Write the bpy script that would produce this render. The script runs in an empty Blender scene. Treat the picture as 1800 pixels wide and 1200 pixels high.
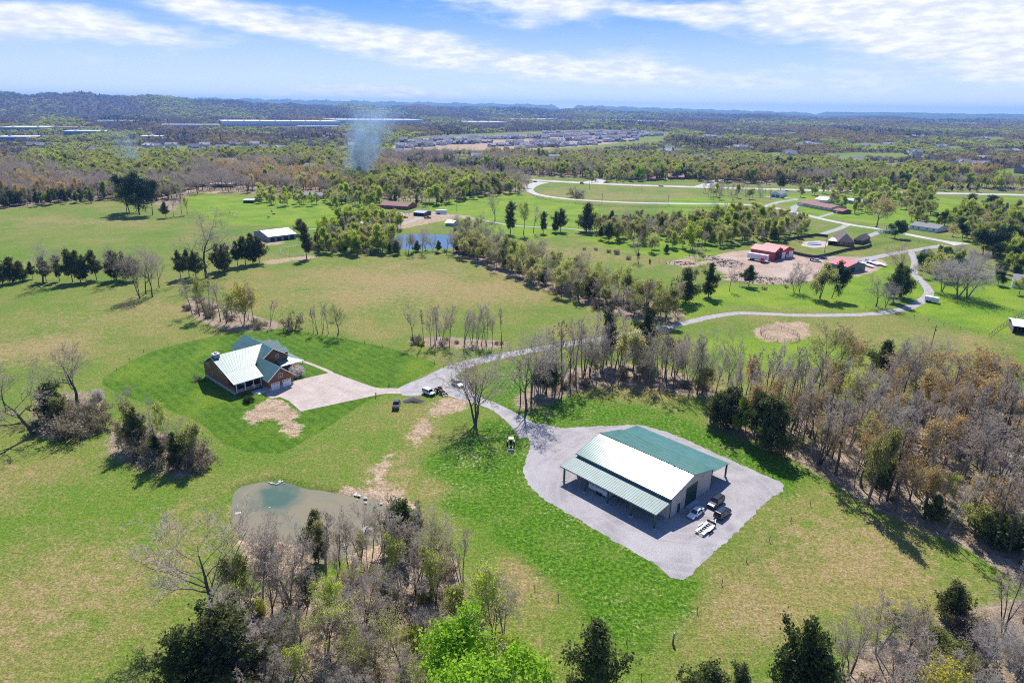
import bpy, math, random
import numpy as np
from mathutils import Vector, Matrix
SC = bpy.context.scene
COL = SC.collection
R = math.radians
DENOISE = False
# ------------------------------------------------------------------ camera, light, exposure
FPX, CAMH, ROLL = 1130.0, 80.0, R(0.8)
PITCH = math.atan(410 / FPX)
cp, sp, cr, sr = math.cos(PITCH), math.sin(PITCH), math.cos(ROLL), math.sin(ROLL)
cam = bpy.data.cameras.new("camera"); cam.sensor_width = 36; cam.lens = 36 * FPX / 1800
cam.clip_start = 1; cam.clip_end = 60000
co = bpy.data.objects.new("camera", cam); COL.objects.link(co); SC.camera = co
Rx = Vector((1, 0, 0)); Dn = Vector((0, -sp, -cp)); Fw = Vector((0, cp, -sp))
cR = cr * Rx - sr * Dn; cU = -(sr * Rx + cr * Dn)
m = Matrix((cR, cU, -Fw)).transposed().to_4x4(); m.translation = (0, 0, CAMH); co.matrix_world = m
SC.view_settings.view_transform = 'Standard'; SC.view_settings.look = 'None'
SC.view_settings.exposure = 0.5; SC.view_settings.gamma = 1
SC.render.engine = 'CYCLES'
cy = SC.cycles
cy.max_bounces = 5; cy.diffuse_bounces = 2; cy.glossy_bounces = 2; cy.transmission_bounces = 3; cy.volume_bounces = 0
cy.transparent_max_bounces = 6; cy.use_denoising = DENOISE
try: cy.denoiser = 'OPENIMAGEDENOISE'
except Exception: pass
cy.filter_width = 1.05
cy.caustics_reflective = cy.caustics_refractive = False
SUN_EL, SUN_AZ = 50, 1.5     # azimuth measured from straight ahead (+Y) towards +X
sl = bpy.data.lights.new("sun", 'SUN'); sl.energy = 4.8; sl.angle = R(0.5); sl.color = (1, .95, .87)
so = bpy.data.objects.new("sun", sl); COL.objects.link(so)
sd = Vector((math.sin(R(SUN_AZ)) * math.cos(R(SUN_EL)), math.cos(R(SUN_AZ)) * math.cos(R(SUN_EL)), math.sin(R(SUN_EL))))
so.rotation_euler = sd.to_track_quat('Z', 'Y').to_euler(); so.location = sd * 300

# ------------------------------------------------------------------ node helper
class NT:
    def __init__(s, tree): s.t = tree; s.n = tree.nodes; s.l = tree.links
    def __call__(s, typ, *ins, out=0, **props):
        nd = s.n.new(typ); kw = {}
        for k, v in props.items():
            if k.startswith('i_'): kw[k[2:]] = v
            else: setattr(nd, k, v)
        def put(sock, v):
            if hasattr(v, 'is_output') or isinstance(v, bpy.types.NodeSocket): s.l.new(v, sock)
            elif isinstance(v, bpy.types.Node): s.l.new(v.outputs[0], sock)
            else:
                try: sock.default_value = v
                except Exception: sock.default_value = tuple(v) + (1,)
        for k, v in enumerate(ins):
            if v is not None: put(nd.inputs[k], v)
        for k, v in kw.items(): put(nd.inputs[k.replace('_', ' ')], v)
        return nd
    def math(s, op, a, b=None, c=None, clamp=False):
        nd = s.n.new('ShaderNodeMath'); nd.operation = op; nd.use_clamp = clamp
        for k, v in enumerate((a, b, c)):
            if v is None: continue
            if isinstance(v, (int, float)): nd.inputs[k].default_value = v
            else: s.l.new(v if isinstance(v, bpy.types.NodeSocket) else v.outputs[0], nd.inputs[k])
        return nd.outputs[0]
    def mix(s, f, a, b, mode='MIX'):
        nd = s.n.new('ShaderNodeMix'); nd.data_type = 'RGBA'; nd.blend_type = mode
        for k, v in ((0, f), (6, a), (7, b)):
            if isinstance(v, (int, float)): nd.inputs[k].default_value = v
            elif isinstance(v, (tuple, list)): nd.inputs[k].default_value = tuple(v)[:3] + (1,)
            else: s.l.new(v if isinstance(v, bpy.types.NodeSocket) else v.outputs[0], nd.inputs[k])
        return nd.outputs[2]
    def noise(s, vec, scale, detail=3, rough=.55, dist=0.0):
        nd = s.n.new('ShaderNodeTexNoise'); nd.inputs['Scale'].default_value = scale
        nd.inputs['Detail'].default_value = detail; nd.inputs['Roughness'].default_value = rough
        nd.inputs['Distortion'].default_value = dist
        if vec is not None: s.l.new(vec, nd.inputs['Vector'])
        return nd.outputs[0]
    def ramp(s, f, lo, hi, a=0.0, b=1.0, smooth=True):
        nd = s.n.new('ShaderNodeMapRange'); nd.clamp = True
        nd.interpolation_type = 'SMOOTHSTEP' if smooth else 'LINEAR'
        s.l.new(f, nd.inputs[0])
        for k, v in zip((1, 2, 3, 4), (lo, hi, a, b)): nd.inputs[k].default_value = v
        return nd.outputs[0]

# ------------------------------------------------------------------ sky
W = bpy.data.worlds.new("World"); SC.world = W; W.use_nodes = True
n = NT(W.node_tree); n.n.clear()
sky = n('ShaderNodeTexSky', sky_type='NISHITA', sun_disc=False, sun_elevation=R(SUN_EL), sun_rotation=R(SUN_AZ),
        air_density=1.3, dust_density=0.3, ozone_density=5.0, altitude=200)
tc = n('ShaderNodeTexCoord').outputs['Generated']
xyz = n('ShaderNodeSeparateXYZ', tc)
X, Y, Z = xyz.outputs
az = n.math('MULTIPLY', n.math('ARCTAN2', X, Y), 57.2958)
el = n.math('MULTIPLY', n.math('ARCSINE', Z), 57.2958)
pos = n('ShaderNodeCombineXYZ', az, el, 0.0).outputs[0]
# soft cloud banks: (azimuth deg, elevation deg, half width, half height, tilt deg, strength)
BANKS = [(-22, 6.6, 13, 1.1, -9, .95), (-9, 4.5, 10, 1.3, -8, 1.0), (5, 3.0, 12, 1.2, -4, .9), (1, 8.0, 7.5, 1.7, -4, 1.0),
         (13, 7.2, 7, 1.0, -6, .9), (25, 6.9, 9, 2.8, -10, 1.35), (34, 5.2, 10, 3.2, -14, 1.35), (-34, 5.0, 13, 1.1, -2, .95),
         (-34, 8.8, 8, .5, 0, .6), (20, 2.2, 14, .9, 0, .45), (-10, 1.3, 10, .6, 0, .6),
         (-60, 8, 14, 3, 5, .8), (62, 7, 14, 3, -5, .9), (100, 15, 30, 5, 0, .7), (-110, 18, 30, 5, 0, .7), (180, 20, 40, 6, 0, .7), (0, 30, 40, 7, 0, .6)]
acc = None
warp = n.noise(n('ShaderNodeVectorMath', pos, (.12, .3, 1), operation='MULTIPLY').outputs[0], 1.0, 3)
wp = n('ShaderNodeCombineXYZ', n.math('MULTIPLY', n.math('SUBTRACT', warp, .5), 5), n.math('MULTIPLY', n.math('SUBTRACT', warp, .5), 2.6), 0.0).outputs[0]
posw = n('ShaderNodeVectorMath', pos, wp, operation='ADD').outputs[0]
for (a, e, wa, he, tl, stg) in BANKS:
    mp = n('ShaderNodeMapping', posw, vector_type='TEXTURE')
    mp.inputs['Location'].default_value = (a, e, 0); mp.inputs['Rotation'].default_value = (0, 0, R(tl)); mp.inputs['Scale'].default_value = (wa, he, 1)
    ln = n('ShaderNodeVectorMath', mp.outputs[0], operation='LENGTH').outputs['Value']
    g = n.ramp(ln, 0.15, 1.5, stg, 0)
    acc = g if acc is None else n.math('MAXIMUM', acc, g)
st = n('ShaderNodeVectorMath', pos, (.13, .75, 1), operation='MULTIPLY').outputs[0]
nz = n.noise(st, 1.0, 9, .62, .5)
st2 = n('ShaderNodeVectorMath', pos, (.33, 1.3, 1), operation='MULTIPLY').outputs[0]
nz2 = n.noise(st2, 1.0, 7, .6, .3)
cl = n.math('ADD', acc, n.math('MULTIPLY', n.math('SUBTRACT', nz, .5), 1.45))
cl = n.math('ADD', cl, n.math('MULTIPLY', n.math('SUBTRACT', nz2, .5), .6))
cm = n.ramp(cl, .02, 1.0)
grad = n.ramp(el, 0.0, 8.6, 0, 1, smooth=False)
blue = n.mix(grad, (.82, .93, 1.0), (.07, .31, .87))
lowfac = n.ramp(el, 12, 40, 0.9, 0.0)
base = n.mix(1.0, sky.outputs[0], (.072, .088, .125), 'MULTIPLY')
skyc = n.mix(lowfac, base, blue)
shade = n.ramp(n.noise(st2, 1.6, 5), .35, .65)
cloudc = n.mix(shade, (.74, .78, .88), (1.0, 1.0, 1.02))
skyc = n.mix(n.math('MULTIPLY', cm, .92), skyc, cloudc)
bg = n('ShaderNodeBackground', skyc, .80)
n.l.new(bg.outputs[0], n('ShaderNodeOutputWorld').inputs[0])
W.cycles.sampling_method = 'MANUAL'; W.cycles.sample_map_resolution = 512

# ------------------------------------------------------------------ picture -> ground helpers
def P(px, py, z=0.0):
    """ground point (metres) that the photograph shows at pixel px,py (1800x1200)"""
    u, v = px - 900, py - 600
    u, v = u * cr + v * sr, -u * sr + v * cr
    x, d = u / FPX, v / FPX
    dn = cp * d + sp; fw = cp - sp * d
    t = (CAMH - z) / dn
    return (x * t, fw * t)
def PP(lst): return [P(*q) for q in lst]
def scale_at(y): return FPX / (y * cp + CAMH * sp)       # pixels of the 1800 px photo per metre

# ------------------------------------------------------------------ objects helpers
def tag(o, label=None, cat=None, group=None, kind=None):
    if label: o['label'] = label
    if cat: o['category'] = cat
    if group: o['group'] = group
    if kind: o['kind'] = kind
    return o
class MB:
    def __init__(s): s.v = []; s.f = []; s.m = []
    def add(s, vs, fs, mi=0):
        b = len(s.v); s.v += [tuple(q) for q in vs]; s.f += [tuple(i + b for i in q) for q in fs]; s.m += [mi] * len(fs); return s
    def box(s, x0, y0, z0, x1, y1, z1, mi=0, rz=0, c=None):
        vs = [(x, y, z) for z in (z0, z1) for x, y in ((x0, y0), (x1, y0), (x1, y1), (x0, y1))]
        if rz:
            cx, cy_ = c if c else ((x0 + x1) / 2, (y0 + y1) / 2); a, b = math.cos(rz), math.sin(rz)
            vs = [(cx + (x - cx) * a - (y - cy_) * b, cy_ + (x - cx) * b + (y - cy_) * a, z) for x, y, z in vs]
        return s.add(vs, [(3, 2, 1, 0), (4, 5, 6, 7), (0, 1, 5, 4), (1, 2, 6, 5), (2, 3, 7, 6), (3, 0, 4, 7)], mi)
    def poly(s, pts, th=0.0, mi=0, down=(0, 0, -1)):
        """flat polygon given thickness th along down"""
        k = len(pts)
        if not th: return s.add(pts, [tuple(range(k))], mi)
        d = Vector(down) * th
        vs = [tuple(q) for q in pts] + [tuple(Vector(q) + d) for q in pts]
        return s.add(vs, [tuple(range(k)), tuple(range(2 * k - 1, k - 1, -1))] + [(i, k + i, k + (i + 1) % k, (i + 1) % k) for i in range(k)], mi)
    def tube(s, a, b, r0, r1=None, k=6, mi=0, caps=True):
        r1 = r0 if r1 is None else r1; a, b = Vector(a), Vector(b); d = (b - a)
        if d.length < 1e-6: return s
        d.normalize(); u = d.orthogonal().normalized(); w = d.cross(u); vs = []
        for c, r in ((a, r0), (b, r1)):
            for i in range(k):
                t = 2 * math.pi * i / k; vs.append(tuple(c + (u * math.cos(t) + w * math.sin(t)) * r))
        fs = [(i, (i + 1) % k, k + (i + 1) % k, k + i) for i in range(k)]
        if caps: fs += [tuple(range(k - 1, -1, -1)), tuple(range(k, 2 * k))]
        return s.add(vs, fs, mi)
    def prism(s, prof, y0, y1, mi=0, shrink=None):
        """profile in x,z extruded from y0 to y1"""
        k = len(prof); vs = [(x, y0, z) for x, z in prof] + [(x, y1, z) for x, z in prof]
        return s.add(vs, [tuple(range(k)), tuple(range(2 * k - 1, k - 1, -1))] + [(i, k + i, k + (i + 1) % k, (i + 1) % k) for i in range(k)], mi)
    def mesh(s, name, mats, smooth=False):
        me = bpy.data.meshes.new(name); me.from_pydata(s.v, [], s.f)
        for mt in (mats if isinstance(mats, (list, tuple)) else [mats]): me.materials.append(mt)
        if any(s.m): me.polygons.foreach_set('material_index', s.m)
        if smooth: me.polygons.foreach_set('use_smooth', [True] * len(s.f))
        me.update(); return me
    def build(s, name, mats, parent=None, smooth=False, loc=None, rz=0):
        o = bpy.data.objects.new(name, s.mesh(name, mats, smooth)); COL.objects.link(o)
        if parent: o.parent = parent
        if loc is not None: o.location = tuple(loc) if len(loc) == 3 else (loc[0], loc[1], 0)
        if rz: o.rotation_euler.z = rz
        return o
def thing(name, loc, rz=0, label=None, cat=None, group=None):
    o = bpy.data.objects.new(name, None); COL.objects.link(o); o.empty_display_size = .5
    o.location = tuple(loc) if len(loc) == 3 else (loc[0], loc[1], 0); o.rotation_euler.z = rz
    return tag(o, label, cat, group)
def kids(o): return [c for c in list(COL.objects) if c.parent == o]
def copy_tree(o, chl, loc, rz, label=None, cat=None, group=None, scale=None):
    """chl: list of (child, [grandchildren])"""
    r = o.copy(); COL.objects.link(r); r.location = tuple(loc) if len(loc) == 3 else (loc[0], loc[1], 0); r.rotation_euler.z = rz
    if scale: r.scale = scale
    if label: r['label'] = label
    if group: r['group'] = group
    for ch, gr in chl:
        c = ch.copy(); COL.objects.link(c); c.parent = r
        for g in gr:
            d = g.copy(); COL.objects.link(d); d.parent = c
    return r

# ------------------------------------------------------------------ materials
MATS = {}
def mat(name, col, rough=.8, metal=0.0, var=0.0, nscale=2.0, namt=0.25, rnd=0.0, spec=.5, bump=0.0, coat=0.0, emit=None):
    if name in MATS: return MATS[name]
    mm = bpy.data.materials.new(name); mm.use_nodes = True; n = NT(mm.node_tree)
    b = n.n['Principled BSDF']; b.inputs['Roughness'].default_value = rough; b.inputs['Metallic'].default_value = metal
    b.inputs['Specular IOR Level'].default_value = spec; b.inputs['Coat Weight'].default_value = coat
    tc = n('ShaderNodeTexCoord').outputs['Object']
    nz = n.noise(tc, nscale, 5, .6)
    k = n.ramp(nz, .3, .7, 1 - namt, 1 + namt)
    if rnd:
        oi = n('ShaderNodeObjectInfo').outputs['Random']
        k = n.math('MULTIPLY', k, n.ramp(oi, 0, 1, 1 - rnd, 1 + rnd, smooth=False))
    c = n('ShaderNodeVectorMath', tuple(col), operation='SCALE'); n.l.new(k, c.inputs['Scale'])
    n.l.new(c.outputs[0], b.inputs['Base Color'])
    if bump:
        bp = n('ShaderNodeBump', i_Height=nz, i_Strength=bump); n.l.new(bp.outputs[0], b.inputs['Normal'])
    MATS[name] = mm; return mm
def leafmat(name, cols, transl=.35, rnd=.3, nscale=.45):
    """foliage: colour drifts from clump to clump and tree to tree"""
    if name in MATS: return MATS[name]
    mm = bpy.data.materials.new(name); mm.use_nodes = True; n = NT(mm.node_tree); b = n.n['Principled BSDF']; out = n.n['Material Output']
    tc = n('ShaderNodeTexCoord').outputs['Object']; oi = n('ShaderNodeObjectInfo').outputs['Random']
    gi = n('ShaderNodeNewGeometry').outputs['Random Per Island']
    nz = n.noise(tc, nscale, 3)
    f = n.ramp(n.math('ADD', n.math('MULTIPLY', gi, .5), nz), .35, 1.15)
    c = n.mix(f, cols[0], cols[1])
    if len(cols) > 2: c = n.mix(n.ramp(oi, 0, 1, 0, 1, smooth=False), c, n.mix(f, cols[2], cols[3] if len(cols) > 3 else cols[1]))
    k = n.ramp(n.math('FRACT', n.math('MULTIPLY', oi, 7.13)), 0, 1, 1 - rnd, 1 + rnd, smooth=False)
    s = n('ShaderNodeVectorMath', c, operation='SCALE'); n.l.new(k, s.inputs['Scale'])
    n.l.new(s.outputs[0], b.inputs['Base Color']); b.inputs['Roughness'].default_value = .75; b.inputs['Specular IOR Level'].default_value = .2
    tr = n('ShaderNodeBsdfTranslucent'); n.l.new(s.outputs[0], tr.inputs[0])
    mx = n('ShaderNodeMixShader'); mx.inputs[0].default_value = transl; n.l.new(b.outputs[0], mx.inputs[1]); n.l.new(tr.outputs[0], mx.inputs[2])
    n.l.new(mx.outputs[0], out.inputs[0]); MATS[name] = mm; return mm
BARK = mat('bark', (.105, .085, .07), .9, nscale=4, namt=.4, rnd=.25)
BARKG = mat('bark_grey', (.26, .23, .20), .9, nscale=4, namt=.4, rnd=.2)
def twigmat(name, a, b_, rnd=.2): return leafmat(name, (a, b_), .42, rnd, .3)
TWIG = twigmat('twigs', (.36, .30, .23), (.54, .46, .37))
TWIGP = twigmat('twigs_purple', (.42, .35, .29), (.60, .52, .44))
L_GREEN = leafmat('leaf_spring', ((.29, .38, .03), (.52, .62, .06), (.40, .42, .07), (.60, .63, .13)), .55)
L_LIME = leafmat('leaf_lime', ((.22, .40, .02), (.38, .60, .04)), .5, .15)
L_OLIVE = leafmat('leaf_olive', ((.29, .31, .08), (.47, .49, .13), (.35, .32, .12), (.54, .50, .20)), .52)
L_CEDAR = leafmat('leaf_cedar', ((.05, .08, .022), (.14, .18, .045), (.08, .10, .03), (.20, .21, .07)), .42)
L_ORANGE = leafmat('leaf_orange', ((.50, .32, .10), (.68, .47, .15), (.48, .37, .15), (.64, .52, .22)), .5, .2)
L_YELLOW = leafmat('leaf_yellow', ((.48, .44, .05), (.64, .58, .09)), .5, .1)
L_BRAM = leafmat('leaf_bramble', ((.20, .155, .12), (.36, .28, .23), (.22, .21, .09), (.38, .34, .19)), .4, .25)
L_BLOS = leafmat('leaf_blossom', ((.55, .48, .42), (.8, .76, .7)), .3, .1)
# ------------------------------------------------------------------ terrain
def sstep(t): t = np.clip(t, 0, 1); return t * t * (3 - 2 * t)
def sdist(px, py, poly):
    """signed distance (inside positive) of points to a polygon, numpy"""
    poly = np.array(poly); n_ = len(poly); d = np.full(px.shape, 1e9); ins = np.zeros(px.shape, bool)
    for i in range(n_):
        ax, ay = poly[i]; bx, by = poly[(i + 1) % n_]; ex, ey = bx - ax, by - ay
        t = np.clip(((px - ax) * ex + (py - ay) * ey) / (ex * ex + ey * ey + 1e-9), 0, 1)
        d = np.minimum(d, np.hypot(px - ax - t * ex, py - ay - t * ey))
        if ay != by: ins ^= ((ay > py) != (by > py)) & (px < ex * (py - ay) / (ey + 1e-12) + ax)
    return np.where(ins, d, -d)
def smooth_loop(pts, step=2.0, closed=True):
    """catmull-rom through points"""
    out = []; k = len(pts)
    rng = range(k) if closed else range(k - 1)
    for i in rng:
        if closed: p = [pts[(i + j) % k] for j in (-1, 0, 1, 2)]
        else: p = [pts[max(0, i - 1)], pts[i], pts[i + 1], pts[min(k - 1, i + 2)]]
        L = math.dist(p[1][:2], p[2][:2]); ns = max(1, int(L / step))
        for q in range(ns):
            t = q / ns
            out.append(tuple(.5 * (2 * b + (c - a) * t + (2 * a - 5 * b + 4 * c - d) * t * t + (-a + 3 * b - 3 * c + d) * t ** 3) for a, b, c, d in zip(*p)))
    if not closed: out.append(tuple(pts[-1]))
    return out
POND = smooth_loop(PP([(415, 862), (440, 850), (478, 845), (505, 848), (535, 858), (570, 862), (605, 870), (640, 873), (668, 885), (682, 905), (684, 930), (668, 950), (635, 962), (600, 972), (568, 985), (545, 968), (520, 952), (480, 945), (445, 948), (425, 940), (413, 905)]), 1.5)
POND2 = smooth_loop(PP([(694, 436), (692, 418), (715, 411), (760, 411), (800, 413), (824, 420), (822, 430), (790, 435), (740, 437)]), 3)
POND3 = smooth_loop(PP([(590, 345), (598, 322), (608, 322), (606, 345)]), 3)
def terrain(x, y):
    r = np.hypot(x, y); az = np.degrees(np.arctan2(x, y)); z = np.zeros_like(r)
    z += sstep((r - 4300) / 4000) * 62 * sstep((30 - az) / 34) * (1 + .12 * np.sin(az * 1.3) + .08 * np.sin(az * 3.1 + 1))
    z += 84 * sstep((r - 4300) / 1900) * sstep((8300 - r) / 1500) * sstep((-12 - az) / 20) * (1 + .07 * np.sin(az * 1.1) + .03 * np.sin(az * 2.7))
    z += 10 * sstep((r - 7000) / 3000) * np.sin(az * .9 + 2)
    z += 26 * sstep((r - 7600) / 900) * sstep((9800 - r) / 900) * np.exp(-((az - 29) / 2.0) ** 2)
    for pl, dep, wd in ((POND, 1.5, 5.0), (POND2, 1.6, 7.0), (POND3, 1.6, 7.0)):
        a = np.array(pl); msk = (x > a[:, 0].min() - 9) & (x < a[:, 0].max() + 9) & (y > a[:, 1].min() - 9) & (y < a[:, 1].max() + 9)
        if msk.any(): z[msk] -= dep * sstep((sdist(x[msk], y[msk], pl) + 2.2) / wd)
    return z
azs = np.concatenate([np.arange(-180, -58, 4.0), np.arange(-58, 58, 0.3), np.arange(58, 180, 4.0)])
rad = [6.0, 14.0, 24.0, 34.0]; rr = 42.0
while rr < 14500: rad.append(rr); rr *= (1.0065 if rr < 900 else 1.012)
rad = np.array(rad)
A, Rr = np.meshgrid(np.radians(azs), rad); gx = (Rr * np.sin(A)).ravel(); gy = (Rr * np.cos(A)).ravel()
gz = terrain(gx, gy)
def mask(polys, soft, pxl=True):
    """1 inside, 0 outside, 0.5 at the edge; soft = width of the edge in metres"""
    out = np.zeros_like(gx)
    for p in polys:
        pl = PP(p) if pxl else p
        if len(pl) > 3: pl = smooth_loop(pl, 4)
        a = np.array(pl); s = soft * 2
        q = (gx > a[:, 0].min() - s) & (gx < a[:, 0].max() + s) & (gy > a[:, 1].min() - s) & (gy < a[:, 1].max() + s)
        if q.any(): out[q] = np.maximum(out[q], np.clip(.5 + sdist(gx[q], gy[q], pl) / (2 * soft), 0, 1))
    return out
def blob(lst):
    out = np.zeros_like(gx)
    for (px, py, wx, wy, s) in lst:
        x0, y0 = P(px, py); w = abs(P(px + wx, py)[0] - x0); h = abs(P(px, py - wy)[1] - P(px, py + wy)[1]) / 2
        out = np.maximum(out, s * np.exp(-(((gx - x0) / w) ** 2 + ((gy - y0) / h) ** 2)))
    return out
HOUSELAWN = [(178, 672), (215, 643), (270, 617), (340, 598), (420, 583), (500, 578), (560, 588), (640, 602), (700, 616), (768, 640), (735, 662), (700, 685), (650, 702), (620, 722), (585, 745), (540, 772), (492, 797), (440, 795), (390, 778), (355, 745), (300, 722), (235, 702)]
BARNLUSH = [[(730, 815), (770, 785), (820, 772), (850, 735), (880, 735), (935, 765), (950, 800), (1000, 880), (1190, 1000), (1225, 1000), (1245, 1030), (1200, 1080), (1160, 1125), (1118, 1162), (1080, 1150), (1020, 1085), (985, 1040), (930, 990), (860, 965), (830, 930), (765, 885), (800, 860), (745, 825)],
            [(850, 700), (880, 690), (960, 690), (1050, 705), (1130, 715), (1200, 735), (1290, 775), (1400, 822), (1425, 838), (1372, 870), (1340, 850), (1180, 775), (1060, 760), (960, 748), (900, 735)],
            [(850, 655), (900, 640), (960, 640), (985, 660), (960, 700), (900, 700), (870, 680)]]
DIRT = [[(425, 735), (450, 712), (480, 700), (505, 712), (530, 727), (515, 738), (470, 738), (440, 748)], [(490, 738), (512, 735), (530, 755), (515, 765), (500, 757)],
        [(650, 850), (668, 838), (690, 855), (705, 872), (730, 890), (700, 895), (680, 880)], [(600, 860), (640, 858), (690, 880), (720, 905), (690, 915), (640, 880)],
        [(655, 830), (672, 805), (700, 790), (690, 810), (668, 840)],
        [(720, 765), (735, 742), (765, 738), (765, 752), (735, 775), (725, 795)], [(755, 735), (765, 705), (800, 700), (830, 705), (815, 722), (780, 730)],
        [(600, 980), (640, 960), (720, 955), (730, 985), (640, 1000)], [(400, 1060), (460, 1035), (520, 1025), (525, 1045), (450, 1062)],
        [(425, 945), (470, 942), (525, 952), (560, 985), (530, 1012), (470, 1022), (432, 1000)],
        [(1322, 585), (1335, 574), (1370, 568), (1410, 565), (1422, 578), (1415, 595), (1380, 603), (1345, 600)],
        [(465, 460), (500, 454), (560, 448), (560, 452), (510, 459), (475, 465)], [(452, 425), (470, 418), (500, 424), (485, 430), (460, 430)],
        [(690, 261), (760, 243), (900, 238), (1050, 234), (1120, 237), (1090, 250), (990, 260), (860, 264)], [(1185, 458), (1215, 455), (1235, 465), (1200, 470)], [(1290, 398), (1330, 396), (1350, 405), (1310, 412)],
        [(300, 338), (320, 335), (400, 336), (380, 340)],
        [(680, 385), (740, 372), (790, 376), (830, 380), (790, 385), (700, 402)]]
YARD = [[(1250, 456), (1275, 445), (1320, 440), (1400, 447), (1460, 450), (1530, 452), (1560, 462), (1535, 476), (1490, 488), (1440, 492), (1385, 498), (1330, 497), (1285, 487), (1258, 472)]]
BRIGHT = [[(330, 340), (420, 345), (560, 350), (640, 380), (560, 400), (450, 395), (390, 392), (335, 375)], [(560, 352), (640, 345), (660, 380), (600, 395)],
          [(1030, 410), (1200, 415), (1260, 430), (1250, 455), (1150, 450), (1050, 430)], [(1180, 520), (1300, 500), (1500, 505), (1560, 530), (1500, 548), (1300, 540), (1200, 560)],
          [(1610, 500), (1700, 495), (1800, 510), (1800, 560), (1740, 590), (1640, 560), (1590, 545)], [(1420, 475), (1560, 465), (1600, 490), (1500, 520), (1420, 510)],
          [(1180, 350), (1280, 350), (1300, 395), (1180, 390)], [(1380, 345), (1560, 345), (1700, 350), (1800, 350), (1800, 400), (1660, 400), (1560, 395), (1420, 375)],
          [(1340, 590), (1500, 600), (1520, 640), (1400, 650), (1280, 640), (1220, 600), (1300, 585)],
          [(760, 350), (880, 340), (980, 350), (1060, 370), (1060, 400), (930, 420), (830, 400), (760, 385)]]
BROWNB = [(690, 500, 170, 45, .9), (860, 510, 130, 25, .8), (60, 610, 130, 40, .8), (180, 560, 140, 25, .5), (100, 1050, 160, 130, .7), (60, 830, 120, 50, .35), (1500, 970, 160, 90, .85), (1330, 1080, 90, 60, .9), (1620, 1010, 120, 60, .5),
          (1150, 680, 160, 20, .7), (700, 830, 45, 60, .75), (740, 760, 30, 40, .8), (120, 388, 160, 8, .6), (250, 540, 120, 20, .5), (930, 1010, 60, 60, .7), (1000, 445, 140, 14, .6), (1100, 345, 140, 8, .6), (1480, 590, 160, 22, .5), (1680, 600, 120, 20, .4),
          (600, 480, 90, 20, .6), (1380, 990, 90, 60, .6), (330, 920, 70, 60, .4), (880, 1060, 60, 60, .55), (780, 860, 60, 40, .5), (450, 340, 200, 6, .3)]
WOODS_NEAR = {   # ground polygons under trees (litter and brush)
    'right': [(1243, 742), (1330, 776), (1420, 822), (1510, 878), (1600, 922), (1700, 965), (1830, 1035), (1880, 900), (1850, 700), (1700, 700), (1600, 725), (1500, 715), (1400, 700), (1290, 712)],
    'bottom': [(385, 1110), (450, 1062), (545, 1035), (610, 1000), (665, 965), (740, 945), (800, 985), (830, 1060), (880, 1150), (960, 1300), (300, 1300), (330, 1180)],
    'bottomright': [(1450, 1200), (1520, 1130), (1620, 1110), (1700, 1070), (1830, 1060), (1850, 1300), (1380, 1300)],
    'centre': [(905, 700), (985, 655), (1060, 640), (1160, 645), (1250, 680), (1245, 700), (1130, 680), (1040, 680), (960, 712), (920, 722)],
    'row': [(715, 600), (760, 592), (890, 600), (885, 612), (800, 612), (730, 608)],
    'hedge': [(790, 442), (830, 440), (900, 458), (1000, 488), (1100, 520), (1190, 540), (1195, 568), (1120, 565), (1030, 535), (930, 500), (850, 470)],
    'leftclump': [(60, 755), (70, 700), (150, 690), (185, 720), (165, 765), (110, 775)],
    'leftclump2': [(190, 790), (205, 740), (250, 745), (330, 780), (365, 815), (340, 835), (260, 825)],
    'brush': [(325, 545), (340, 520), (400, 540), (450, 555), (500, 572), (450, 582), (380, 575)],
}
NEARLIM = 330.0
lush = mask([HOUSELAWN], 2.2) ; lush2 = mask(BARNLUSH, 6)
dirt = np.maximum(mask(DIRT, 5), mask(YARD, 5)); yard = mask(YARD, 6)
pondring = np.maximum(mask([POND], 2.0, False), mask([POND2, POND3], 2, False))
bright = mask(BRIGHT, 12); brown = blob(BROWNB)
litter = mask(list(WOODS_NEAR.values()), 3.0)
# far country: wooded floor with open fields
FAROPEN = [[(-700, 420), (-200, 372), (0, 367), (150, 352), (260, 356), (300, 372), (330, 345), (380, 338), (560, 345), (640, 350), (760, 352), (830, 345), (935, 333), (925, 322), (860, 313), (700, 300), (640, 290), (640, 283), (760, 296), (900, 308), (1000, 312), (1260, 322), (1400, 325), (1800, 336), (2600, 345), (2600, 2000), (-900, 2000)],
           [(1440, 272), (1500, 268), (1620, 270), (1640, 280), (1560, 284), (1460, 283)], [(230, 262), (300, 256), (470, 258), (470, 265), (330, 268), (240, 268)],
           [(670, 266), (740, 240), (900, 233), (1050, 228), (1180, 233), (1160, 256), (1010, 271), (860, 276)], [(740, 296), (770, 292), (800, 297), (770, 300)],
           [(1620, 312), (1800, 312), (1900, 320), (1900, 330), (1640, 326)], [(1120, 318), (1220, 314), (1230, 324), (1130, 324)]]
FCR = random.Random(8); FARCL = [(60, 262, 30), (150, 272, 26), (330, 275, 30), (480, 262, 24), (545, 268, 22), (610, 262, 26), (700, 276, 26), (820, 283, 30), (960, 285, 26), (1080, 283, 22), (1170, 268, 30), (1230, 284, 34), (1300, 262, 30), (1370, 276, 40), (1420, 256, 30), (1530, 258, 40), (1560, 296, 40), (1660, 262, 34), (1700, 292, 44), (1770, 268, 36), (1250, 243, 24), (1380, 238, 30), (1600, 243, 40), (1740, 246, 40), (400, 290, 30), (120, 300, 28), (20, 285, 26), (520, 305, 34), (1490, 290, 30), (1790, 305, 40), (860, 268, 24)]
for px_, py_, w_ in FARCL: FAROPEN.append([(px_ + w_ * math.cos(t) * FCR.uniform(.7, 1.2), py_ + (4.5 + (py_ - 230) * .07) * math.sin(t) * FCR.uniform(.7, 1.2)) for t in np.arange(0, 6.2, .9)])
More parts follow.
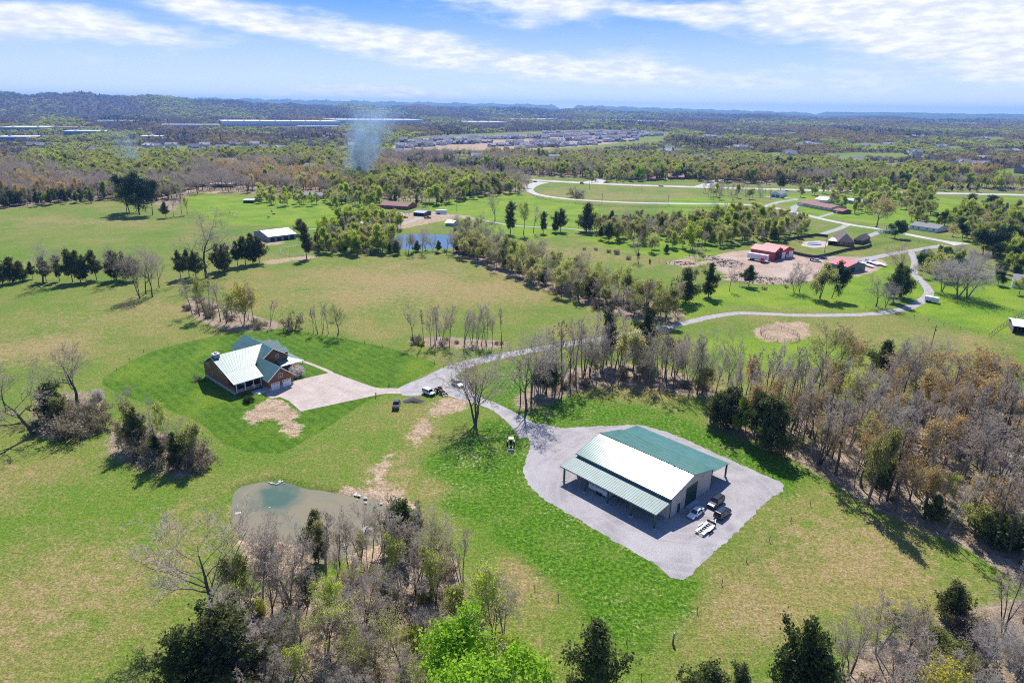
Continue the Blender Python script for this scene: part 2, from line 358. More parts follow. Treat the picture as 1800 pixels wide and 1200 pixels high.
fo = mask(FAROPEN, 10)
rg = np.hypot(gx, gy)
litter = litter
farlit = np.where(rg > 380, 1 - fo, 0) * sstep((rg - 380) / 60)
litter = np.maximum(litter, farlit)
nf, na = len(rad), len(azs)
I, J = np.meshgrid(np.arange(nf - 1), np.arange(na), indexing='ij'); J2 = (J + 1) % na
quads = np.stack([I * na + J, I * na + J2, (I + 1) * na + J2, (I + 1) * na + J], -1).reshape(-1, 4)
verts = np.stack([gx, gy, gz], 1)
verts = np.vstack([verts, [[0, 0, 0]]]); cidx = len(verts) - 1
fan = np.array([[j, cidx, (j + 1) % na] for j in range(na)])
me = bpy.data.meshes.new('ground'); nq, nt = len(quads), len(fan)
me.vertices.add(len(verts)); me.vertices.foreach_set('co', verts.ravel())
me.loops.add(nq * 4 + nt * 3); me.loops.foreach_set('vertex_index', np.concatenate([quads[:, ::-1].ravel(), fan[:, ::-1].ravel()]).astype(np.int32))
me.polygons.add(nq + nt)
me.polygons.foreach_set('loop_start', np.concatenate([np.arange(nq) * 4, nq * 4 + np.arange(nt) * 3]).astype(np.int32))
me.polygons.foreach_set('use_smooth', np.ones(nq + nt, bool))
me.update(calc_edges=True); me.validate()
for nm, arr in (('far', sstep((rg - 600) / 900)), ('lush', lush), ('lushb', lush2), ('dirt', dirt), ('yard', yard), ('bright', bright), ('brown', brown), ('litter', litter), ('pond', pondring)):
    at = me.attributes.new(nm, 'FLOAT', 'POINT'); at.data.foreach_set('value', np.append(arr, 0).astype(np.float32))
ground = bpy.data.objects.new('ground', me); COL.objects.link(ground); tag(ground, 'mown spring pasture with greener lawns, bare dirt patches and leaf litter under the woods', kind='structure')

gm = bpy.data.materials.new('ground_grass'); gm.use_nodes = True; n = NT(gm.node_tree); b = n.n['Principled BSDF']
pz = n('ShaderNodeNewGeometry').outputs['Position']
def att(nm): return n('ShaderNodeAttribute', attribute_name=nm).outputs['Fac']
nA = n.noise(pz, .012, 4, .6); nB = n.noise(pz, .05, 5, .65, .4); nC = n.noise(pz, .35, 5, .7); nD = n.noise(pz, 1.3, 7, .75); nE = n.noise(pz, 3.2, 5, .75)
sB = n.math('SUBTRACT', nB, .5); sC = n.math('SUBTRACT', nC, .5); sD = n.math('SUBTRACT', nD, .5)
def edge(a, kB, kC, kD, w=.08):
    v = n.math('ADD', a, n.math('ADD', n.math('MULTIPLY', sB, kB), n.math('ADD', n.math('MULTIPLY', sC, kC), n.math('MULTIPLY', sD, kD))))
    return n.ramp(v, .5 - w, .5 + w)
# pasture: green to straw with patches
straw = n.math('ADD', n.math('MULTIPLY', att('brown'), .55), n.math('ADD', n.math('MULTIPLY', sB, 1.5), n.math('MULTIPLY', sC, .9)))
straw = n.math('ADD', straw, n.math('MULTIPLY', n.math('SUBTRACT', nA, .5), 1.3))
f1 = n.ramp(straw, -.36, .60)
past = n.mix(f1, (.112, .190, .018), (.25, .205, .070))
past = n.mix(n.ramp(n.noise(pz, .03, 4, .6), .5, .68, 0, .5), past, (.085, .165, .012))
f2 = n.ramp(n.math('ADD', n.math('MULTIPLY', att('brown'), .25), nC), .56, .78, 0, .6); past = n.mix(f2, past, (.33, .235, .12))
brt = n.mix(n.ramp(nB, .35, .65), (.115, .225, .008), (.20, .295, .011))
past = n.mix(n.math('MULTIPLY', n.ramp(n.math('ADD', att('bright'), n.math('MULTIPLY', sB, .8)), .3, .8), .8), past, brt)
# lawns
lw = n.mix(n.ramp(nC, .35, .65), (.040, .108, .003), (.080, .165, .006))
lw = n.mix(n.ramp(nB, .46, .68, 0, .7), lw, (.15, .22, .015))
mow = n('ShaderNodeTexWave', bands_direction='DIAGONAL', i_Scale=.16, i_Distortion=1.2, i_Detail=1.0); n.l.new(pz, mow.inputs['Vector'])
lw = n.mix(n.ramp(mow.outputs['Fac'], .3, .7, 0, .22), lw, (.13, .22, .02))
lwb = n.mix(n.ramp(nD, .38, .64), (.040, .118, .004), (.105, .21, .010)); lwb = n.mix(n.ramp(n.noise(pz, .11, 5, .7), .46, .66, 0, .65), lwb, (.14, .20, .03))
tan = n.ramp(n.math('ADD', n.math('ADD', nD, n.math('MULTIPLY', sB, .7)), n.math('MULTIPLY', sC, .6)), .58, .72, 0, .6)
lwb = n.mix(tan, lwb, (.38, .32, .17))
c = n.mix(edge(att('lushb'), 1.3, .8, .5, .16), past, lwb)
c = n.mix(edge(att('lush'), .10, .22, .2, .10), c, lw)
# litter under trees
lit = n.mix(n.ramp(nC, .35, .65), (.22, .165, .11), (.36, .28, .20)); lit = n.mix(n.ramp(nB, .5, .7, 0, .7), lit, (.10, .13, .03))
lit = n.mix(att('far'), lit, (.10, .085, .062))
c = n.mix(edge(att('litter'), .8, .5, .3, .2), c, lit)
dr = n.mix(n.ramp(nC, .3, .7), (.29, .205, .13), (.45, .34, .23)); dr = n.mix(n.ramp(nD, .55, .75, 0, .35), dr, (.52, .46, .38))
dr = n.mix(att('yard'), dr, n.mix(n.ramp(nB, .35, .65), (.36, .25, .19), (.46, .36, .30)))
c = n.mix(edge(att('dirt'), .7, .7, .5, .10), c, dr)
mud = n.mix(n.ramp(nD, .3, .7), (.10, .09, .06), (.34, .29, .21))
c = n.mix(edge(att('pond'), .2, .4, .3, .1), c, mud)
# blade-scale mottle
k = n.ramp(nE, .34, .66, .58, 1.42); k2 = n.ramp(nD, .36, .64, .72, 1.28)
s = n('ShaderNodeVectorMath', c, operation='SCALE'); n.l.new(n.math('MULTIPLY', k, k2), s.inputs['Scale'])
n.l.new(s.outputs[0], b.inputs['Base Color']); b.inputs['Roughness'].default_value = .95; b.inputs['Specular IOR Level'].default_value = .15
bp = n('ShaderNodeBump', i_Height=n.math('ADD', nD, n.math('MULTIPLY', nE, .5)), i_Strength=.6, i_Distance=.35); n.l.new(bp.outputs[0], b.inputs['Normal'])
me.materials.append(gm)

# ------------------------------------------------------------------ gravel, concrete, asphalt, water
def flatmat(name, ca, cb, sc1=.4, sc2=6.0, rough=.9, tracks=0.0, bump=.3, spec=.2):
    mm = bpy.data.materials.new(name); mm.use_nodes = True; n = NT(mm.node_tree); b = n.n['Principled BSDF']
    pz = n('ShaderNodeNewGeometry').outputs['Position']
    a1 = n.noise(pz, sc1, 5, .65, .6); a2 = n.noise(pz, sc2, 3, .7)
    c = n.mix(n.ramp(a1, .3, .7), ca, cb)
    if tracks:
        wv = n('ShaderNodeTexWave', wave_type='RINGS', rings_direction='SPHERICAL', i_Scale=.13, i_Distortion=1.2, i_Detail=2.0, i_Detail_Scale=.6)
        vv = n('ShaderNodeVectorMath', pz, (-36, -122, 0), operation='ADD'); n.l.new(vv.outputs[0], wv.inputs['Vector'])
        c = n.mix(n.ramp(wv.outputs['Fac'], .55, .95, 0, tracks), c, tuple(q * 1.35 for q in ca))
    k = n.ramp(a2, .34, .66, .78, 1.22)
    s = n('ShaderNodeVectorMath', c, operation='SCALE'); n.l.new(k, s.inputs['Scale']); n.l.new(s.outputs[0], b.inputs['Base Color'])
    b.inputs['Roughness'].default_value = rough; b.inputs['Specular IOR Level'].default_value = spec
    bp = n('ShaderNodeBump', i_Height=a2, i_Strength=bump, i_Distance=.1); n.l.new(bp.outputs[0], b.inputs['Normal'])
    MATS[name] = mm; return mm
GRAVEL = flatmat('gravel', (.275, .256, .258), (.405, .380, .382), .12, 5, tracks=.5, bump=.6)
DRIVE = flatmat('drive_gravel', (.29, .275, .275), (.41, .39, .385), .5, 6)
ASPH = flatmat('road_asphalt', (.42, .40, .37), (.52, .50, .46), .05, 4)
CONC = flatmat('concrete', (.40, .33, .285), (.49, .415, .37), .25, 5, .85)
PAINTY = mat('paint_yellow', (.7, .5, .08), .6); PAINTW = mat('paint_white', (.8, .8, .78), .5)
rnd = random.Random(5)
def sheet(name, outline, z, m, jit=.35, label=None):
    pts = smooth_loop(outline, .45) if jit else outline
    r_ = random.Random(len(pts)); k = len(pts); out = []
    for i, (x, y) in enumerate(pts):
        q = jit * 1.1 * (r_.random() - .5) + jit * .3 * math.sin(i * .11) + jit * .35 * math.sin(i * .47 + 2) + jit * .3 * math.sin(i * 1.13)
        ax, ay = pts[i - 1]; bx, by = pts[(i + 1) % k]; dx, dy = bx - ax, by - ay; l = math.hypot(dx, dy) + 1e-6
        out.append((x + dy / l * q, y - dx / l * q, z))
    from mathutils.geometry import delaunay_2d_cdt
    V2, _, F2, _, _, _ = delaunay_2d_cdt([Vector(q[:2]) for q in out], [], [list(range(k))], 1, 1e-4)
    mb = MB(); mb.add([(q.x, q.y, z) for q in V2], [f if (V2[f[1]] - V2[f[0]]).cross(V2[f[2]] - V2[f[0]]) > 0 else f[::-1] for f in F2])
    o = mb.build(name, m); tag(o, label, kind='structure'); return o
    if sum(out[i - 1][0] * out[i][1] - out[i][0] * out[i - 1][1] for i in range(k)) < 0: out.reverse()
    o = MB().poly(out).build(name, m); tag(o, label, kind='structure'); return o
def strip(name, line, z, m, jit=.25, step=2.0, label=None, thing_=False):
    """line: (px, py, width m) -> road ribbon"""
    pts = smooth_loop([P(a, b_) + (w,) for a, b_, w in line], step, closed=False)
    r_ = random.Random(len(pts)); L, Rt = [], []
    for i, (x, y, w) in enumerate(pts):
        a = pts[max(0, i - 1)]; c_ = pts[min(len(pts) - 1, i + 1)]; dx, dy = c_[0] - a[0], c_[1] - a[1]; l = math.hypot(dx, dy) + 1e-6
        nx, ny = -dy / l, dx / l
        L.append((x + nx * (w / 2 + jit * (r_.random() - .5)), y + ny * (w / 2 + jit * (r_.random() - .5)), z)); Rt.append((x - nx * (w / 2 + jit * (r_.random() - .5)), y - ny * (w / 2 + jit * (r_.random() - .5)), z))
    mb = MB(); k = len(L); mb.add(L + Rt, [(k + i, k + i + 1, i + 1, i) for i in range(k - 1)])
    o = mb.build(name, m); tag(o, label, kind='structure'); return o
PADPX = [(900, 735), (925, 752), (948, 744), (985, 752), (1030, 750), (1090, 747), (1130, 748), (1190, 766), (1260, 797), (1325, 827), (1378, 854), (1345, 884), (1295, 934), (1240, 985), (1196, 1018), (1150, 990), (1075, 948), (1010, 908), (958, 878), (928, 850), (920, 825), (928, 800), (932, 775), (905, 752)]
sheet('gravel_yard', PP(PADPX), .024, GRAVEL, .3, label='purple-grey gravel yard around the metal barn')
HW = [(520, 272, 14), (640, 285, 14), (760, 300, 14), (870, 311, 14), (960, 318, 15), (1100, 325, 15), (1260, 330, 15), (1400, 334, 15), (1560, 338, 15), (1800, 343, 15), (2300, 356, 15)]
strip('highway', HW, .10, ASPH, .1, 6, label='pale two-lane highway crossing beyond the fields')
for off in (-.25, .25):
    pass
strip('highway_centre_line', [(a, b_ , .35) for a, b_, w in HW], .13, PAINTY, 0, 8)
strip('road', [(955, 320, 16), (938, 325, 13), (930, 333, 9), (945, 342, 8), (1000, 350, 8), (1100, 356, 8), (1200, 358, 8), (1280, 359, 8), (1345, 363, 8), (1400, 374, 7), (1450, 386, 7), (1500, 396, 7), (1560, 405, 7), (1620, 417, 7), (1665, 425, 8), (1692, 430, 18)], .07, ASPH, .2, 4, label='side road curving from the highway to a turning circle')
strip('road', [(1090, 306, 8), (1075, 310, 9), (1055, 316, 16), (1040, 322, 24)], .085, ASPH, .1, 4, label='road joining the highway from the north')
strip('road', [(1290, 312, 8), (1262, 317, 10), (1245, 324, 14), (1235, 329, 20)], .085, ASPH, .1, 4, label='short lane meeting the highway near the ranch houses')
strip('road', [(1345, 363, 6), (1370, 355, 6), (1400, 350, 5), (1362, 347, 5), (1345, 345, 8)], .055, DRIVE, .2, 3, label='driveway loop in front of the small white garage')
strip('driveway', [(1412, 377, 6), (1395, 372, 6), (1400, 362, 6), (1430, 356, 6)], .06, DRIVE, .1, 3, label='pale driveway of the tan ranch house')
strip('driveway', [(1440, 382, 4), (1460, 376, 4), (1480, 372, 7)], .06, DRIVE, .1, 3, label='short pale drive to the brick shed')
strip('driveway', [(1490, 395, 5), (1475, 402, 5), (1450, 410, 5), (1438, 414, 5)], .06, DRIVE, .1, 3, label='lane running beside the pool garden')
strip('driveway', [(1548, 406, 4), (1535, 412, 5), (1515, 418, 7)], .06, DRIVE, .1, 3, label='drive of the hip-roofed brick house')
strip('driveway', [(1660, 431, 6), (1620, 438, 5), (1570, 446, 5), (1530, 454, 6), (1500, 462, 10)], .05, DRIVE, .4, 3, label='gravel lane from the turning circle to the red sheds')
strip('driveway', [(1600, 440, 3.5), (1608, 460, 3.5), (1606, 475, 3.5), (1612, 487, 4), (1628, 503, 4), (1632, 518, 4.2), (1608, 536, 4.2), (1575, 546, 4.2), (1530, 552, 4), (1470, 554, 4), (1400, 554, 4), (1330, 551, 4), (1290, 551, 4), (1245, 558, 4), (1195, 570, 4), (1150, 580, 4), (1090, 590, 4.2), (1010, 603, 4.4), (940, 615, 4.6), (880, 626, 5), (830, 637, 5.5), (795, 650, 7), (765, 668, 9), (735, 682, 10), (715, 687, 8), (703, 689, 5.5)], .035, DRIVE, .35, 1.2, label='long grey gravel drive winding down to the log house')
strip('driveway', [(790, 672, 12), (810, 690, 8), (835, 702, 4.5), (870, 715, 4), (900, 733, 5), (925, 752, 7), (940, 765, 9)], .030, DRIVE, .3, 1.2, label='gravel spur leading to the metal barn yard')
strip('track', [(750, 378, 4), (700, 396, 4), (640, 402, 4), (560, 402, 3), (540, 404, 2)], .03, DRIVE, .6, 3, label='farm track by the white-roofed barn')
strip('track', [(760, 378, 4), (830, 384, 4), (900, 396, 3.5), (1000, 402, 3), (1040, 408, 3)], .035, DRIVE, .5, 3, label='thin farm track across the middle pasture')
strip('track', [(0, 407, .9), (100, 400, .9), (180, 390, .9), (230, 388, .8)], .02, mat('worn_path', (.33, .25, .14), .95), .5, 2, label='worn path across the left pasture')
ca = PP([(583, 654), (653, 679), (700, 683), (704, 690), (660, 695), (529, 723), (500, 702), (478, 699), (470, 692), (519, 672), (520, 668)])
ca2 = smooth_loop([P(653, 679), P(668, 682), P(690, 682), P(706, 683)], .8, False) + smooth_loop([P(704, 692), P(680, 692), P(664, 694)], .8, False)
sheet('concrete_driveway', [P(583, 654)] + ca2 + [P(529, 723), P(507, 704), P(492, 698), P(478, 700), P(462, 693), P(519, 669)], .045, CONC, 0, label='pinkish concrete driveway beside the log house')
jm = MB()
for a, b_ in (((600, 661), (545, 718)), ((560, 660), (500, 700)), ((628, 670), (590, 706)), ((540, 664), (640, 697)), ((518, 676), (580, 710))):
    (x0, y0), (x1, y1) = P(*a), P(*b_); dx, dy = x1 - x0, y1 - y0; l = math.hypot(dx, dy); nx, ny = -dy / l * .04, dx / l * .04
    jm.add([(x0 + nx, y0 + ny, .0485), (x1 + nx, y1 + ny, .0485), (x1 - nx, y1 - ny, .0485), (x0 - nx, y0 - ny, .0485)], [(0, 3, 2, 1)])
jo = jm.build('driveway_joints', mat('joint', (.25, .2, .17), .9)); tag(jo, kind='structure')
strip('footpath', [(583, 655, 1.4), (560, 645, 1.3), (535, 636, 1.3), (524, 636, 1.6)], .04, CONC, 0, 1, label='narrow concrete path to the porch')

def watermat(name, mud, deep, centre, rad_, rough=.06):
    mm = bpy.data.materials.new(name); mm.use_nodes = True; n = NT(mm.node_tree); b = n.n['Principled BSDF']
    pz = n('ShaderNodeNewGeometry').outputs['Position']
    v = n('ShaderNodeVectorMath', pz, (-centre[0], -centre[1], 0), operation='ADD'); ln = n('ShaderNodeVectorMath', v.outputs[0], operation='LENGTH').outputs['Value']
    f = n.ramp(n.math('ADD', ln, n.math('MULTIPLY', n.math('SUBTRACT', n.noise(pz, .12, 4, .6), .5), rad_ * 1.8)), rad_ * .45, rad_ * 1.15)
    c = n.mix(f, deep, mud); c = n.mix(n.ramp(n.noise(pz, .09, 5, .7, 1.0), .45, .7, 0, .5), c, tuple(q * 1.3 for q in deep))
    n.l.new(c, b.inputs['Base Color']); b.inputs['Roughness'].default_value = rough; b.inputs['IOR'].default_value = 1.33
    bp = n('ShaderNodeBump', i_Height=n.noise(pz, 2.5, 3), i_Strength=.08, i_Distance=.05); n.l.new(bp.outputs[0], b.inputs['Normal']); return mm
def grow(pl, d):
    cx = sum(p[0] for p in pl) / len(pl); cy_ = sum(p[1] for p in pl) / len(pl)
    return [(x + (x - cx) / math.hypot(x - cx, y - cy_) * d, y + (y - cy_) / math.hypot(x - cx, y - cy_) * d) for x, y in pl]
pc = P(485, 868)
o = sheet('pond_water', grow(POND, 1.5), -.42, watermat('pond_water', (.235, .20, .13), (.07, .125, .09), pc, 7), 0, 'muddy farm pond with a teal deep end')
o = sheet('pond_water', grow(POND2, 2.5), -.42, watermat('pond_water_blue', (.12, .17, .22), (.10, .16, .22), pc, 8, .1), 0, 'blue pond behind the middle row of trees')
o = sheet('pond_water', grow(POND3, 2.5), -.42, MATS.get('pw3') or watermat('pond_water_pale', (.3, .4, .55), (.3, .4, .55), pc, 8, .1), 0, 'sliver of pale water behind the green trees')
# ------------------------------------------------------------------ tree builders
def perp(d, r_):
    a = Vector((r_.gauss(0, 1), r_.gauss(0, 1), r_.gauss(0, 1))); a = a - d * a.dot(d)
    return a.normalized() if a.length > 1e-4 else d.orthogonal().normalized()
class Tree:
    """grown limb by limb: self.w = wood (trunk and limbs), self.t = twigs, self.tips = where leaves go"""
    def __init__(s, seed): s.r = random.Random(seed); s.w = MB(); s.t = MB(); s.tips = []; s.np = np.random.default_rng(seed)
    def limb(s, p, d, L, r0, lev, cfg):
        r = s.r; nseg = cfg['seg'][lev]; wob = cfg['wob'][lev]; up = cfg['up'][lev]; last = lev == len(cfg['n']); pts = [(p.copy(), r0)]
        for i in range(nseg):
            d = (d + perp(d, r) * wob * r.random() + Vector((0, 0, up))).normalized(); p = p + d * (L / nseg)
            pts.append((p.copy(), r0 * (1 - (i + 1) / nseg * cfg['tap'][lev])))
        if lev <= 2:
            for (a, ra), (b, rb) in zip(pts, pts[1:]): s.w.tube(a, b, ra, rb, (7, 5, 4)[lev], caps=False)
        elif lev == 3 and not last:
            for (a, ra), (b, rb) in zip(pts, pts[1:]): s.t.tube(a, b, max(ra, .012), max(rb, .01), 3, caps=False)
        else:
            w = perp(d, r) * max(r0, cfg['tw']); a = pts[0][0]
            for i in range(1, len(pts)):
                b = pts[i][0]; k = 1 - i / len(pts)
                s.t.add([a + w * (k + .25), a - w * (k + .25), b - w * k, b + w * k], [(0, 1, 2, 3)]); a = b
        if lev >= len(cfg['n']) - 1:
            for q, _ in pts[1:]: s.tips.append((q, d))
        if last: return
        n_ = cfg['n'][lev]; st = cfg['start'][lev]
        for i in range(n_):
            t = st + (1 - st) * ((i + r.random()) / n_) ** cfg.get('bias', 1.0); j = min(nseg - 1, int(t * nseg)); f = t * nseg - j
            q = pts[j][0].lerp(pts[j + 1][0], min(1, f)); rq = pts[j][1] * (1 - f) + pts[j + 1][1] * f
            dd = (pts[j + 1][0] - pts[j][0]).normalized(); ang = R(cfg['ang'][lev] * r.uniform(.7, 1.25))
            nd = (dd * math.cos(ang) + perp(dd, r) * math.sin(ang)).normalized()
            ln = L * cfg['len'][lev] * r.uniform(.7, 1.2) * (1 - cfg['drop'][lev] * t)
            s.limb(q, nd, ln, max(.006, rq * cfg['rr'][lev]), lev + 1, cfg)
    def leaves(s, n_, size, spread, near=None, mi=0, mb=None):
        """leaf clumps as small bent faces around the twig tips"""
        mb = mb or s.t; pts = s.tips; g = s.np
        idx = g.integers(0, len(pts), n_); off = g.normal(0, spread, (n_, 3)); U = g.normal(0, 1, (n_, 3)); V = g.normal(0, 1, (n_, 3)); V -= U * (V * U).sum(1, keepdims=True) / (U * U).sum(1, keepdims=True)
        U /= np.linalg.norm(U, axis=1, keepdims=True); V /= np.linalg.norm(V, axis=1, keepdims=True); sz = size * g.uniform(.5, 1.3, (n_, 1))
        C = np.array([tuple(pts[i][0]) for i in idx]) + off; U *= sz; V *= sz * .7
        vs = np.stack([C - U, C - V * .9 + U * .2, C + U, C + V], 1).reshape(-1, 3); b = len(mb.v)
        mb.v += [tuple(q) for q in vs.tolist()]; mb.f += [(b + 4 * i, b + 4 * i + 1, b + 4 * i + 2, b + 4 * i + 3) for i in range(n_)]; mb.m += [mi] * n_
def norm_mesh(t, h):
    """scale so the tallest tip is at h"""
    zs = sorted(v[2] for v in t.t.v + t.w.v); k = h / zs[int(len(zs) * .998)]
    for mb in (t.w, t.t): mb.v = [(x * k, y * k, z * k) for x, y, z in mb.v]
    return t
def c_bare(wide):
    return dict(n=(12 if wide else 10, 8 if wide else 7, 6, 5), seg=(8, 6, 4, 3, 2), wob=(.18, .35, .45, .5, .5), up=(.03, .10 if not wide else .085, .07, .05, .03), tap=(.95, .9, .8, .7, .6),
                start=(.28 if wide else .35, .25, .2, .15), ang=(44 if wide else 36, 45, 45, 42), len=(.78 if wide else .50, .55, .50, .58), drop=(.45 if wide else .35, .4, .3, .3), rr=(.55, .55, .55, .6), tw=.042)
def bare(seed, h, wide=True, forks=1, twm=TWIG, lean=0.0, slim=False):
    t = Tree(seed); r = t.r; cfg = c_bare(wide)
    if slim: cfg.update(n=(12, 6, 5, 5), start=(.56, .25, .2, .1), ang=(34, 42, 42, 40), len=(.24, .5, .5, .6), drop=(.5, .4, .3, .3), wob=(.10, .3, .4, .45, .5))
    for k in range(forks):
        a = r.uniform(0, 6.28) + k * 6.28 / forks; d = Vector((math.cos(a) * (.2 * (forks > 1)) + lean, math.sin(a) * .2 * (forks > 1), 1)).normalized()
        if forks > 1 and not slim: cfg.update(n=(10, 7, 6, 4), ang=(40, 42, 45, 42), start=(.25, .2, .2, .15))
        t.limb(Vector((math.cos(a) * .15, math.sin(a) * .15, -.3)), d, h * .86 * r.uniform(.88, 1), h * (.020 if wide else .014 if not slim else .013) * (1 if forks == 1 else .75), 0, cfg)
    if wide and forks == 1: t.w.tube((0, 0, -.3), (0, 0, .5), h * .03, h * .021, 8, caps=False)
    return t
def leafy(seed, h, dens, size, wide=True, tall=False):
    t = Tree(seed); cfg = c_bare(wide); cfg.update(n=(12, 6, 5), seg=(7, 5, 4, 3), start=(.22, .2, .15), ang=(66, 48, 45), len=(.66 if wide else .46, .5, .5), drop=(.55, .35, .3), up=(.03, .09, .05, .03), bias=.8)
    if tall: cfg.update(start=(.15, .2, .15), len=(.32, .5, .5), n=(16, 5, 4), ang=(45, 45, 45))
    t.limb(Vector((0, 0, -.3)), Vector((.02, 0, 1)), h * .85, h * .018, 0, cfg); return t
def cedar(seed, h, wid, n_=8500, size=.16, bare_base=.08):
    t = Tree(seed); r = t.r; g = t.np
    t.w.tube((0, 0, -.3), (0, 0, h * .9), h * .017, .03, 7, caps=False)
    lobes = [(r.uniform(0, 6.28), r.uniform(.1, .9), r.uniform(.55, 1.5)) for _ in range(26)]
    for i in range(70):
        
        if r.random() < .16: continue
        z = h * (bare_base + (1 - bare_base) * (i / 70) ** .9); f = (z / h - bare_base) / (1 - bare_base); rr = wid * (1 - f) ** .6 * (.45 + .55 * min(1, f * 5 + .25)); a = i * 2.4 + r.random()
        k = 1.0
        for la, lz, ls in lobes:
            if abs(f - lz) < .12 and math.cos(a - la) > .6: k *= ls
        rr = max(.3, rr * k * r.uniform(.75, 1.15)); tip = Vector((math.cos(a) * rr, math.sin(a) * rr, z + rr * .35)); b0 = Vector((0, 0, z - rr * .1))
        t.w.tube(b0, tip * .8 + b0 * .2, .05, .02, 3, caps=False)
        m_ = max(3, int(rr * 6))
        for j in range(m_):
            u = .3 + .7 * (j + 1) / m_; q = b0.lerp(tip, u); t.tips.append((q + Vector((r.gauss(0, .2), r.gauss(0, .2), r.gauss(0, .2))) * (.4 + rr * .25), tip))
    t.tips.append((Vector((0, 0, h)), Vector((0, 0, 1)))); t.leaves(n_, size, .24); return t
def shrub(seed, h, n_, size, lm=None, stems=9):
    t = Tree(seed); r = t.r
    cfg = dict(n=(7, 5, 4), seg=(4, 3, 3, 2), wob=(.4, .5, .5, .5), up=(.03, .02, .0, -.02), tap=(.7, .7, .7, .6), start=(.1, .15, .1), ang=(45, 50, 50), len=(.6, .6, .6), drop=(.3, .3, .3), rr=(.6, .6, .6), tw=.026)
    for k in range(stems):
        a = r.uniform(0, 6.28); d = Vector((math.cos(a) * .75, math.sin(a) * .75, r.uniform(.5, 1.1))).normalized()
        t.limb(Vector((math.cos(a) * .4 * r.random(), math.sin(a) * .4 * r.random(), -.1)), d, h * r.uniform(.6, 1), h * .02, 0, cfg)
    if n_: t.leaves(n_, size, .25)
    return t
PROTO = {}       # kind -> list of (trunk mesh, crown mesh, merged mesh, height)
def reg(kind, name, t, h, wm, cms):
    norm_mesh(t, h)
    a = t.w.mesh(name + '_trunk', wm); cms = cms if isinstance(cms, (list, tuple)) else [cms]; b_ = t.t.mesh(name + '_crown', cms)
    mg = MB(); mg.v = list(t.w.v); mg.f = list(t.w.f); mg.m = [0] * len(t.w.f); mg.add(t.t.v, t.t.f); mg.m[len(t.w.f):] = [q + 1 for q in t.t.m]
    PROTO.setdefault(kind, []).append((a, b_, mg.mesh(name, [wm] + list(cms)), h))
for i in range(3): reg('bare_wide', 'bare_tree', bare(10 + i, 20), 20, BARK, TWIG)
reg('bare_wide', 'bare_tree', bare(14, 20, True, 3), 20, BARK, TWIG)
for i in range(3): reg('bare', 'bare_tree', bare(20 + i, 18, False), 18, BARK, TWIG)
reg('bare', 'bare_tree', bare(24, 18, False, 3), 18, BARK, TWIGP)
for i in range(4): reg('slim', 'bare_tree', bare(30 + i, 16, False, 1 + i % 2, slim=True), 16, BARK if i % 3 else BARKG, TWIGP if i % 2 else TWIG)
t = bare(41, 17, True, 3, slim=False); reg('bare_pale', 'bare_tree', t, 14, BARKG, twigmat('twigs_pale', (.38, .34, .31), (.55, .50, .46), .1))
for i, h in ((0, 15), (1, 15)):
    t = bare(50 + i, h, True); t.leaves(4200, .17, .35, mi=1); reg('orange', 'budding_tree', t, h, BARK, [TWIG, L_ORANGE])
t = bare(53, 16, False, slim=True); t.leaves(2400, .17, .7, mi=1); reg('orange', 'budding_tree', t, 16, BARKG, [TWIG, L_ORANGE])
for i in range(2):
    t = bare(57 + i, 15, i == 0); t.leaves(2200, .16, .35, mi=1); reg('budgreen', 'budding_tree', t, 15, BARK, [TWIG, L_GREEN])
t = bare(60, 12, True, 2); t.leaves(4200, .20, .35, mi=1); reg('yellow', 'budding_tree', t, 12, BARK, [TWIG, L_YELLOW])
for i in range(3):
    t = leafy(70 + i, 14, 1, .3, i != 1); t.leaves(8500, .24, .55, mi=1); reg('green', 'leafy_tree', t, 14, BARK, [TWIG, L_GREEN])
t = leafy(75, 16, 1, .3, False, True); t.leaves(6000, .27, .5, mi=1); reg('green', 'leafy_tree', t, 16, BARK, [TWIG, L_GREEN])
t = leafy(76, 14, 1, .3, True); t.leaves(20000, .17, .5, mi=1); reg('lime', 'leafy_tree', t, 14, BARK, [TWIG, L_LIME])
for i in range(3):
    t = leafy(80 + i, 12, 1, .3, i != 1); t.leaves(5200, .22, .5, mi=1); reg('olive', 'leafy_tree', t, 12, BARK, [TWIG, L_OLIVE])
for i, (h, w_) in enumerate(((10, 2.4), (9, 2.9), (11, 2.2), (8, 2.7), (9.5, 2.6))): reg('cedar', 'cedar_tree', cedar(90 + i, h, w_, bare_base=(.10, .24, .2, .05, .26)[i]), h, BARK, L_CEDAR)
t = leafy(96, 15, 1, .3, True); t.leaves(11000, .26, .6, mi=1); reg('dark', 'evergreen_tree', t, 15, BARK, [TWIG, leafmat('leaf_pine', ((.02, .045, .015), (.06, .095, .025)), .1)])
t = leafy(97, 12, 1, .3, True); t.leaves(12000, .26, .6, mi=1); reg('round', 'leafy_tree', t, 12, BARK, [TWIG, leafmat('leaf_deep', ((.05, .10, .015), (.11, .19, .03)), .25)])
for i in range(3): reg('shrub', 'shrub', shrub(100 + i, 4, 900 if i else 2200, .16), 4, BARK, L_BRAM)
reg('greenshrub', 'shrub', shrub(104, 3, 3600, .15), 3, BARK, L_GREEN)
reg('darkshrub', 'shrub', shrub(105, 3, 4200, .16), 3, BARK, L_CEDAR)
reg('blossom', 'shrub', shrub(106, 2.5, 2600, .12), 2.5, BARK, L_BLOS)
CATS = {'bare_wide': 'tree', 'shrub': 'shrub', 'greenshrub': 'shrub', 'darkshrub': 'shrub', 'blossom': 'shrub'}
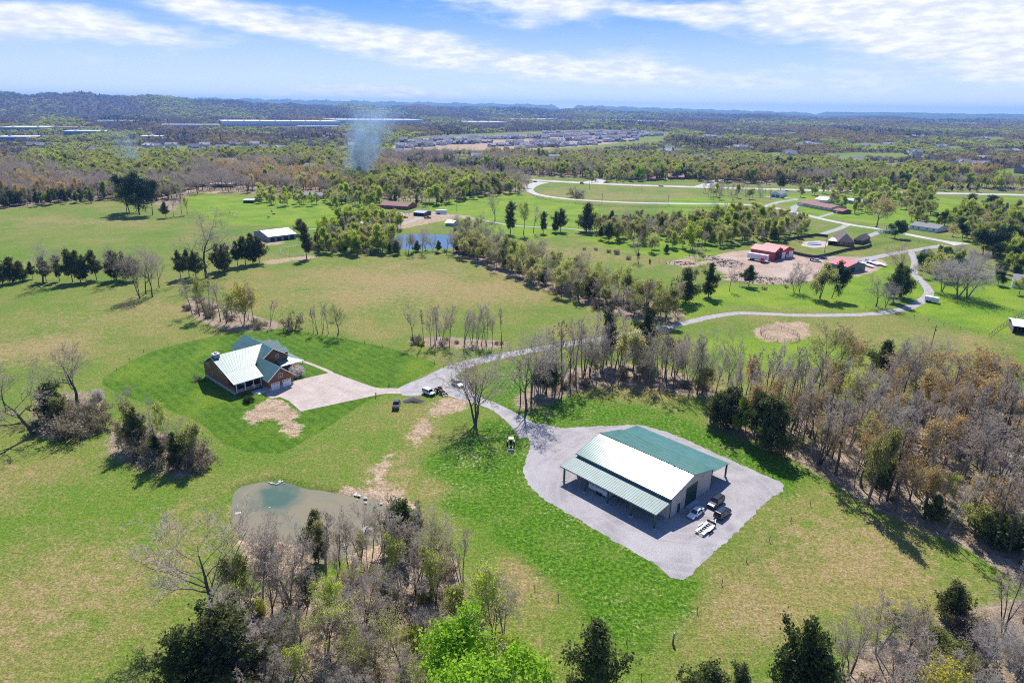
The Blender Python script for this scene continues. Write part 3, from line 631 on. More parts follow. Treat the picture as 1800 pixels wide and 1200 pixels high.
NAMES = {'bare_wide': 'bare_tree', 'bare': 'bare_tree', 'slim': 'bare_tree', 'bare_pale': 'bare_tree', 'orange': 'budding_tree', 'budgreen': 'budding_tree', 'yellow': 'budding_tree', 'green': 'leafy_tree', 'lime': 'leafy_tree',
         'olive': 'leafy_tree', 'cedar': 'cedar_tree', 'dark': 'evergreen_tree', 'round': 'leafy_tree', 'shrub': 'shrub', 'greenshrub': 'shrub', 'darkshrub': 'shrub', 'blossom': 'shrub'}
LOOK = {'bare_wide': 'spreading bare tree', 'bare': 'bare grey-brown tree', 'slim': 'tall slim bare tree', 'bare_pale': 'pale grey bare tree', 'orange': 'tree with orange buds', 'budgreen': 'tree with thin green buds',
        'yellow': 'bright yellow budding tree', 'green': 'fresh green leafy tree', 'lime': 'bright lime-green tree', 'olive': 'olive-green leafy tree', 'cedar': 'dark pointed cedar', 'dark': 'dark broad evergreen', 'round': 'round deep-green tree',
        'shrub': 'brown brushy thicket shrub', 'greenshrub': 'low green shrub', 'darkshrub': 'low dark shrub', 'blossom': 'white-flowering shrub'}
TR = random.Random(77)
def plant(kind, x, y, h, label, group=None, wide=1.0, rz=None, var=None, tilt=0.0):
    pl = PROTO[kind]; a, b_, mg, h0 = pl[TR.randrange(len(pl)) if var is None else var % len(pl)]
    k = h / h0; s = (k * wide * TR.uniform(.93, 1.07), k * wide * TR.uniform(.93, 1.07), k); rz = TR.uniform(0, 6.28) if rz is None else rz
    nm = NAMES[kind]; cat = 'shrub' if 'shrub' in kind or kind == 'blossom' else 'tree'
    z = float(terrain(np.array([x]), np.array([y]))[0]) if (math.hypot(x, y) > 4300 or math.hypot(x, y) < 420) else 0.0
    if math.hypot(x, y) < NEARLIM and cat == 'tree':
        r_ = thing(nm, (x, y, z), rz, label, cat, group); r_.scale = s
        if tilt: r_.rotation_euler.y = tilt
        for q, me_ in (('trunk', a), ('crown', b_)):
            c_ = bpy.data.objects.new(q, me_); COL.objects.link(c_); c_.parent = r_
    else:
        r_ = bpy.data.objects.new(nm, mg); COL.objects.link(r_); r_.location = (x, y, z); r_.rotation_euler.z = rz; r_.scale = s; tag(r_, label, cat, group)
    return r_
def ht(px, by, ty):
    """height in metres of something whose foot is at by and top at ty in the photograph"""
    x, y = P(px, by); lo, hi = 0, 60
    for _ in range(30):
        m_ = (lo + hi) / 2; zc = y * cp + (CAMH - m_) * sp; v = (-y * sp + (CAMH - m_) * cp) / zc * FPX; u = x / zc * FPX
        if 600 + u * sr + v * cr > ty: lo = m_
        else: hi = m_
    return lo
def T(kind, px, by, ty, label, wide=1.0, group=None, var=None, rz=None, tilt=0.0):
    x, y = P(px, by); return plant(kind, x, y, ht(px, by, ty), label, group, wide, rz, var, tilt)

# ---- trees one can point at
T('bare_wide', 58, 763, 640, 'leaning gnarled bare tree on the pasture west of the brush clump, long forked shadow', 1.5, var=0, tilt=-.12)
T('bare_wide', 136, 708, 605, 'big spreading bare tree rising out of the brush clump west of the log house', 1.65, var=1)
T('bare_wide', 12, 722, 640, 'bare tree cut by the photo edge behind the leaning gnarled one', 1.0, var=2)
T('bare_wide', 836, 748, 612, 'wide many-stemmed bare tree on the green slope between pickup and tractor', 1.35, var=3, rz=.6)
T('bare_wide', 364, 488, 366, 'very tall bare tree standing alone above the cedar row in the left pasture', 1.15, var=2)
T('bare_wide', 75, 500, 422, 'wide bare tree in the middle of the left cedar row', 1.2, var=0)
T('bare_wide', 372, 1096, 908, 'large bare tree at the pond wood edge, its limbs reaching over the pasture', 1.5, var=1)
for i, (a, b_, c_) in enumerate(((462, 1062, 912), (487, 1045, 930), (512, 1060, 905), (598, 1000, 888), (634, 985, 880))):
    T('bare', a, b_, c_, ('leaning slim bare tree nearest the mud flat of the pond', 'short bare tree between two leaning ones at the mud flat', 'tall bare tree on the pond bank in front of the dead branches', 'upright bare tree before the tan water of the pond', 'bare tree at the white rock end of the pond')[i], .9, tilt=(-.1, .08, 0, 0, .05)[i])
T('olive', 425, 1085, 975, 'rusty olive conifer-like tree right of the large bare tree by the pond wood', .6)
T('cedar', 560, 985, 893, 'slim dark cedar standing against the pond water', .8)
T('olive', 555, 990, 905, 'olive-green ivy-covered tree beside the pond cedar', .55)
for i, (a, b_, c_, w_) in enumerate(((405, 1225, 1070, 1.15), (340, 1250, 1110, 1.0), (440, 1215, 1120, .9))):
    T('cedar', a, b_, c_, ('biggest dark evergreen at the corner of the pond wood', 'dark evergreen cut by the bottom edge beside the open pasture', 'dark green evergreen behind the biggest one in the pond wood')[i], w_, var=1)
T('lime', 872, 1290, 1100, 'bright lime-green leafy tree at the bottom edge, the freshest green of all', 1.25)
T('cedar', 1040, 1262, 1092, 'tall dark pointed cedar alone at the bottom edge below the lush grass', .95, var=0)
T('cedar', 1390, 1262, 1092, 'bushy green cedar pair member, the taller, at the bottom edge', .72, var=1)
T('cedar', 1418, 1280, 1140, 'bushy green cedar pair member, the shorter, at the bottom edge', .85, var=3)
T('cedar', 1240, 1262, 1172, 'small cedar top peeking over the bottom edge beside the fence corner', 1.1, var=3)
T('cedar', 1292, 1262, 1168, 'narrow small cedar tip at the bottom edge right of its bushier neighbour', .9, var=2)
T('yellow', 1690, 1310, 1195, 'yellow-green bush-like tree at the bottom edge in the brown thicket', 1.2)
T('budgreen', 868, 1145, 975, 'slender tree with thin green buds above the lime-green tree', .9, var=1)
T('bare_pale', 885, 1115, 1015, 'small pale bare tree leaning right beside the slender budding one', .8)
T('cedar', 712, 960, 880, 'dark olive cedar where the dirt track meets the pond wood', 1.2, var=1)
T('bare', 736, 1045, 912, 'ivy-tangled bare tree behind the pond wood cedar', 1.0)
for i, (a, b_, c_, w_) in enumerate(((925, 722, 572, .9), (934, 708, 580, .8))): T('bare_wide', a, b_, c_, ('tallest bare tree at the west end of the row by the utility pole', 'second tall bare tree in the row by the utility pole')[i], w_, var=1 + i)
for i, (a, b_, c_) in enumerate(((960, 692, 575), (975, 686, 570), (988, 682, 560), (1000, 676, 552), (1012, 670, 560), (1024, 664, 548), (1036, 660, 556), (948, 700, 600), (1060, 655, 540), (1080, 650, 560))):
    T('slim' if i % 3 else 'bare', a, b_, c_, 'close-set bare tree in the row between gravel drive and green slope', 1.0, 'bare row trees by the gravel drive')
T('cedar', 1066, 640, 540, 'pointed cedar among the bare row trees, the western of two', .7, var=2)
T('cedar', 1131, 640, 540, 'pointed cedar above the row beside the winding drive, the eastern of two', .8, var=0)
for i, (a, b_, c_) in enumerate(((1095, 650, 585), (1115, 660, 580), (1150, 655, 575), (1165, 668, 585), (1180, 660, 590), (1140, 672, 610), (1200, 670, 600))):
    T(('bare', 'olive', 'slim')[i % 3], a, b_, c_, 'tangled brushy tree in the hedgerow north of the barn', .9, 'hedgerow trees north of the barn')
for i, (a, b_, c_) in enumerate(((1212, 688, 580), (1235, 690, 578), (1278, 678, 578), (1222, 680, 590))):
    T('bare', a, b_, c_, ('bare tree first of three above the round pen paddock', 'bare tree middle of three below the round pen', 'lone rounded bare tree standing right of its row below the round pen', 'shorter bare tree tucked in the row below the round pen')[i], .75)
for i, a in enumerate((727, 745, 757, 765, 790, 815, 829, 838, 846, 855, 866, 882, 776)):
    T('slim' if i % 2 else 'bare', a, 604 + (i * 7) % 6, 532 + (i * 11) % 14, 'bare tree in the thin row across the middle pasture', .8, 'thin bare row in the middle pasture')
for i, a in enumerate((551, 559, 567, 577)): T('slim', a, 586 + i % 2, 540 - i % 3 * 3, 'small bare tree in the short row beyond the house lawn', .9, 'short bare row beyond the house lawn')
T('budgreen', 594, 588, 532, 'green-tinged bushy tree at the end of the short row beyond the lawn', .95, var=0)
T('shrub', 517, 582, 546, 'single dark shrub on the lawn edge behind the log house', .8)
T('yellow', 428, 572, 500, 'bright yellow budding tree above the lawn north of the log house', 1.05)
T('bare', 448, 571, 490, 'bare tree standing inside the yellow budding tree', .6, var=0)
for i, (a, b_, c_) in enumerate(((338, 552, 482), (350, 556, 480), (362, 560, 488), (375, 562, 500), (388, 565, 498), (398, 568, 505), (345, 548, 500), (370, 552, 478), (409, 566, 515))):
    T(('bare', 'slim', 'budgreen')[i % 3], a, b_, c_, 'brushy bare tree in the creek line below the very tall tree', .85, 'creek line brush trees')
for i, (a, b_, c_) in enumerate(((105, 494, 448), (128, 496, 438), (142, 496, 440), (170, 492, 440), (152, 495, 448), (5, 500, 446), (22, 497, 452), (40, 494, 458), (82, 495, 452), (58, 490, 460), (205, 492, 440), (222, 494, 442), (196, 494, 455), (236, 493, 450))):
    T('cedar', a, b_, c_, 'dark cedar in the long row along the left pasture fence', .85, 'cedars along the left pasture fence')
for i, (a, b_, c_) in enumerate(((246, 524, 432), (256, 516, 436), (268, 522, 430), (280, 505, 440), (206, 498, 430))):
    T('bare_wide', a, b_, c_, ('bare tree with a long trunk, leftmost of three beyond the cedars', 'middle bare tree of three beyond the left cedars', 'bare tree right of three at the end of the left cedar row', 'small bare tree behind the three at the cedar row end', 'bare tree top among the left row cedars')[i], .75)
for i, (a, b_, c_) in enumerate(((318, 490, 440), (333, 486, 438), (345, 490, 442), (385, 476, 428), (400, 474, 428), (418, 468, 424), (432, 466, 416), (445, 464, 410), (456, 462, 415), (395, 480, 430))):
    T('cedar', a, b_, c_, 'dark cedar in the clump beside the very tall bare tree', .9, 'cedars beside the very tall bare tree')
T('dark', 245, 378, 304, 'biggest dark broad evergreen at the top of the left pasture', 1.1)
T('dark', 228, 374, 308, 'second dark evergreen in the shaded clump of the left pasture', .8)
T('dark', 268, 378, 318, 'dark evergreen on the right of the shaded pasture clump', .75)
T('green', 222, 372, 320, 'leafy tree on the left of the shaded pasture clump', .9)
for i, (a, b_, c_) in enumerate(((305, 381, 338), (320, 378, 334), (330, 378, 345))): T(('bare', 'bare', 'budgreen')[i], a, b_, c_, ('bare tree first of a small trio by the bright field', 'taller bare tree in the trio by the bright field', 'green-tinged tree in the trio by the bright field')[i], .8)
T('cedar', 292, 383, 355, 'small dark cedar foot of the pasture clump', 1.1)
T('cedar', 530, 413, 385, 'dark cedar right behind the white-roofed barn', 1.3, var=1); T('cedar', 539, 455, 392, 'slim dark cedar standing in front of the white-roofed barn yard', .9, var=2)
T('shrub', 822, 448, 438, 'low round brown thicket at the hedge end by the blue pond', 2.2)
for a, b_, c_, l_ in ((897, 411, 354, 'tall cedar west of the leafy trio in the middle pasture'), (985, 407, 367, 'cedar with a round top standing right in the middle pasture'), (976, 408, 372, 'cedar joined to the round-topped one'), (955, 410, 372, 'broad dark cedar beside the leafy trio'), (1031, 407, 357, 'lone tall cedar by the thin farm track'), (1205, 532, 470, 'tall cedar west of the pair near the drive'), (1245, 522, 462, 'tall cedar right of its pair near the drive bend'), (1316, 503, 466, 'small egg-shaped cedar below the debris heap'), (1570, 530, 462, 'dark evergreen mass beside the drive bend'), (1580, 522, 470, 'second dark evergreen by the shaded drive')):
    T('cedar', a, b_, c_, l_, .95 if a != 1316 else 1.4)
T('budgreen', 921, 412, 352, 'leafy-budded tall tree between cedars in the middle pasture', .9); T('bare', 937, 409, 356, 'bare tree beside the leafy-budded one in the middle pasture', .9)
T('bare_wide', 870, 388, 334, 'lone dark bare tree between the fence and the farm track', .9, var=1); T('bare_wide', 1122, 462, 412, 'lone bare tree on the brown slope east of the hedge', .9, var=0)
T('olive', 1441, 525, 462, 'dusky broad evergreen, upright one of the leaning pair', .8); T('dark', 1440, 524, 466, 'dark crown behind the upright of the leaning pair', .7); T('dark', 1462, 524, 460, 'dark evergreen leaning right below the red sheds', .75, tilt=.2)
for a, b_, c_, l_ in ((1405, 514, 452, 'bare tree left of the leaning evergreen pair'), (1396, 515, 470, 'shorter bare tree below the red yard'), (1282, 512, 462, 'bare tree at the left side of the red yard')): T('bare', a, b_, c_, l_, .9)
T('bare_wide', 1540, 538, 478, 'bare tree leaning over the grass left of the drive bend', 1.0, var=2); T('bare_pale', 1556, 540, 490, 'grey bare tree in front of the dark evergreens at the drive', .9)
T('bare_wide', 1585, 490, 428, 'spidery bare tree behind the drive evergreens', 1.1, var=0)
T('bare_pale', 1683, 524, 452, 'broad silvery bare tree right of the white trailer', 1.9); T('bare_pale', 1700, 524, 456, 'second silvery bare crown joined to the broad one', 1.7); T('bare_pale', 1655, 512, 452, 'silvery bare tree left of the broad pair', 1.2)
T('olive', 1645, 490, 442, 'olive leafy tree between the drive and the silvery trees', 1.2); T('dark', 1745, 448, 395, 'big dark evergreen beyond the turning circle', 1.5); T('dark', 1728, 446, 402, 'dark evergreen left half of the mass by the turning circle', 1.2)
T('orange', 1540, 400, 341, 'large orange-gold tree in the ranch house garden', 1.3, var=0); T('round', 1572, 418, 387, 'round deep-green tree across the road from the brick house', 1.2)
T('orange', 1615, 708, 598, 'big spreading tree with orange buds behind the right wood', 1.3, var=1); T('orange', 1690, 715, 605, 'orange-budding tree right of the big spreading one', 1.2, var=0)
T('budgreen', 1432, 670, 562, 'vase-shaped yellow-green budding tree below the round pen', 1.1, var=0); T('orange', 1470, 668, 575, 'orange-tinged half of the vase-shaped trees', 1.1, var=0)
T('bare_wide', 1600, 675, 582, 'pale green-grey bare tree left of the utility pole', 1.0, var=3); T('bare_wide', 1640, 680, 590, 'bare tree behind the right wood beside the pole', 1.0, var=1)
T('cedar', 1545, 680, 598, 'narrow dark cedar at the back of the right wood', 1.1)
for i, (a, b_, c_) in enumerate(((1275, 752, 680), (1260, 746, 690), (1290, 750, 688))): T('cedar', a, b_, c_, 'dark cedar in the dense clump at the west tip of the right wood', 1.05, 'cedars at the west tip of the right wood')
T('green', 1300, 768, 700, 'light yellow-green small tree before the dark cedars', .75, var=1)
for a, b_, c_ in ((1328, 780, 690), (1340, 788, 695), (1355, 795, 700)): T('cedar', a, b_, c_, 'dark ivy-clad evergreen next to the yellow-green small tree', .9, 'evergreens behind the small green tree')
T('olive', 1525, 888, 740, 'tall dusky olive tree at the middle of the right wood edge', .4, var=1)
T('cedar', 1545, 880, 790, 'small dark evergreen beside the dusky olive tree at the wood edge', .8, var=2)
T('darkshrub', 1765, 950, 905, 'dark green bush at the foot of the right wood', 1.2); T('darkshrub', 1790, 960, 905, 'dark green bush at the photo edge below the right wood', 1.2)
T('lime', 1122, 318, 292, 'vivid green round tree north of the highway', .95); T('cedar', 1652, 362, 338, 'round cedar left of two beside the highway', 1.6, var=3) if False else None
T('cedar', 1706, 356, 340, 'round cedar, left of two beyond the highway verge', 1.6, var=3); T('cedar', 1742, 366, 343, 'round cedar, right of two by the highway verge', 1.7, var=3)
T('cedar', 1372, 334, 306, 'dark pointed evergreen beside the highway trees', 1.1); T('round', 1590, 330, 305, 'round green tree before the brick ranch houses', 1.0)
T('shrub', 1013, 347, 326, 'round brushy tree alone in the road island', 1.1)
T('darkshrub', 438, 706, 694, 'brownish bush by the log house porch steps', .9); T('blossom', 524, 660, 642, 'white-flowering shrub at the corner of the garage wing', 1.0); T('shrub', 348, 668, 655, 'small brown bush at the back corner of the log house', .8)
for i, (a, b_, c_) in enumerate(((575, 1012, 900), (655, 975, 900), (672, 962, 885), (690, 980, 890), (535, 1050, 935), (440, 1070, 960), (615, 1020, 915), (548, 1025, 945))):
    T('bare' if i % 2 else 'slim', a, b_, c_, 'bare tree screening the near bank of the muddy pond', 1.0, 'bare trees screening the muddy pond')
# ---- shrubs and brush clumps west of the house
for i, (k_, a, b_, c_, w_) in enumerate((('cedar', 95, 742, 672, .9), ('olive', 115, 745, 690, .8), ('shrub', 150, 750, 712, 1.1), ('shrub', 135, 765, 722, 1.2), ('shrub', 168, 735, 700, .9), ('blossom', 172, 700, 682, .8), ('shrub', 110, 752, 710, 1.0), ('shrub', 185, 752, 722, .8))):
    T(k_, a, b_, c_, 'thicket ' + ({'cedar': 'evergreen', 'olive': 'ivy-grown tree'}.get(k_, 'bush')) + ' in the brush clump under the big bare tree' if k_ != 'blossom' else 'white-flowering bush at the edge of the brush clump', w_, None if k_ == 'blossom' else 'brush clump west of the house')
for i, (k_, a, b_, c_, w_) in enumerate((('bare', 232, 780, 680, .7), ('olive', 228, 788, 705, .6), ('cedar', 246, 786, 716, .7), ('shrub', 225, 778, 735, .9), ('bare', 278, 790, 695, .6), ('budgreen', 300, 800, 700, .6), ('shrub', 268, 795, 752, 1.1), ('shrub', 290, 812, 765, 1.1), ('olive', 335, 818, 742, .7), ('cedar', 312, 822, 760, .9), ('bare', 322, 815, 735, .7), ('shrub', 345, 820, 775, .8), ('greenshrub', 262, 800, 775, .7), ('bare', 298, 822, 740, .6), ('cedar', 278, 812, 765, 1.0))):
    T(k_, a, b_, c_, 'tangled %s in the brush line between pond and log house' % {'bare': 'bare tree', 'cedar': 'evergreen', 'olive': 'ivy-grown tree', 'shrub': 'brown bush', 'budgreen': 'budding tree', 'greenshrub': 'green bush'}[k_], w_, 'brush line between pond and log house')
# ---- wooded areas
def scatter(poly, step, seed, pxl=True):
    pl = PP(poly) if pxl else poly; a = np.array(pl); r_ = random.Random(seed); out = []
    x0, y0 = a.min(0); x1, y1 = a.max(0); nx, ny = int((x1 - x0) / step) + 1, int((y1 - y0) / step) + 1
    xs = np.array([[x0 + (i + r_.random()) * step, y0 + (j + r_.random()) * step] for i in range(nx) for j in range(ny)])
    return xs[sdist(xs[:, 0], xs[:, 1], pl) > 0].tolist()
CAND = []
def wood(poly, step, kinds, where, seed, hs=None):
    """kinds: list of (kind, weight, hmin, hmax)"""
    r_ = random.Random(seed); tot = sum(k[1] for k in kinds)
    for x, y in scatter(poly, step, seed):
        q = r_.random() * tot
        for k_, w_, h0, h1 in kinds:
            q -= w_
            if q <= 0: break
        CAND.append((k_, x, y, r_.uniform(h0, h1) * r_.uniform(.72, 1.12), where))
wood(WOODS_NEAR['right'], 4.2, [('slim', 14, 15, 22), ('bare', 2, 12, 17), ('orange', 4.5, 13, 18), ('cedar', .35, 6, 9), ('budgreen', 1.2, 11, 14), ('olive', .6, 8, 12), ('shrub', 1.2, 1.5, 3)], 'in the right-hand wood', 1)
wood(WOODS_NEAR['bottom'], 3.4, [('slim', 12, 10, 15), ('bare', 6, 9, 13), ('bare_pale', 3, 7, 10), ('olive', 1.2, 5, 8), ('budgreen', 7.5, 8, 13), ('green', 1.0, 6, 9), ('cedar', .3, 5, 7), ('shrub', 5, 2.5, 5), ('greenshrub', 1, 2, 3)], 'in the wood below the pond', 2)
wood(WOODS_NEAR['bottomright'], 4.2, [('bare', 6, 9, 14), ('bare_pale', 3, 8, 12), ('slim', 3, 10, 14), ('olive', 1.2, 6, 9), ('shrub', 7, 3, 5.5), ('cedar', .4, 5, 8)], 'in the thicket at the bottom right', 3)
wood(WOODS_NEAR['centre'], 4.4, [('slim', 7, 15, 20), ('bare', 4, 13, 18), ('shrub', 5, 2, 4), ('cedar', .6, 8, 11), ('olive', 1, 8, 11)], 'in the tree row north of the barn', 4)
wood(WOODS_NEAR['row'], 5.5, [('slim', 4, 10, 13), ('shrub', 6, 1.5, 3.5), ('greenshrub', 1, 1, 2)], 'in the thin middle pasture row', 5)
wood(WOODS_NEAR['hedge'], 5.0, [('bare', 4, 12, 17), ('slim', 2, 12, 16), ('budgreen', 4, 11, 16), ('olive', 6, 10, 15), ('cedar', .7, 7, 10), ('shrub', 4, 2.5, 5)], 'in the long diagonal hedge', 6)
wood(WOODS_NEAR['brush'], 6, [('shrub', 6, 2, 4), ('slim', 2, 9, 12), ('greenshrub', 1, 1.5, 3)], 'in the creek line brush', 7)
wood([(60, 755), (70, 730), (150, 715), (185, 730), (165, 765), (110, 775)], 3.5, [('shrub', 6, 2, 4)], 'in the brush clump under the big bare tree', 8)
wood([(205, 780), (215, 765), (250, 760), (330, 790), (360, 815), (340, 832), (260, 822)], 3.5, [('shrub', 6, 2, 4), ('greenshrub', 2, 1.5, 3)], 'in the brush line between pond and log house', 9)
MIDG = [('green', 5, 12, 18), ('olive', 4, 10, 15), ('bare', 2.5, 10, 15), ('budgreen', 3, 10, 14), ('cedar', 1.5, 6, 10)]
wood([(560, 446), (565, 425), (620, 418), (690, 415), (698, 448), (640, 452)], 5.8, [('green', 5, 12, 17), ('olive', 3, 10, 14), ('bare', 2, 12, 16), ('cedar', 1, 7, 10), ('shrub', 2, 3, 5)], 'in the grove west of the blue pond', 10)
wood([(545, 440), (550, 415), (580, 420), (580, 445)], 7, [('cedar', 2, 6, 8), ('shrub', 3, 4, 6)], 'in the scrub behind the white-roofed barn', 11)
wood([(695, 450), (698, 437), (800, 438), (815, 440), (815, 450), (750, 448)], 5.5, [('bare', 4, 10, 15), ('cedar', 2, 7, 9), ('budgreen', 1, 9, 12), ('shrub', 3, 1.5, 3)], 'on the near bank of the blue pond', 12)
wood([(600, 415), (590, 395), (640, 385), (700, 388), (720, 402), (690, 412)], 7, [('green', 3, 11, 15), ('olive', 3, 9, 12), ('bare', 2, 9, 12)], 'among the sheds north of the grove', 13)
wood([(820, 440), (790, 405), (850, 400), (880, 430), (900, 445)], 6.5, [('bare', 3, 11, 14), ('olive', 3, 9, 12), ('shrub', 2, 3, 5)], 'where the hedge meets the farm track', 14)
wood([(1040, 425), (1035, 400), (1100, 392), (1180, 395), (1200, 415), (1130, 430)], 7, [('cedar', 2.5, 8, 12), ('olive', 3, 10, 13), ('bare', 3, 10, 14), ('shrub', 2, 2, 4)], 'in the cedar grove south of the curving road', 15)
wood([(1180, 440), (1170, 405), (1230, 385), (1330, 385), (1420, 400), (1400, 425), (1320, 425), (1250, 440)], 7, [('green', 4, 10, 15), ('olive', 3, 10, 14), ('bare', 3, 10, 15), ('cedar', 1, 6, 9)], 'in the grove behind the red sheds', 16)
wood([(1060, 430), (1150, 420), (1180, 440), (1280, 450), (1240, 475), (1150, 450)], 14, [('bare', 3, 7, 11), ('cedar', 1, 5, 7), ('olive', 2, 6, 9), ('shrub', 2, 2, 3)], 'scattered over the slope west of the red yard', 17)
wood([(1000, 430), (1100, 440), (1180, 465), (1260, 480), (1255, 488), (1150, 470), (1010, 436)], 12, [('shrub', 5, 1.5, 3), ('cedar', 2, 2.5, 5)], 'along the overgrown fence on the slope', 18)
wood([(1560, 330), (1480, 334), (1380, 352), (1400, 345), (1480, 344), (1500, 352), (1420, 365), (1500, 378), (1560, 372), (1560, 350), (1640, 345), (1640, 400), (1600, 400), (1580, 380), (1560, 345)], 12, [('green', 4, 11, 16), ('olive', 4, 11, 15), ('bare', 2, 10, 14), ('orange', .5, 9, 12)], 'in the gardens around the ranch houses', 19)
wood([(1640, 400), (1690, 370), (1800, 375), (1800, 480), (1740, 455), (1700, 425), (1650, 412)], 8.5, [('green', 4, 10, 15), ('olive', 3, 9, 12), ('bare', 3, 9, 13), ('dark', 1, 9, 12), ('orange', .6, 9, 12)], 'beyond the turning circle', 20)
wood([(1740, 500), (1760, 470), (1830, 470), (1830, 530), (1780, 520)], 8, [('green', 4, 8, 11), ('round', 2, 7, 9), ('dark', 1, 7, 10), ('bare', 2, 8, 11)], 'around the house at the right edge', 21)
wood([(1600, 480), (1630, 455), (1720, 455), (1740, 470), (1680, 490), (1640, 500)], 7, [('green', 3, 7, 10), ('round', 2, 7, 9), ('bare_pale', 3, 8, 11)], 'behind the silvery trees', 22)
wood([(560, 352), (600, 340), (660, 345), (760, 352), (770, 330), (880, 330), (920, 340), (880, 344), (770, 362), (740, 365), (640, 372), (580, 365)], 8.5, MIDG, 'in the shelter belt beyond the pastures', 23)
wood([(430, 352), (470, 345), (560, 345), (570, 362), (500, 366), (450, 360)], 11, [('green', 5, 9, 13), ('olive', 2, 8, 12), ('bare', 1, 9, 12)], 'dotted on the lawns beyond the bright field', 24)
wood([(0, 368), (0, 345), (140, 335), (200, 345), (170, 356), (80, 362)], 7.5, [('cedar', 7, 8, 12), ('bare', 2, 9, 13), ('green', 1, 8, 11)], 'in the dark belt at the top of the left pasture', 25)
wood([(190, 354), (220, 340), (300, 336), (320, 340), (290, 352), (260, 362), (230, 362)], 10, [('cedar', 2, 7, 10), ('olive', 2, 8, 11), ('bare', 2, 9, 12), ('shrub', 2, 3, 4)], 'in the scrub near the small red barn', 26)
wood([(1200, 346), (1220, 338), (1340, 336), (1360, 350), (1300, 356)], 15, [('bare', 5, 11, 15), ('green', 2, 10, 13)], 'along the highway by the small garage', 27)
wood([(1330, 500), (1390, 496), (1400, 505), (1340, 510)], 12, [('shrub', 2, 2, 3), ('cedar', .5, 3, 5)], 'along the fence below the red yard', 28)
wood([(1395, 330), (1560, 333), (1640, 336), (1720, 340), (1720, 334), (1560, 326), (1400, 322)], 10, [('green', 3, 9, 13), ('olive', 3, 9, 12), ('cedar', 2, 5, 8), ('bare', 2, 9, 12)], 'on the far verge by the ranch houses', 29)
wood([(1040, 322), (1020, 308), (1240, 304), (1260, 312), (1200, 318)], 9, [('green', 3, 11, 15), ('olive', 4, 9, 13), ('bare', 3, 10, 13), ('dark', 1, 9, 12)], 'on the north side of the highway', 30)
wood([(1170, 312), (1180, 300), (1430, 298), (1430, 316), (1380, 320), (1250, 315)], 9.5, [('dark', 6, 12, 17), ('olive', 2, 9, 12), ('green', 1, 9, 12), ('bare', 1, 10, 13)], 'in the dark pine stand north of the highway', 31)
# ---- country further off: woods on the far side of the fields
def far_fill():
    g = np.random.default_rng(9); openp = [PP(p) for p in FAROPEN]; r = 640.0; out = []
    while r < 11500:
        s_ = max(8.5, r / 118); nn = int(2 * R(52) * r / s_)
        a = R(-52) + (np.arange(nn) + g.random(nn)) * (2 * R(52) / nn); rr = r + g.random(nn) * s_
        x, y = rr * np.sin(a), rr * np.cos(a); ok = y > 300
        for pl in openp:
            pa = np.array(pl); q = (x > pa[:, 0].min()) & (x < pa[:, 0].max()) & (y > pa[:, 1].min()) & (y < pa[:, 1].max()) & ok
            if q.any(): i = np.where(q)[0]; ok[i[sdist(x[i], y[i], pl) > -3]] = False
        for bx in KEEPOUT:
            i = np.where(ok & (np.abs(y - bx[1]) < bx[3] + 20) & (np.abs(x - bx[0]) < bx[2] + 20))[0]
            if len(i): ok[i[(np.abs(x[i] - bx[0]) < bx[2]) & (np.abs(y[i] - bx[1]) < bx[3])]] = False
        for u, v in zip(x[ok], y[ok]): out.append((u, v, s_))
        r += s_ * .95
    return out
KEEPOUT = []     # (x, y, half width, half depth) filled by far buildings
# ------------------------------------------------------------------ building materials
def ribmat(name, col, rough=.3, rnd=0.0, spec=.5):
    return mat(name, col, rough, 0, nscale=.6, namt=.10, rnd=rnd, spec=spec)
GREENM = ribmat('green_metal', (.095, .215, .19), .2, spec=.3)
HOUSEROOF = ribmat('house_green_metal', (.095, .185, .172), .44, spec=.5)
LEANM = ribmat('lean_to_metal', (.15, .23, .215), .45, spec=.2)
TRIM = mat('green_trim', (.02, .09, .08), .5)
TANM = mat('tan_metal_siding', (.66, .56, .50), .55, nscale=.5, namt=.08)
DKGREEN = mat('door_green', (.015, .06, .05), .5)
DARK = mat('dark_void', (.02, .02, .022), .8); DARKG = mat('window_glass', (.03, .04, .06), .08, spec=.8)  # first one: near-black colour painted as the shade inside openings
LOG = mat('log_siding', (.24, .095, .035), .7, nscale=3, namt=.3, bump=.2); LOGD = mat('dark_wood', (.12, .06, .035), .75, nscale=3, namt=.3)
WHITE = mat('white_paint', (.75, .76, .78), .5, namt=.05); FARWH = mat('far_white_roof', (.58, .60, .64), .6)
WHITEROOF = mat('white_metal_roof', (.78, .78, .80), .4, namt=.05)
REDM = mat('red_metal', (.42, .035, .04), .5, nscale=.6, namt=.12); REDR = mat('red_metal_roof', (.55, .06, .085), .6, nscale=.6, namt=.1); PINKR = mat('faded_red_roof', (.55, .22, .22), .65, nscale=.6, namt=.1)
BRICK = mat('brick', (.25, .10, .075), .85, nscale=6, namt=.2); SHING = mat('shingles', (.13, .10, .095), .9, nscale=4, namt=.2); SHINGG = mat('shingles_grey', (.22, .21, .22), .9, nscale=4, namt=.15)
SHINGR = mat('shingles_red', (.27, .14, .12), .9, nscale=4, namt=.15); BEIGE = mat('beige_siding', (.55, .47, .36), .7, namt=.08); STONE = mat('stone', (.40, .38, .37), .85, nscale=3, namt=.3)
STEEL = mat('galvanised', (.45, .47, .5), .4, .6); RUBBER = mat('rubber', (.02, .02, .02), .8); BLUEROOF = mat('blue_roof', (.30, .38, .46), .4, namt=.1); WOODG = mat('weathered_wood', (.20, .17, .14), .9, nscale=3, namt=.3)
CONCP = mat('concrete_pad', (.55, .53, .5), .85, namt=.15)
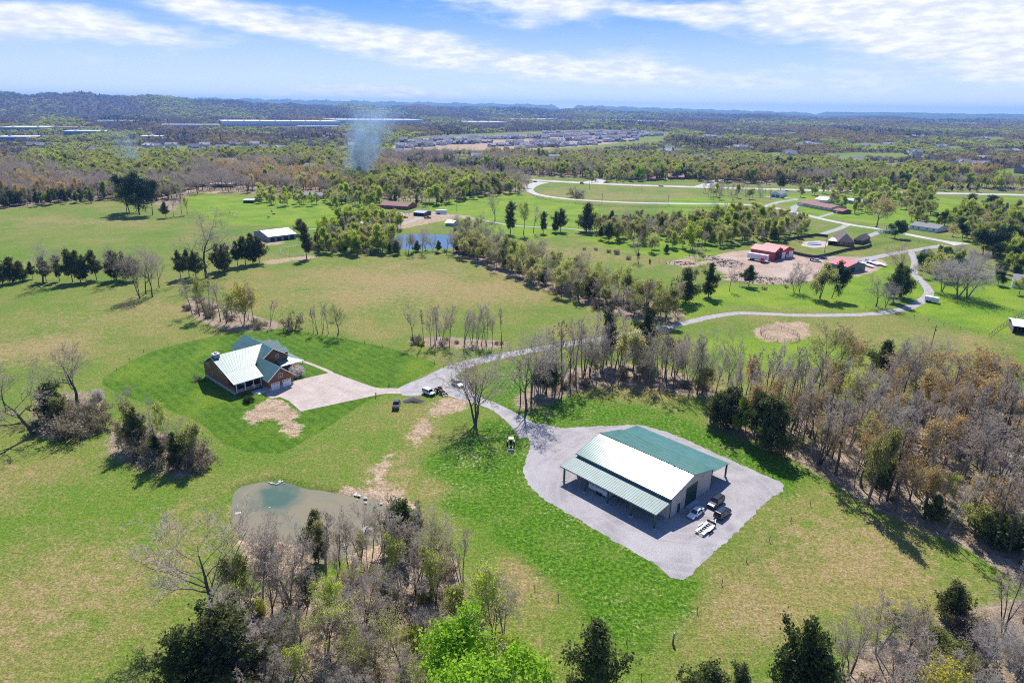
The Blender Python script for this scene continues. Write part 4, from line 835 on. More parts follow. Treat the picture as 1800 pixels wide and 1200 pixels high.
def ribbed(mb, a, b_, c_, d_, step=.61, rib=.035, th=.08, mi=0, rib_w=.045):
    """metal roof panel: a-b eave, d-c ridge (all Vector), ribs run from eave to ridge"""
    a, b_, c_, d_ = map(Vector, (a, b_, c_, d_)); nrm = (b_ - a).cross(d_ - a).normalized()
    if nrm.z < 0: nrm = -nrm
    mb.poly([a, b_, c_, d_], th, mi, down=-nrm); k = max(1, int((b_ - a).length / step)); u = (b_ - a).normalized() * rib_w
    for i in range(k + 1):
        f = min(.997, max(.003, i / k)); p, q = a.lerp(b_, f) + nrm * .002, d_.lerp(c_, f) + nrm * .002
        mb.add([p - u, p + u, p + nrm * rib, q - u, q + u, q + nrm * rib], [(0, 2, 5, 3), (2, 1, 4, 5), (0, 1, 2), (3, 5, 4)], mi)
# ------------------------------------------------------------------ the big metal barn
BA = (11.56, 128.08); BU = math.atan2(-.7145, .6996)
barn = thing('metal_barn', BA, BU, 'big tan metal barn with glossy green ribbed roof, open lean-tos and gravel yard', 'barn')
Lb = 25.7
mb = MB()
for x0, x1 in ((.15, .15 + .08), (Lb - .3, Lb - .22)):       # gable walls
    pass
prof = [(5.4, 0), (5.4, 4.85), (13.7, 6.88), (22.0, 4.85), (22.0, 0)]
def wall_yz(mb, x, prof, t, mi=0):
    vs = [(x, y, z) for y, z in prof] + [(x + t, y, z) for y, z in prof]; k = len(prof)
    mb.add(vs, [tuple(range(k - 1, -1, -1)), tuple(range(k, 2 * k))] + [(i, (i + 1) % k, k + (i + 1) % k, k + i) for i in range(k)], mi)
wall_yz(mb, .2, prof, .12); wall_yz(mb, Lb - .32, prof, .12)
mb.box(.32, 5.4, 0, Lb - .32, 5.52, 4.83); mb.box(.32, 21.88, 0, Lb - .32, 22.0, 4.83)
for i in range(56):                                            # vertical siding ribs on the visible gable
    y = 5.55 + i * .296; zt = 4.85 + (2.03 * (1 - abs(y - 13.7) / 8.3)) - .05
    mb.box(Lb - .2, y, .05, Lb - .165, y + .05, zt)
mb.build('wall', TANM, barn)
mb = MB(); ribbed(mb, (0, 5.0, 4.92), (Lb, 5.0, 4.92), (Lb, 13.7, 7.05), (0, 13.7, 7.05)); ribbed(mb, (Lb, 22.4, 4.92), (0, 22.4, 4.92), (0, 13.7, 7.05), (Lb, 13.7, 7.05)); mb.build('roof', GREENM, barn)
mb = MB(); ribbed(mb, (-.1, -.15, 3.62), (Lb + .05, -.15, 3.62), (Lb + .05, 5.38, 4.25), (-.1, 5.38, 4.25)); mb.build('lean_to_roof', LEANM, barn)
mb = MB(); ribbed(mb, (Lb + .05, 29.4, 3.55), (-.1, 29.4, 3.55), (-.1, 22.02, 4.42), (Lb + .05, 22.02, 4.42)); mb.build('lean_to_roof', GREENM, barn)
mb = MB()
mb.box(-.02, 4.94, 4.74, Lb + .02, 4.99, 4.90); mb.box(-.12, -.24, 3.36, Lb + .07, -.16, 3.52); mb.box(-.12, 29.41, 3.36, Lb + .07, 29.49, 3.52)
mb.tube((Lb + .03, 5.0, 4.86), (Lb + .03, 13.7, 6.98), .07, k=4); mb.tube((Lb + .03, 22.4, 4.86), (Lb + .03, 13.7, 6.98), .07, k=4); mb.tube((0, 13.7, 7.1), (Lb, 13.7, 7.1), .09, k=5)
mb.box(Lb - .19, 5.36, 0, Lb - .05, 5.5, 4.75); mb.box(Lb - .19, 21.92, 0, Lb - .05, 22.04, 4.75)
mb.build('trim', TRIM, barn)
mb = MB()
for x in (1.0, 7.2, 13.4, 19.6, Lb - .3): mb.box(x - .14, -.02, 3.05, x + .14, 5.36, 3.3) if False else mb.tube((x, 0, 3.35), (x, 5.35, 4.2), .09, k=4)
for x in (1.0, 7.2, 13.4, 19.6, Lb - .3): mb.tube((x, 29.1, 3.35), (x, 22.05, 4.2), .09, k=4)
mb.build('rafters', TRIM, barn)
for x in (1.0, 7.2, 13.4, 19.6, Lb - .3):
    for y in (.12, 29.0):
        mb = MB(); mb.box(x - .17, y - .17, .12, x + .17, y + .17, 3.42); p_ = mb.build('post', TRIM, barn)
        MB().box(x - .34, y - .34, .0, x + .34, y + .34, .16).build('footing', CONCP, p_)
d_ = MB(); d_.box(Lb - .20, 11.6, 0.02, Lb - .12, 15.5, 4.4)
for k in range(1, 10): d_.box(Lb - .12, 11.65, k * .44, Lb - .105, 15.45, k * .44 + .04)
d_.build('roll_up_door', DKGREEN, barn)
mb = MB(); mb.box(Lb - .19, 11.35, 0, Lb - .08, 11.58, 4.6); mb.box(Lb - .19, 15.52, 0, Lb - .08, 15.75, 4.6); mb.box(Lb - .19, 11.58, 4.42, Lb - .08, 15.52, 4.6); mb.build('door_frame', TRIM, barn)
MB().box(Lb - .1, 11.5, 0, Lb + .9, 15.6, .07).build('threshold', CONCP, barn)
dd = MB().box(Lb - .18, 8.3, .05, Lb - .1, 9.3, 2.15).build('side_door', DKGREEN, barn); MB().box(Lb - .1, 8.4, 1.0, Lb - .02, 8.5, 1.08).build('handle', STEEL, dd)
mb = MB()                                                       # partition wall panel under the lean-to at the near gable
mb.box(Lb - 4.2, 5.2, 0, Lb - .35, 5.37, 4.2); mb.build('lean_to_siding', TANM, barn)
def BL(x, y, z=0): return (BA[0] + x * math.cos(BU) - y * math.sin(BU), BA[1] + x * math.sin(BU) + y * math.cos(BU), z)
# ------------------------------------------------------------------ the log house
ha = math.atan2(.7385, .6743); HO = (-80.19, 169.9)
hs = thing('log_house', HO, ha, 'log-sided house with green metal roofs, stone chimney and a two-door garage wing', 'house')
def wall_x(mb, x0, y0, x1, y1, z0, z1, mi=0): mb.box(x0, y0, z0, x1, y1, z1, mi)
# main block walls: local x along the front eave, y to the back
mb = MB(); gp = [(5.0, 1.0), (5.0, 5.5), (13.6, 8.3), (21.2, 4.3), (21.2, 1.0)]
wall_yz(mb, .5, gp, .2); mb.box(.7, 5.0, 1.0, 9.0, 5.2, 5.4); mb.box(.7, 21.0, 1.0, 13, 21.2, 4.3)
wall_yz(mb, .5, [(.9, 1.0), (.9, 2.2), (5.0, 2.2), (5.0, 1.0)], .2)
wl = mb.build('wall', LOG, hs)
mb = MB(); mb.box(.45, .8, 0, .75, 21.25, 1.0); mb.box(.75, 4.95, 0, 9, 5.25, 1.0); mb.build('foundation', STONE, hs)
for y, w_, z in ((16.8, .75, 4.6), (17.7, .75, 4.6), (18.6, .75, 4.6), (8.4, .75, 4.7), (9.3, .75, 4.7), (10.2, .75, 4.7), (7.4, .5, 4.6), (11.5, .8, 2.2), (15.0, .8, 2.2)):
    f_ = MB().box(.40, y, z, .47, y + w_, z + 1.1).build('window', WHITE, hs); MB().box(.37, y + .09, z + .1, .398, y + w_ - .09, z + 1.0).build('pane', DARKG, f_)
# main roof: two slopes at the front (steep then porch), one at the back
mb = MB(); RX = 16.4
ribbed(mb, (0, 5.3, 5.85), (9.4, 5.3, 5.85), (RX, 13.9, 8.65), (0, 13.9, 8.65), step=.6, rib=.02, rib_w=.03); ribbed(mb, (0, -.2, 3.95), (9.0, -.2, 3.95), (9.4, 5.3, 5.83), (0, 5.3, 5.83), step=.6, rib=.02, rib_w=.03)
mb.poly([(9.4, 5.3, 5.84), (12.0, 8.0, 5.9), (RX, 13.9, 8.64)], .08)
ribbed(mb, (13, 21.9, 4.35), (0, 21.9, 4.35), (0, 13.9, 8.65), (RX, 13.9, 8.65), step=.6, rib=.02, rib_w=.03)
mb.poly([(13, 21.9, 4.34), (RX, 13.9, 8.64), (RX, 21.9, 4.34)], .08)
mb.build('roof', HOUSEROOF, hs)
mb = MB(); mb.tube((-.03, -.2, 3.88), (-.03, 5.3, 5.78), .10, k=4); mb.tube((-.03, 5.3, 5.78), (-.03, 13.9, 8.58), .10, k=4); mb.tube((-.03, 13.9, 8.58), (-.03, 21.9, 4.28), .10, k=4); mb.tube((-.03, -.23, 3.86), (9.0, -.23, 3.86), .08, k=4); mb.build('fascia', WHITE, hs)
mb = MB(); mb.box(.7, 12.6, 7.6, 2.3, 14.3, 9.3); ch = mb.build('chimney', STONE, hs)
mb = MB(); mb.box(.5, 12.4, 9.3, 2.5, 14.5, 9.5); mb.box(1.2, 13.1, 9.5, 1.8, 13.8, 9.9); mb.build('chimney_cap', CONCP, ch)
# porch
mb = MB(); mb.box(.5, .0, .75, 8.4, 4.95, .95); mb.box(.5, -.02, 0, 8.4, .1, .72); mb.build('porch_floor', LOGD, hs)
for x in (.7, 3.3, 5.9, 8.2): MB().box(x - .11, .05, 0, x + .11, .27, 3.8).build('porch_post', WHITE, hs)
mb = MB(); mb.box(.8, .1, 1.75, 8.1, .17, 1.83); mb.box(.8, .1, 1.05, 8.1, .17, 1.12)
for i in range(36): mb.box(.9 + i * .2, .12, 1.1, .94 + i * .2, .15, 1.76)
mb.build('railing', WHITE, hs)
for x in (2.0, 5.6):
    f_ = MB().box(x, 4.90, 1.6, x + 1.5, 4.97, 3.4).build('window', WHITE, hs); MB().box(x + .1, 4.87, 1.7, x + 1.4, 4.898, 3.3).build('pane', DARKG, f_)
MB().box(4.1, 4.9, .95, 5.1, 4.97, 3.1).build('door', WHITE, hs)
# garage wing
mb = MB(); mb.box(8.6, -3.6, .0, 8.8, 7.0, 3.3); mb.box(16.2, -3.6, 0, 16.4, 7.0, 3.3)
def wall_xz(mb, y, prof, t, mi=0):
    vs = [(x, y, z) for x, z in prof] + [(x, y + t, z) for x, z in prof]; k = len(prof)
    mb.add(vs, [tuple(range(k)), tuple(range(2 * k - 1, k - 1, -1))] + [(i, k + i, k + (i + 1) % k, (i + 1) % k) for i in range(k)], mi)
wall_xz(mb, -3.6, [(8.8, 0), (16.2, 0), (16.2, 3.3), (12.5, 6.35), (8.8, 3.3)], .2); mb.build('garage_wall', LOG, hs)
mb = MB(); ribbed(mb, (8.2, 8.5, 3.3), (8.2, -4.1, 3.3), (12.5, -4.1, 6.75), (12.5, 8.5, 6.75), step=.6, rib=.02, rib_w=.03); ribbed(mb, (16.8, -4.1, 3.3), (16.8, 8.5, 3.3), (12.5, 8.5, 6.75), (12.5, -4.1, 6.75), step=.6, rib=.02, rib_w=.03); mb.build('garage_roof', HOUSEROOF, hs)
mb = MB(); mb.tube((8.2, -4.13, 3.24), (12.5, -4.13, 6.68), .11, k=4); mb.tube((16.8, -4.13, 3.24), (12.5, -4.13, 6.68), .11, k=4); mb.build('garage_fascia', WHITE, hs)
for x in (9.3, 12.95):
    d_ = MB().box(x, -3.68, 0.03, x + 2.75, -3.62, 2.35)
    for k in range(1, 4): d_.box(x + .1, -3.70, k * .58, x + 2.65, -3.682, k * .58 + .05)
    g_ = d_.build('garage_door', WHITE, hs)
    w_ = MB()
    for k in range(4): w_.box(x + .2 + k * .62, -3.705, 1.9, x + .6 + k * .62, -3.683, 2.15)
    w_.build('pane', DARKG, g_)
mb = MB(); mb.box(8.62, -3.72, 0, 9.2, -3.61, 1.0); mb.box(12.1, -3.72, 0, 12.9, -3.61, 1.0); mb.box(15.75, -3.72, 0, 16.38, -3.61, 1.0); mb.box(8.50, -3.6, 0, 8.59, 2, 1.0); mb.build('stone_base', STONE, hs)
f_ = MB().box(11.8, -3.68, 3.5, 13.2, -3.61, 4.9).build('window', WHITE, hs); MB().box(11.9, -3.70, 3.6, 12.45, -3.682, 4.8).box(12.55, -3.70, 3.6, 13.1, -3.682, 4.8).build('pane', DARKG, f_)
# cross gable (upper storey) with its wooden front
mb = MB(); wall_xz(mb, 7.6, [(12.0, 3.3), (21.0, 3.3), (21.0, 5.2), (16.45, 8.25), (12.0, 5.2)], .2); mb.box(20.8, 7.8, 0, 21.0, 24.5, 5.2); mb.box(12.0, 7.8, 3.3, 12.2, 12, 5.3); wall_xz(mb, 24.4, [(12.0, 0), (21.0, 0), (21.0, 5.2), (16.45, 8.25), (12.0, 5.2)], .2); mb.build('upper_wall', LOG, hs)
mb = MB(); ribbed(mb, (11.4, 14.0, 5.3), (11.4, 7.0, 5.3), (16.45, 7.0, 8.72), (16.45, 14.0, 8.72), step=.6, rib=.02, rib_w=.03); ribbed(mb, (11.4, 26.2, 5.3), (11.4, 21.0, 5.3), (16.45, 14.0, 8.71), (16.45, 26.2, 8.71), step=.6, rib=.02, rib_w=.03); ribbed(mb, (21.5, 7.0, 5.3), (21.5, 26.2, 5.3), (16.45, 26.2, 8.72), (16.45, 7.0, 8.72), step=.6, rib=.02, rib_w=.03); mb.build('upper_roof', HOUSEROOF, hs)
mb = MB(); mb.tube((11.4, 6.97, 5.24), (16.45, 6.97, 8.66), .11, k=4); mb.tube((21.5, 6.97, 5.24), (16.45, 6.97, 8.66), .11, k=4); mb.build('upper_fascia', WHITE, hs)
f_ = MB().box(17.2, 7.52, 5.0, 18.3, 7.59, 6.4).build('window', WHITE, hs); MB().box(17.3, 7.50, 5.1, 18.2, 7.518, 6.3).build('pane', DARKG, f_)
for yc, hw, zt in ((9.6, 1.5, 7.3), (14.6, 2.6, 8.4), (19.6, 1.5, 7.3)):      # gables facing the drive side
    mb = MB(); ze = zt - hw * .75
    wall_yz(mb, 21.55, [(yc - hw, 4.6), (yc - hw, ze), (yc, zt - .1), (yc + hw, ze), (yc + hw, 4.6)], .15); dm = mb.build('dormer', LOG, hs)
    mb = MB(); e = .25; ribbed(mb, (17.2, yc - hw - e, ze - .1), (22.1, yc - hw - e, ze - .1), (22.1, yc, zt), (17.2, yc, zt), step=.6, rib=.02, rib_w=.03); ribbed(mb, (22.1, yc + hw + e, ze - .1), (17.2, yc + hw + e, ze - .1), (17.2, yc, zt), (22.1, yc, zt), step=.6, rib=.02, rib_w=.03); mb.build('dormer_roof', HOUSEROOF, dm)
# wrap porch on the right
mb = MB(); ribbed(mb, (17.2, 4.6, 3.15), (25.2, 4.6, 3.15), (21.3, 8.4, 4.5), (17.2, 7.5, 4.5), step=.6, rib=.02, rib_w=.03); ribbed(mb, (25.2, 4.6, 3.15), (25.2, 24, 3.15), (21.3, 24, 4.5), (21.3, 8.4, 4.5), step=.6, rib=.02, rib_w=.03); mb.build('side_porch_roof', HOUSEROOF, hs)
for x, y in ((17.5, 5.0), (21, 5.0), (24.8, 5.0), (24.8, 10), (24.8, 15), (24.8, 20), (24.8, 23.6)): MB().box(x - .1, y - .1, 0, x + .1, y + .1, 3.05).build('porch_post', WHITE, hs)
mb = MB(); mb.box(16.45, 4.9, 0, 25, 24, .35); mb.build('side_porch_floor', LOGD, hs)
mb = MB(); mb.box(16.4, 7.6, .35, 20.8, 7.75, 3.3); mb.build('side_wall', LOG, hs)
mb = MB(); mb.box(4.6, -2.4, 0, 8.45, -.1, .25); mb.box(5.4, -3.4, 0, 8.45, -2.4, .12); st_ = mb.build('patio_steps', CONCP, hs)

# ------------------------------------------------------------------ generic pitched building
CLEARPX = []
def building(name, label, p0, p1, p2, eave, rise, axis='x', wall=WHITE, roof=SHINGG, hip=False, doors=(), wins=(), oh=.45, group=None, rib=False, cat='house', open_front=False, depth=None, chimney=None, gable_doors=()):
    a, b_, c_ = P(*p0), P(*p1), P(*p2); L = math.dist(a, b_); ang = math.atan2(b_[1] - a[1], b_[0] - a[0]); D = depth or abs(-(c_[0] - b_[0]) * math.sin(ang) + (c_[1] - b_[1]) * math.cos(ang))
    CLEARPX.append(('b', (p0[0] + p1[0]) / 2, (p0[1] + p1[1]) / 2, L * .6 + 2, D * .9 + 3))
    h = thing(name, a, ang, label, cat, group); mb = MB(); w = .15
    if axis == 'x':
        pf = [(0, 0), (0, eave), (D / 2, eave + rise), (D, eave), (D, 0)] if not hip else [(0, 0), (0, eave), (D, eave), (D, 0)]
        wall_yz(mb, 0, pf, w); wall_yz(mb, L - w, pf, w); mb.box(w, D - w, 0, L - w, D, eave)
        if not open_front: mb.box(w, 0, 0, L - w, w, eave)
    else:
        pf = [(0, 0), (L, 0), (L, eave), (L / 2, eave + rise), (0, eave)] if not hip else [(0, 0), (L, 0), (L, eave), (0, eave)]
        wall_xz(mb, 0, pf, w); wall_xz(mb, D - w, pf, w); mb.box(0, w, 0, w, D - w, eave); mb.box(L - w, w, 0, L, D - w, eave)
    mb.build('wall', wall, h)
    if open_front:
        for i in range(6): MB().box(i * (L - .2) / 5, -.1, 0, i * (L - .2) / 5 + .2, .1, eave).build('post', LOGD, h)
    mb = MB(); e0 = eave - oh * rise / (D / 2 if axis == 'x' else L / 2) + .1; z1 = eave + rise + .1
    def slab(q): 
        if rib: ribbed(mb, *q, step=.9, rib=.05)
        else: mb.poly(q, .14)
    if hip:
        k = min(L, D) / 2; r0, r1 = ((k, D / 2, z1), (L - k, D / 2, z1)) if L >= D else ((L / 2, k, z1), (L / 2, D - k, z1))
        q = [(-oh, -oh, e0), (L + oh, -oh, e0), (L + oh, D + oh, e0), (-oh, D + oh, e0)]
        if L >= D: mb.poly([q[0], q[1], r1, r0], .1); mb.poly([q[1], q[2], r1], .1); mb.poly([q[2], q[3], r0, r1], .1); mb.poly([q[3], q[0], r0], .1)
        else: mb.poly([q[0], q[1], r0], .1); mb.poly([q[1], q[2], r1, r0], .1); mb.poly([q[2], q[3], r1], .1); mb.poly([q[3], q[0], r0, r1], .1)
    elif axis == 'x': slab([(-oh, -oh, e0), (L + oh, -oh, e0), (L + oh, D / 2, z1), (-oh, D / 2, z1)]); slab([(L + oh, D + oh, e0), (-oh, D + oh, e0), (-oh, D / 2, z1), (L + oh, D / 2, z1)])
    else: slab([(-oh, D + oh, e0), (-oh, -oh, e0), (L / 2, -oh, z1), (L / 2, D + oh, z1)]); slab([(L + oh, -oh, e0), (L + oh, D + oh, e0), (L / 2, D + oh, z1), (L / 2, -oh, z1)])
    rf = mb.build('roof', roof, h)
    if chimney: MB().box(chimney[0], D / 2 - .5, eave, chimney[0] + 1, D / 2 + .4, z1 + .9).build('chimney', BRICK, rf)
    for x, w_, hh, mt in doors: MB().box(x * L, -.06, .02, x * L + w_, -.003, hh).build('door', mt, h)  # near-black ones are flat panels painted as shaded openings
    for y, w_, hh, mt in gable_doors: MB().box(L + .003, y * D, .02, L + .06, y * D + w_, hh).build('door', mt, h)  # near-black here is the painted shade of an open doorway
    for x in wins:
        f_ = MB().box(x * L, -.05, 1.0, x * L + 1.3, -.003, 2.2).build('window', WHITE, h); MB().box(x * L + .12, -.07, 1.12, x * L + 1.18, -.052, 2.08).build('pane', DARKG, f_)
    return h, L, D
building('hay_barn', 'weathered grey barn with a white metal roof in the middle pasture', (473, 425.5), (521, 419.5), (503, 409), 3.2, 2.2, wall=mat('grey_boards', (.26, .27, .29), .85, nscale=3, namt=.3), roof=WHITEROOF, rib=True, cat='barn', doors=((.06, 2.6, 2.4, DARK), (.3, 2.6, 2.2, DARK), (.55, 2.6, 2.2, DARK), (.78, 2.4, 2.4, DARK)))  # four dark panels paint the shade of the barn's open side
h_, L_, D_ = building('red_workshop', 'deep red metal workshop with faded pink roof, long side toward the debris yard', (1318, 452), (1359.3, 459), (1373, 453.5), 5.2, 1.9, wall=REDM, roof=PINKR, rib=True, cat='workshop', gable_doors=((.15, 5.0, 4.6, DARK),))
building('red_workshop', 'bright red roofed workshop with two white doors behind the deeper one', (1372, 455.5), (1394, 451.5), (1372, 441), 4.6, 2.0, 'y', wall=REDM, roof=REDR, rib=True, doors=((.05, 3.4, 3.9, WHITE), (.60, 4.0, 3.9, WHITE), (.44, 1.2, 2.2, WHITE)), cat='workshop')
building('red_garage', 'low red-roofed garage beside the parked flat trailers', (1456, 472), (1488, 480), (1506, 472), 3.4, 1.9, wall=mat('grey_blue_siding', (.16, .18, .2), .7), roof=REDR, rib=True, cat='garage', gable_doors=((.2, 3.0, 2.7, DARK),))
building('brick_house', 'brick house with a steep brown hipped roof and a pool behind it', (1472, 432), (1500, 434), (1516, 424), 2.9, 4.4, wall=BRICK, roof=SHING, hip=True, wins=(.15, .45, .75))
building('brick_house_wing', 'lower brick wing of the hip-roofed house, toward its drive', (1500, 428), (1514, 430), (1524, 424), 2.7, 2.8, wall=BRICK, roof=SHING, hip=True, wins=(.3,))
building('patio_cover', 'flat beige patio roof between pool and hip-roofed house', (1455, 430), (1472, 432), (1480, 426), 2.6, .3, wall=BEIGE, roof=BEIGE, open_front=True, cat='patio roof')
building('ranch_house', 'long tan ranch house with reddish roof and garage wing', (1422, 365), (1459, 371.5), (1466, 366), 2.8, 1.7, wall=BEIGE, roof=SHINGR, wins=(.12, .35, .55, .8))
building('ranch_garage', 'garage end of the tan ranch house', (1401, 361), (1424, 364.5), (1432, 358), 2.8, 1.6, wall=BEIGE, roof=SHINGR, doors=((.1, 4.5, 2.3, WHITE),), cat='garage')
building('brick_shed', 'small brick shed by the short pale drive', (1464, 374), (1480, 376.5), (1484, 373), 2.4, 1.2, wall=BRICK, roof=SHINGR, doors=((.3, 1.6, 2, WHITE),), cat='shed')
building('white_garage', 'small white garage with blue-green trim inside the driveway loop', (1354, 346), (1371, 347.5), (1374, 343), 3.4, 2.0, 'y', wall=WHITE, roof=SHINGG, doors=((.1, 3.4, 2.4, mat('teal_door', (.06, .2, .22), .5)), (.55, 3.4, 2.4, MATS['teal_door'])), cat='garage')
building('shed', 'grey-roofed shed behind the tan ranch house', (1432, 356), (1452, 358), (1456, 353), 3.0, 1.9, wall=WHITE, roof=STEEL, cat='shed')
building('mobile_home', 'long pale green mobile home under trees', (1482, 356), (1516, 361), (1519, 357), 2.9, .8, wall=mat('pale_green', (.4, .5, .45), .6), roof=WHITEROOF, wins=(.1, .3, .5, .7, .88))
building('ranch_house', 'low white house with grey roof half hidden by bare trees', (1598, 402), (1646, 409), (1652, 403), 2.8, 1.8, wall=WHITE, roof=SHINGG, wins=(.1, .3, .6, .85), chimney=(6,))
building('ranch_house', 'grey-roofed house beyond the highway, westernmost of three', (1445, 322), (1482, 324), (1484, 320), 2.9, 2.4, wall=BRICK, roof=SHINGG, wins=(.1, .4, .8), chimney=(8,))
building('ranch_house', 'grey house peeking between round green trees beyond the highway', (1582, 326), (1600, 327), (1602, 323), 2.9, 2.6, wall=WHITE, roof=SHINGG, wins=(.2, .6))
building('ranch_house', 'dark-roofed brick house on the green beyond the highway', (1652, 318), (1688, 321), (1691, 316), 3.0, 3.6, wall=BRICK, roof=SHING, wins=(.1, .35, .6, .85), chimney=(2,))
building('shed', 'white-roofed open shed at the right photo edge by the fence', (1779, 585), (1815, 590), (1822, 578), 3.0, .8, wall=WOODG, roof=WHITEROOF, rib=True, open_front=True, cat='shed')
building('ranch_house', 'grey-roofed house under trees at the right photo edge', (1778, 505), (1830, 512), (1838, 500), 2.8, 2.4, wall=WHITE, roof=SHINGG, wins=(.1, .4))
building('ranch_house', 'brown-roofed ranch house behind a clutter of vehicles', (668, 366), (716, 369), (720, 363), 2.8, 2.2, wall=BRICK, roof=SHINGR, wins=(.15, .5, .8))
building('carport', 'blue-white carport among parked vehicles', (727, 379), (745, 380.5), (748, 376), 2.6, .8, wall=LOGD, roof=BLUEROOF, rib=True, open_front=True, cat='carport')
building('shed', 'small grey shed above the blue pond', (783, 397), (797, 398), (799, 394), 2.3, 1.2, wall=BLUEROOF, roof=STEEL, cat='shed')
building('shed', 'tiny white-roofed shed in the green grove', (632, 398), (643, 399), (646, 394), 2.3, 1.0, wall=WOODG, roof=WHITEROOF, cat='shed')
building('ranch_house', 'house with orange-tan roof beyond the smoke', (681, 296), (705, 297), (708, 293), 4.5, 3.2, wall=WHITE, roof=mat('tan_roof', (.50, .33, .22), .8), wins=(.2, .6))
building('store_building', 'long low brown building beside the highway', (738, 301), (776, 304), (778, 299), 4.0, 1.2, wall=mat('brown_siding', (.13, .08, .06), .8), roof=SHING, cat='building')
building('brick_house', 'brick house west of two on the green north of the highway', (1137, 318), (1152, 318.5), (1154, 314), 3.0, 2.4, wall=BRICK, roof=SHINGR, wins=(.2, .6)); building('brick_house', 'reddish roofed house east of two on the green north of the highway', (1174, 315), (1202, 316), (1204, 312), 3.0, 2.6, wall=BRICK, roof=SHINGR, wins=(.1, .4, .8))
building('red_barn', 'small dark red barn with bluish roof at the edge of the left woods', (286, 339), (298, 341), (308, 338), 5.0, 4.0, wall=mat('barn_red', (.14, .035, .03), .8), roof=BLUEROOF, cat='barn')
building('long_shed', 'long white-roofed shed behind the bright field', (370, 329), (410, 329), (412, 326), 3.0, 1.2, wall=WOODG, roof=WHITEROOF, cat='shed'); building('long_shed', 'shorter pale-roofed shed left of the long one', (326, 328), (360, 328.5), (362, 325), 3.0, 1.4, wall=WOODG, roof=STEEL, cat='shed')
building('shed', 'white-roofed shed deep in the left woods', (190, 331), (208, 331), (209, 327), 3.4, 1.4, wall=WHITE, roof=WHITEROOF, cat='shed')
building('ranch_house', 'low grey-roofed house among green trees beyond the bright field', (528, 348), (566, 350), (568, 345), 2.9, 1.9, wall=BEIGE, roof=SHINGG, wins=(.1, .4, .8)); building('run_in_shed', 'little open animal shelter on the bright field', (428, 357), (446, 357), (447, 354), 2.3, .5, wall=WOODG, roof=STEEL, open_front=True, cat='shed')
FH = random.Random(21)
HW_ = [mat('far_wall_%d' % i, c_, .8) for i, c_ in enumerate(((.6, .6, .64), (.42, .46, .55), (.68, .64, .6), (.3, .24, .22)))]; HR_ = [mat('far_roof_%d' % i, c_, .9, rnd=.2) for i, c_ in enumerate(((.28, .26, .29), (.36, .34, .37), (.22, .20, .22)))]
def far_house_mesh(i):
    r = random.Random(i); L, D, e = r.uniform(12, 17), r.uniform(9, 12), r.choice((3.2, 5.6)); rs = r.uniform(2.8, 4.2); mb = MB()
    mb.box(0, 0, 0, L, D, e); wall_yz(mb, 0.0, [(0, e), (D / 2, e + rs), (D, e)], .2); wall_yz(mb, L - .2, [(0, e), (D / 2, e + rs), (D, e)], .2)
    mb.poly([(-.5, -.5, e - .2), (L + .5, -.5, e - .2), (L + .5, D / 2, e + rs + .1), (-.5, D / 2, e + rs + .1)], .2, 1); mb.poly([(L + .5, D + .5, e - .2), (-.5, D + .5, e - .2), (-.5, D / 2, e + rs + .1), (L + .5, D / 2, e + rs + .1)], .2, 1)
    w = L * .42; x0 = r.choice((.5, L - w - .5)); wall_xz(mb, -2.5, [(x0, 0), (x0 + w, 0), (x0 + w, e), (x0 + w / 2, e + w * .4), (x0, e)], 2.5); mb.poly([(x0 - .3, D / 2, e - .1), (x0 - .3, -2.9, e - .1), (x0 + w / 2, -2.9, e + w * .42), (x0 + w / 2, D / 2, e + w * .42)], .2, 1); mb.poly([(x0 + w + .3, -2.9, e - .1), (x0 + w + .3, D / 2, e - .1), (x0 + w / 2, D / 2, e + w * .42), (x0 + w / 2, -2.9, e + w * .42)], .2, 1)
    for x in (.8, L * .3, L * .62, L - 2.2):
        if not (x0 - 1 < x < x0 + w): mb.box(x, -.06, 1, x + 1.3, -.01, 2.3, 2)
    mb.box(x0 + .8, -2.56, 0.05, x0 + w - .8, -2.51, 2.4, 3)
    return mb.mesh('far_house', [HW_[i % 4], HR_[i % 3], DARKG, WHITE])
FHM = [far_house_mesh(i) for i in range(8)]
def far_house(px, py, label, group, rz=None):
    x, y = P(px, py); o = bpy.data.objects.new('suburban_house', FHM[FH.randrange(8)]); COL.objects.link(o); o.location = (x, y, 0); o.scale = (1.3, 1.3, 1.25); o.rotation_euler.z = FH.uniform(-.5, .5) if rz is None else rz; tag(o, label, 'house', group)
    if py > 230: KEEP2.append((x, y))
KEEP2 = []
for row, (x0, x1, ya, yb) in enumerate(((692, 760, 261, 257), (760, 860, 255, 251), (700, 840, 251, 247), (770, 960, 247, 243), (850, 980, 258, 252), (900, 1040, 262, 255), (880, 1010, 243, 240), (980, 1100, 248, 243), (1000, 1130, 240, 236), (1030, 1120, 252, 247), (950, 1120, 236, 233), (560, 615, 243, 240), (1080, 1160, 243, 239))):
    wpx = 11 if ya > 250 else 8; k = int((x1 - x0) / wpx)
    for i in range(k):
        f = (i + FH.uniform(.2, .8)) / k; far_house(x0 + (x1 - x0) * f, ya + (yb - ya) * f + FH.uniform(-.8, .8), 'grey-roofed house in the dense far subdivision', 'houses of the far subdivision')
for i, (a, b_) in enumerate(((250, 259), (290, 261), (265, 263), (330, 262), (352, 261), (378, 262), (400, 256), (415, 257), (440, 259), (232, 266), (455, 262))): far_house(a, b_, 'white house in the left clearing within the woods', 'houses in the left clearing')
for px_, py_, w_ in FARCL:
    for q_ in range(FH.choice((1, 2, 3))): far_house(px_ + FH.uniform(-.6, .6) * w_, py_ + FH.uniform(-1, 1), 'house in a clearing among the far woods', 'houses scattered through the far woods')
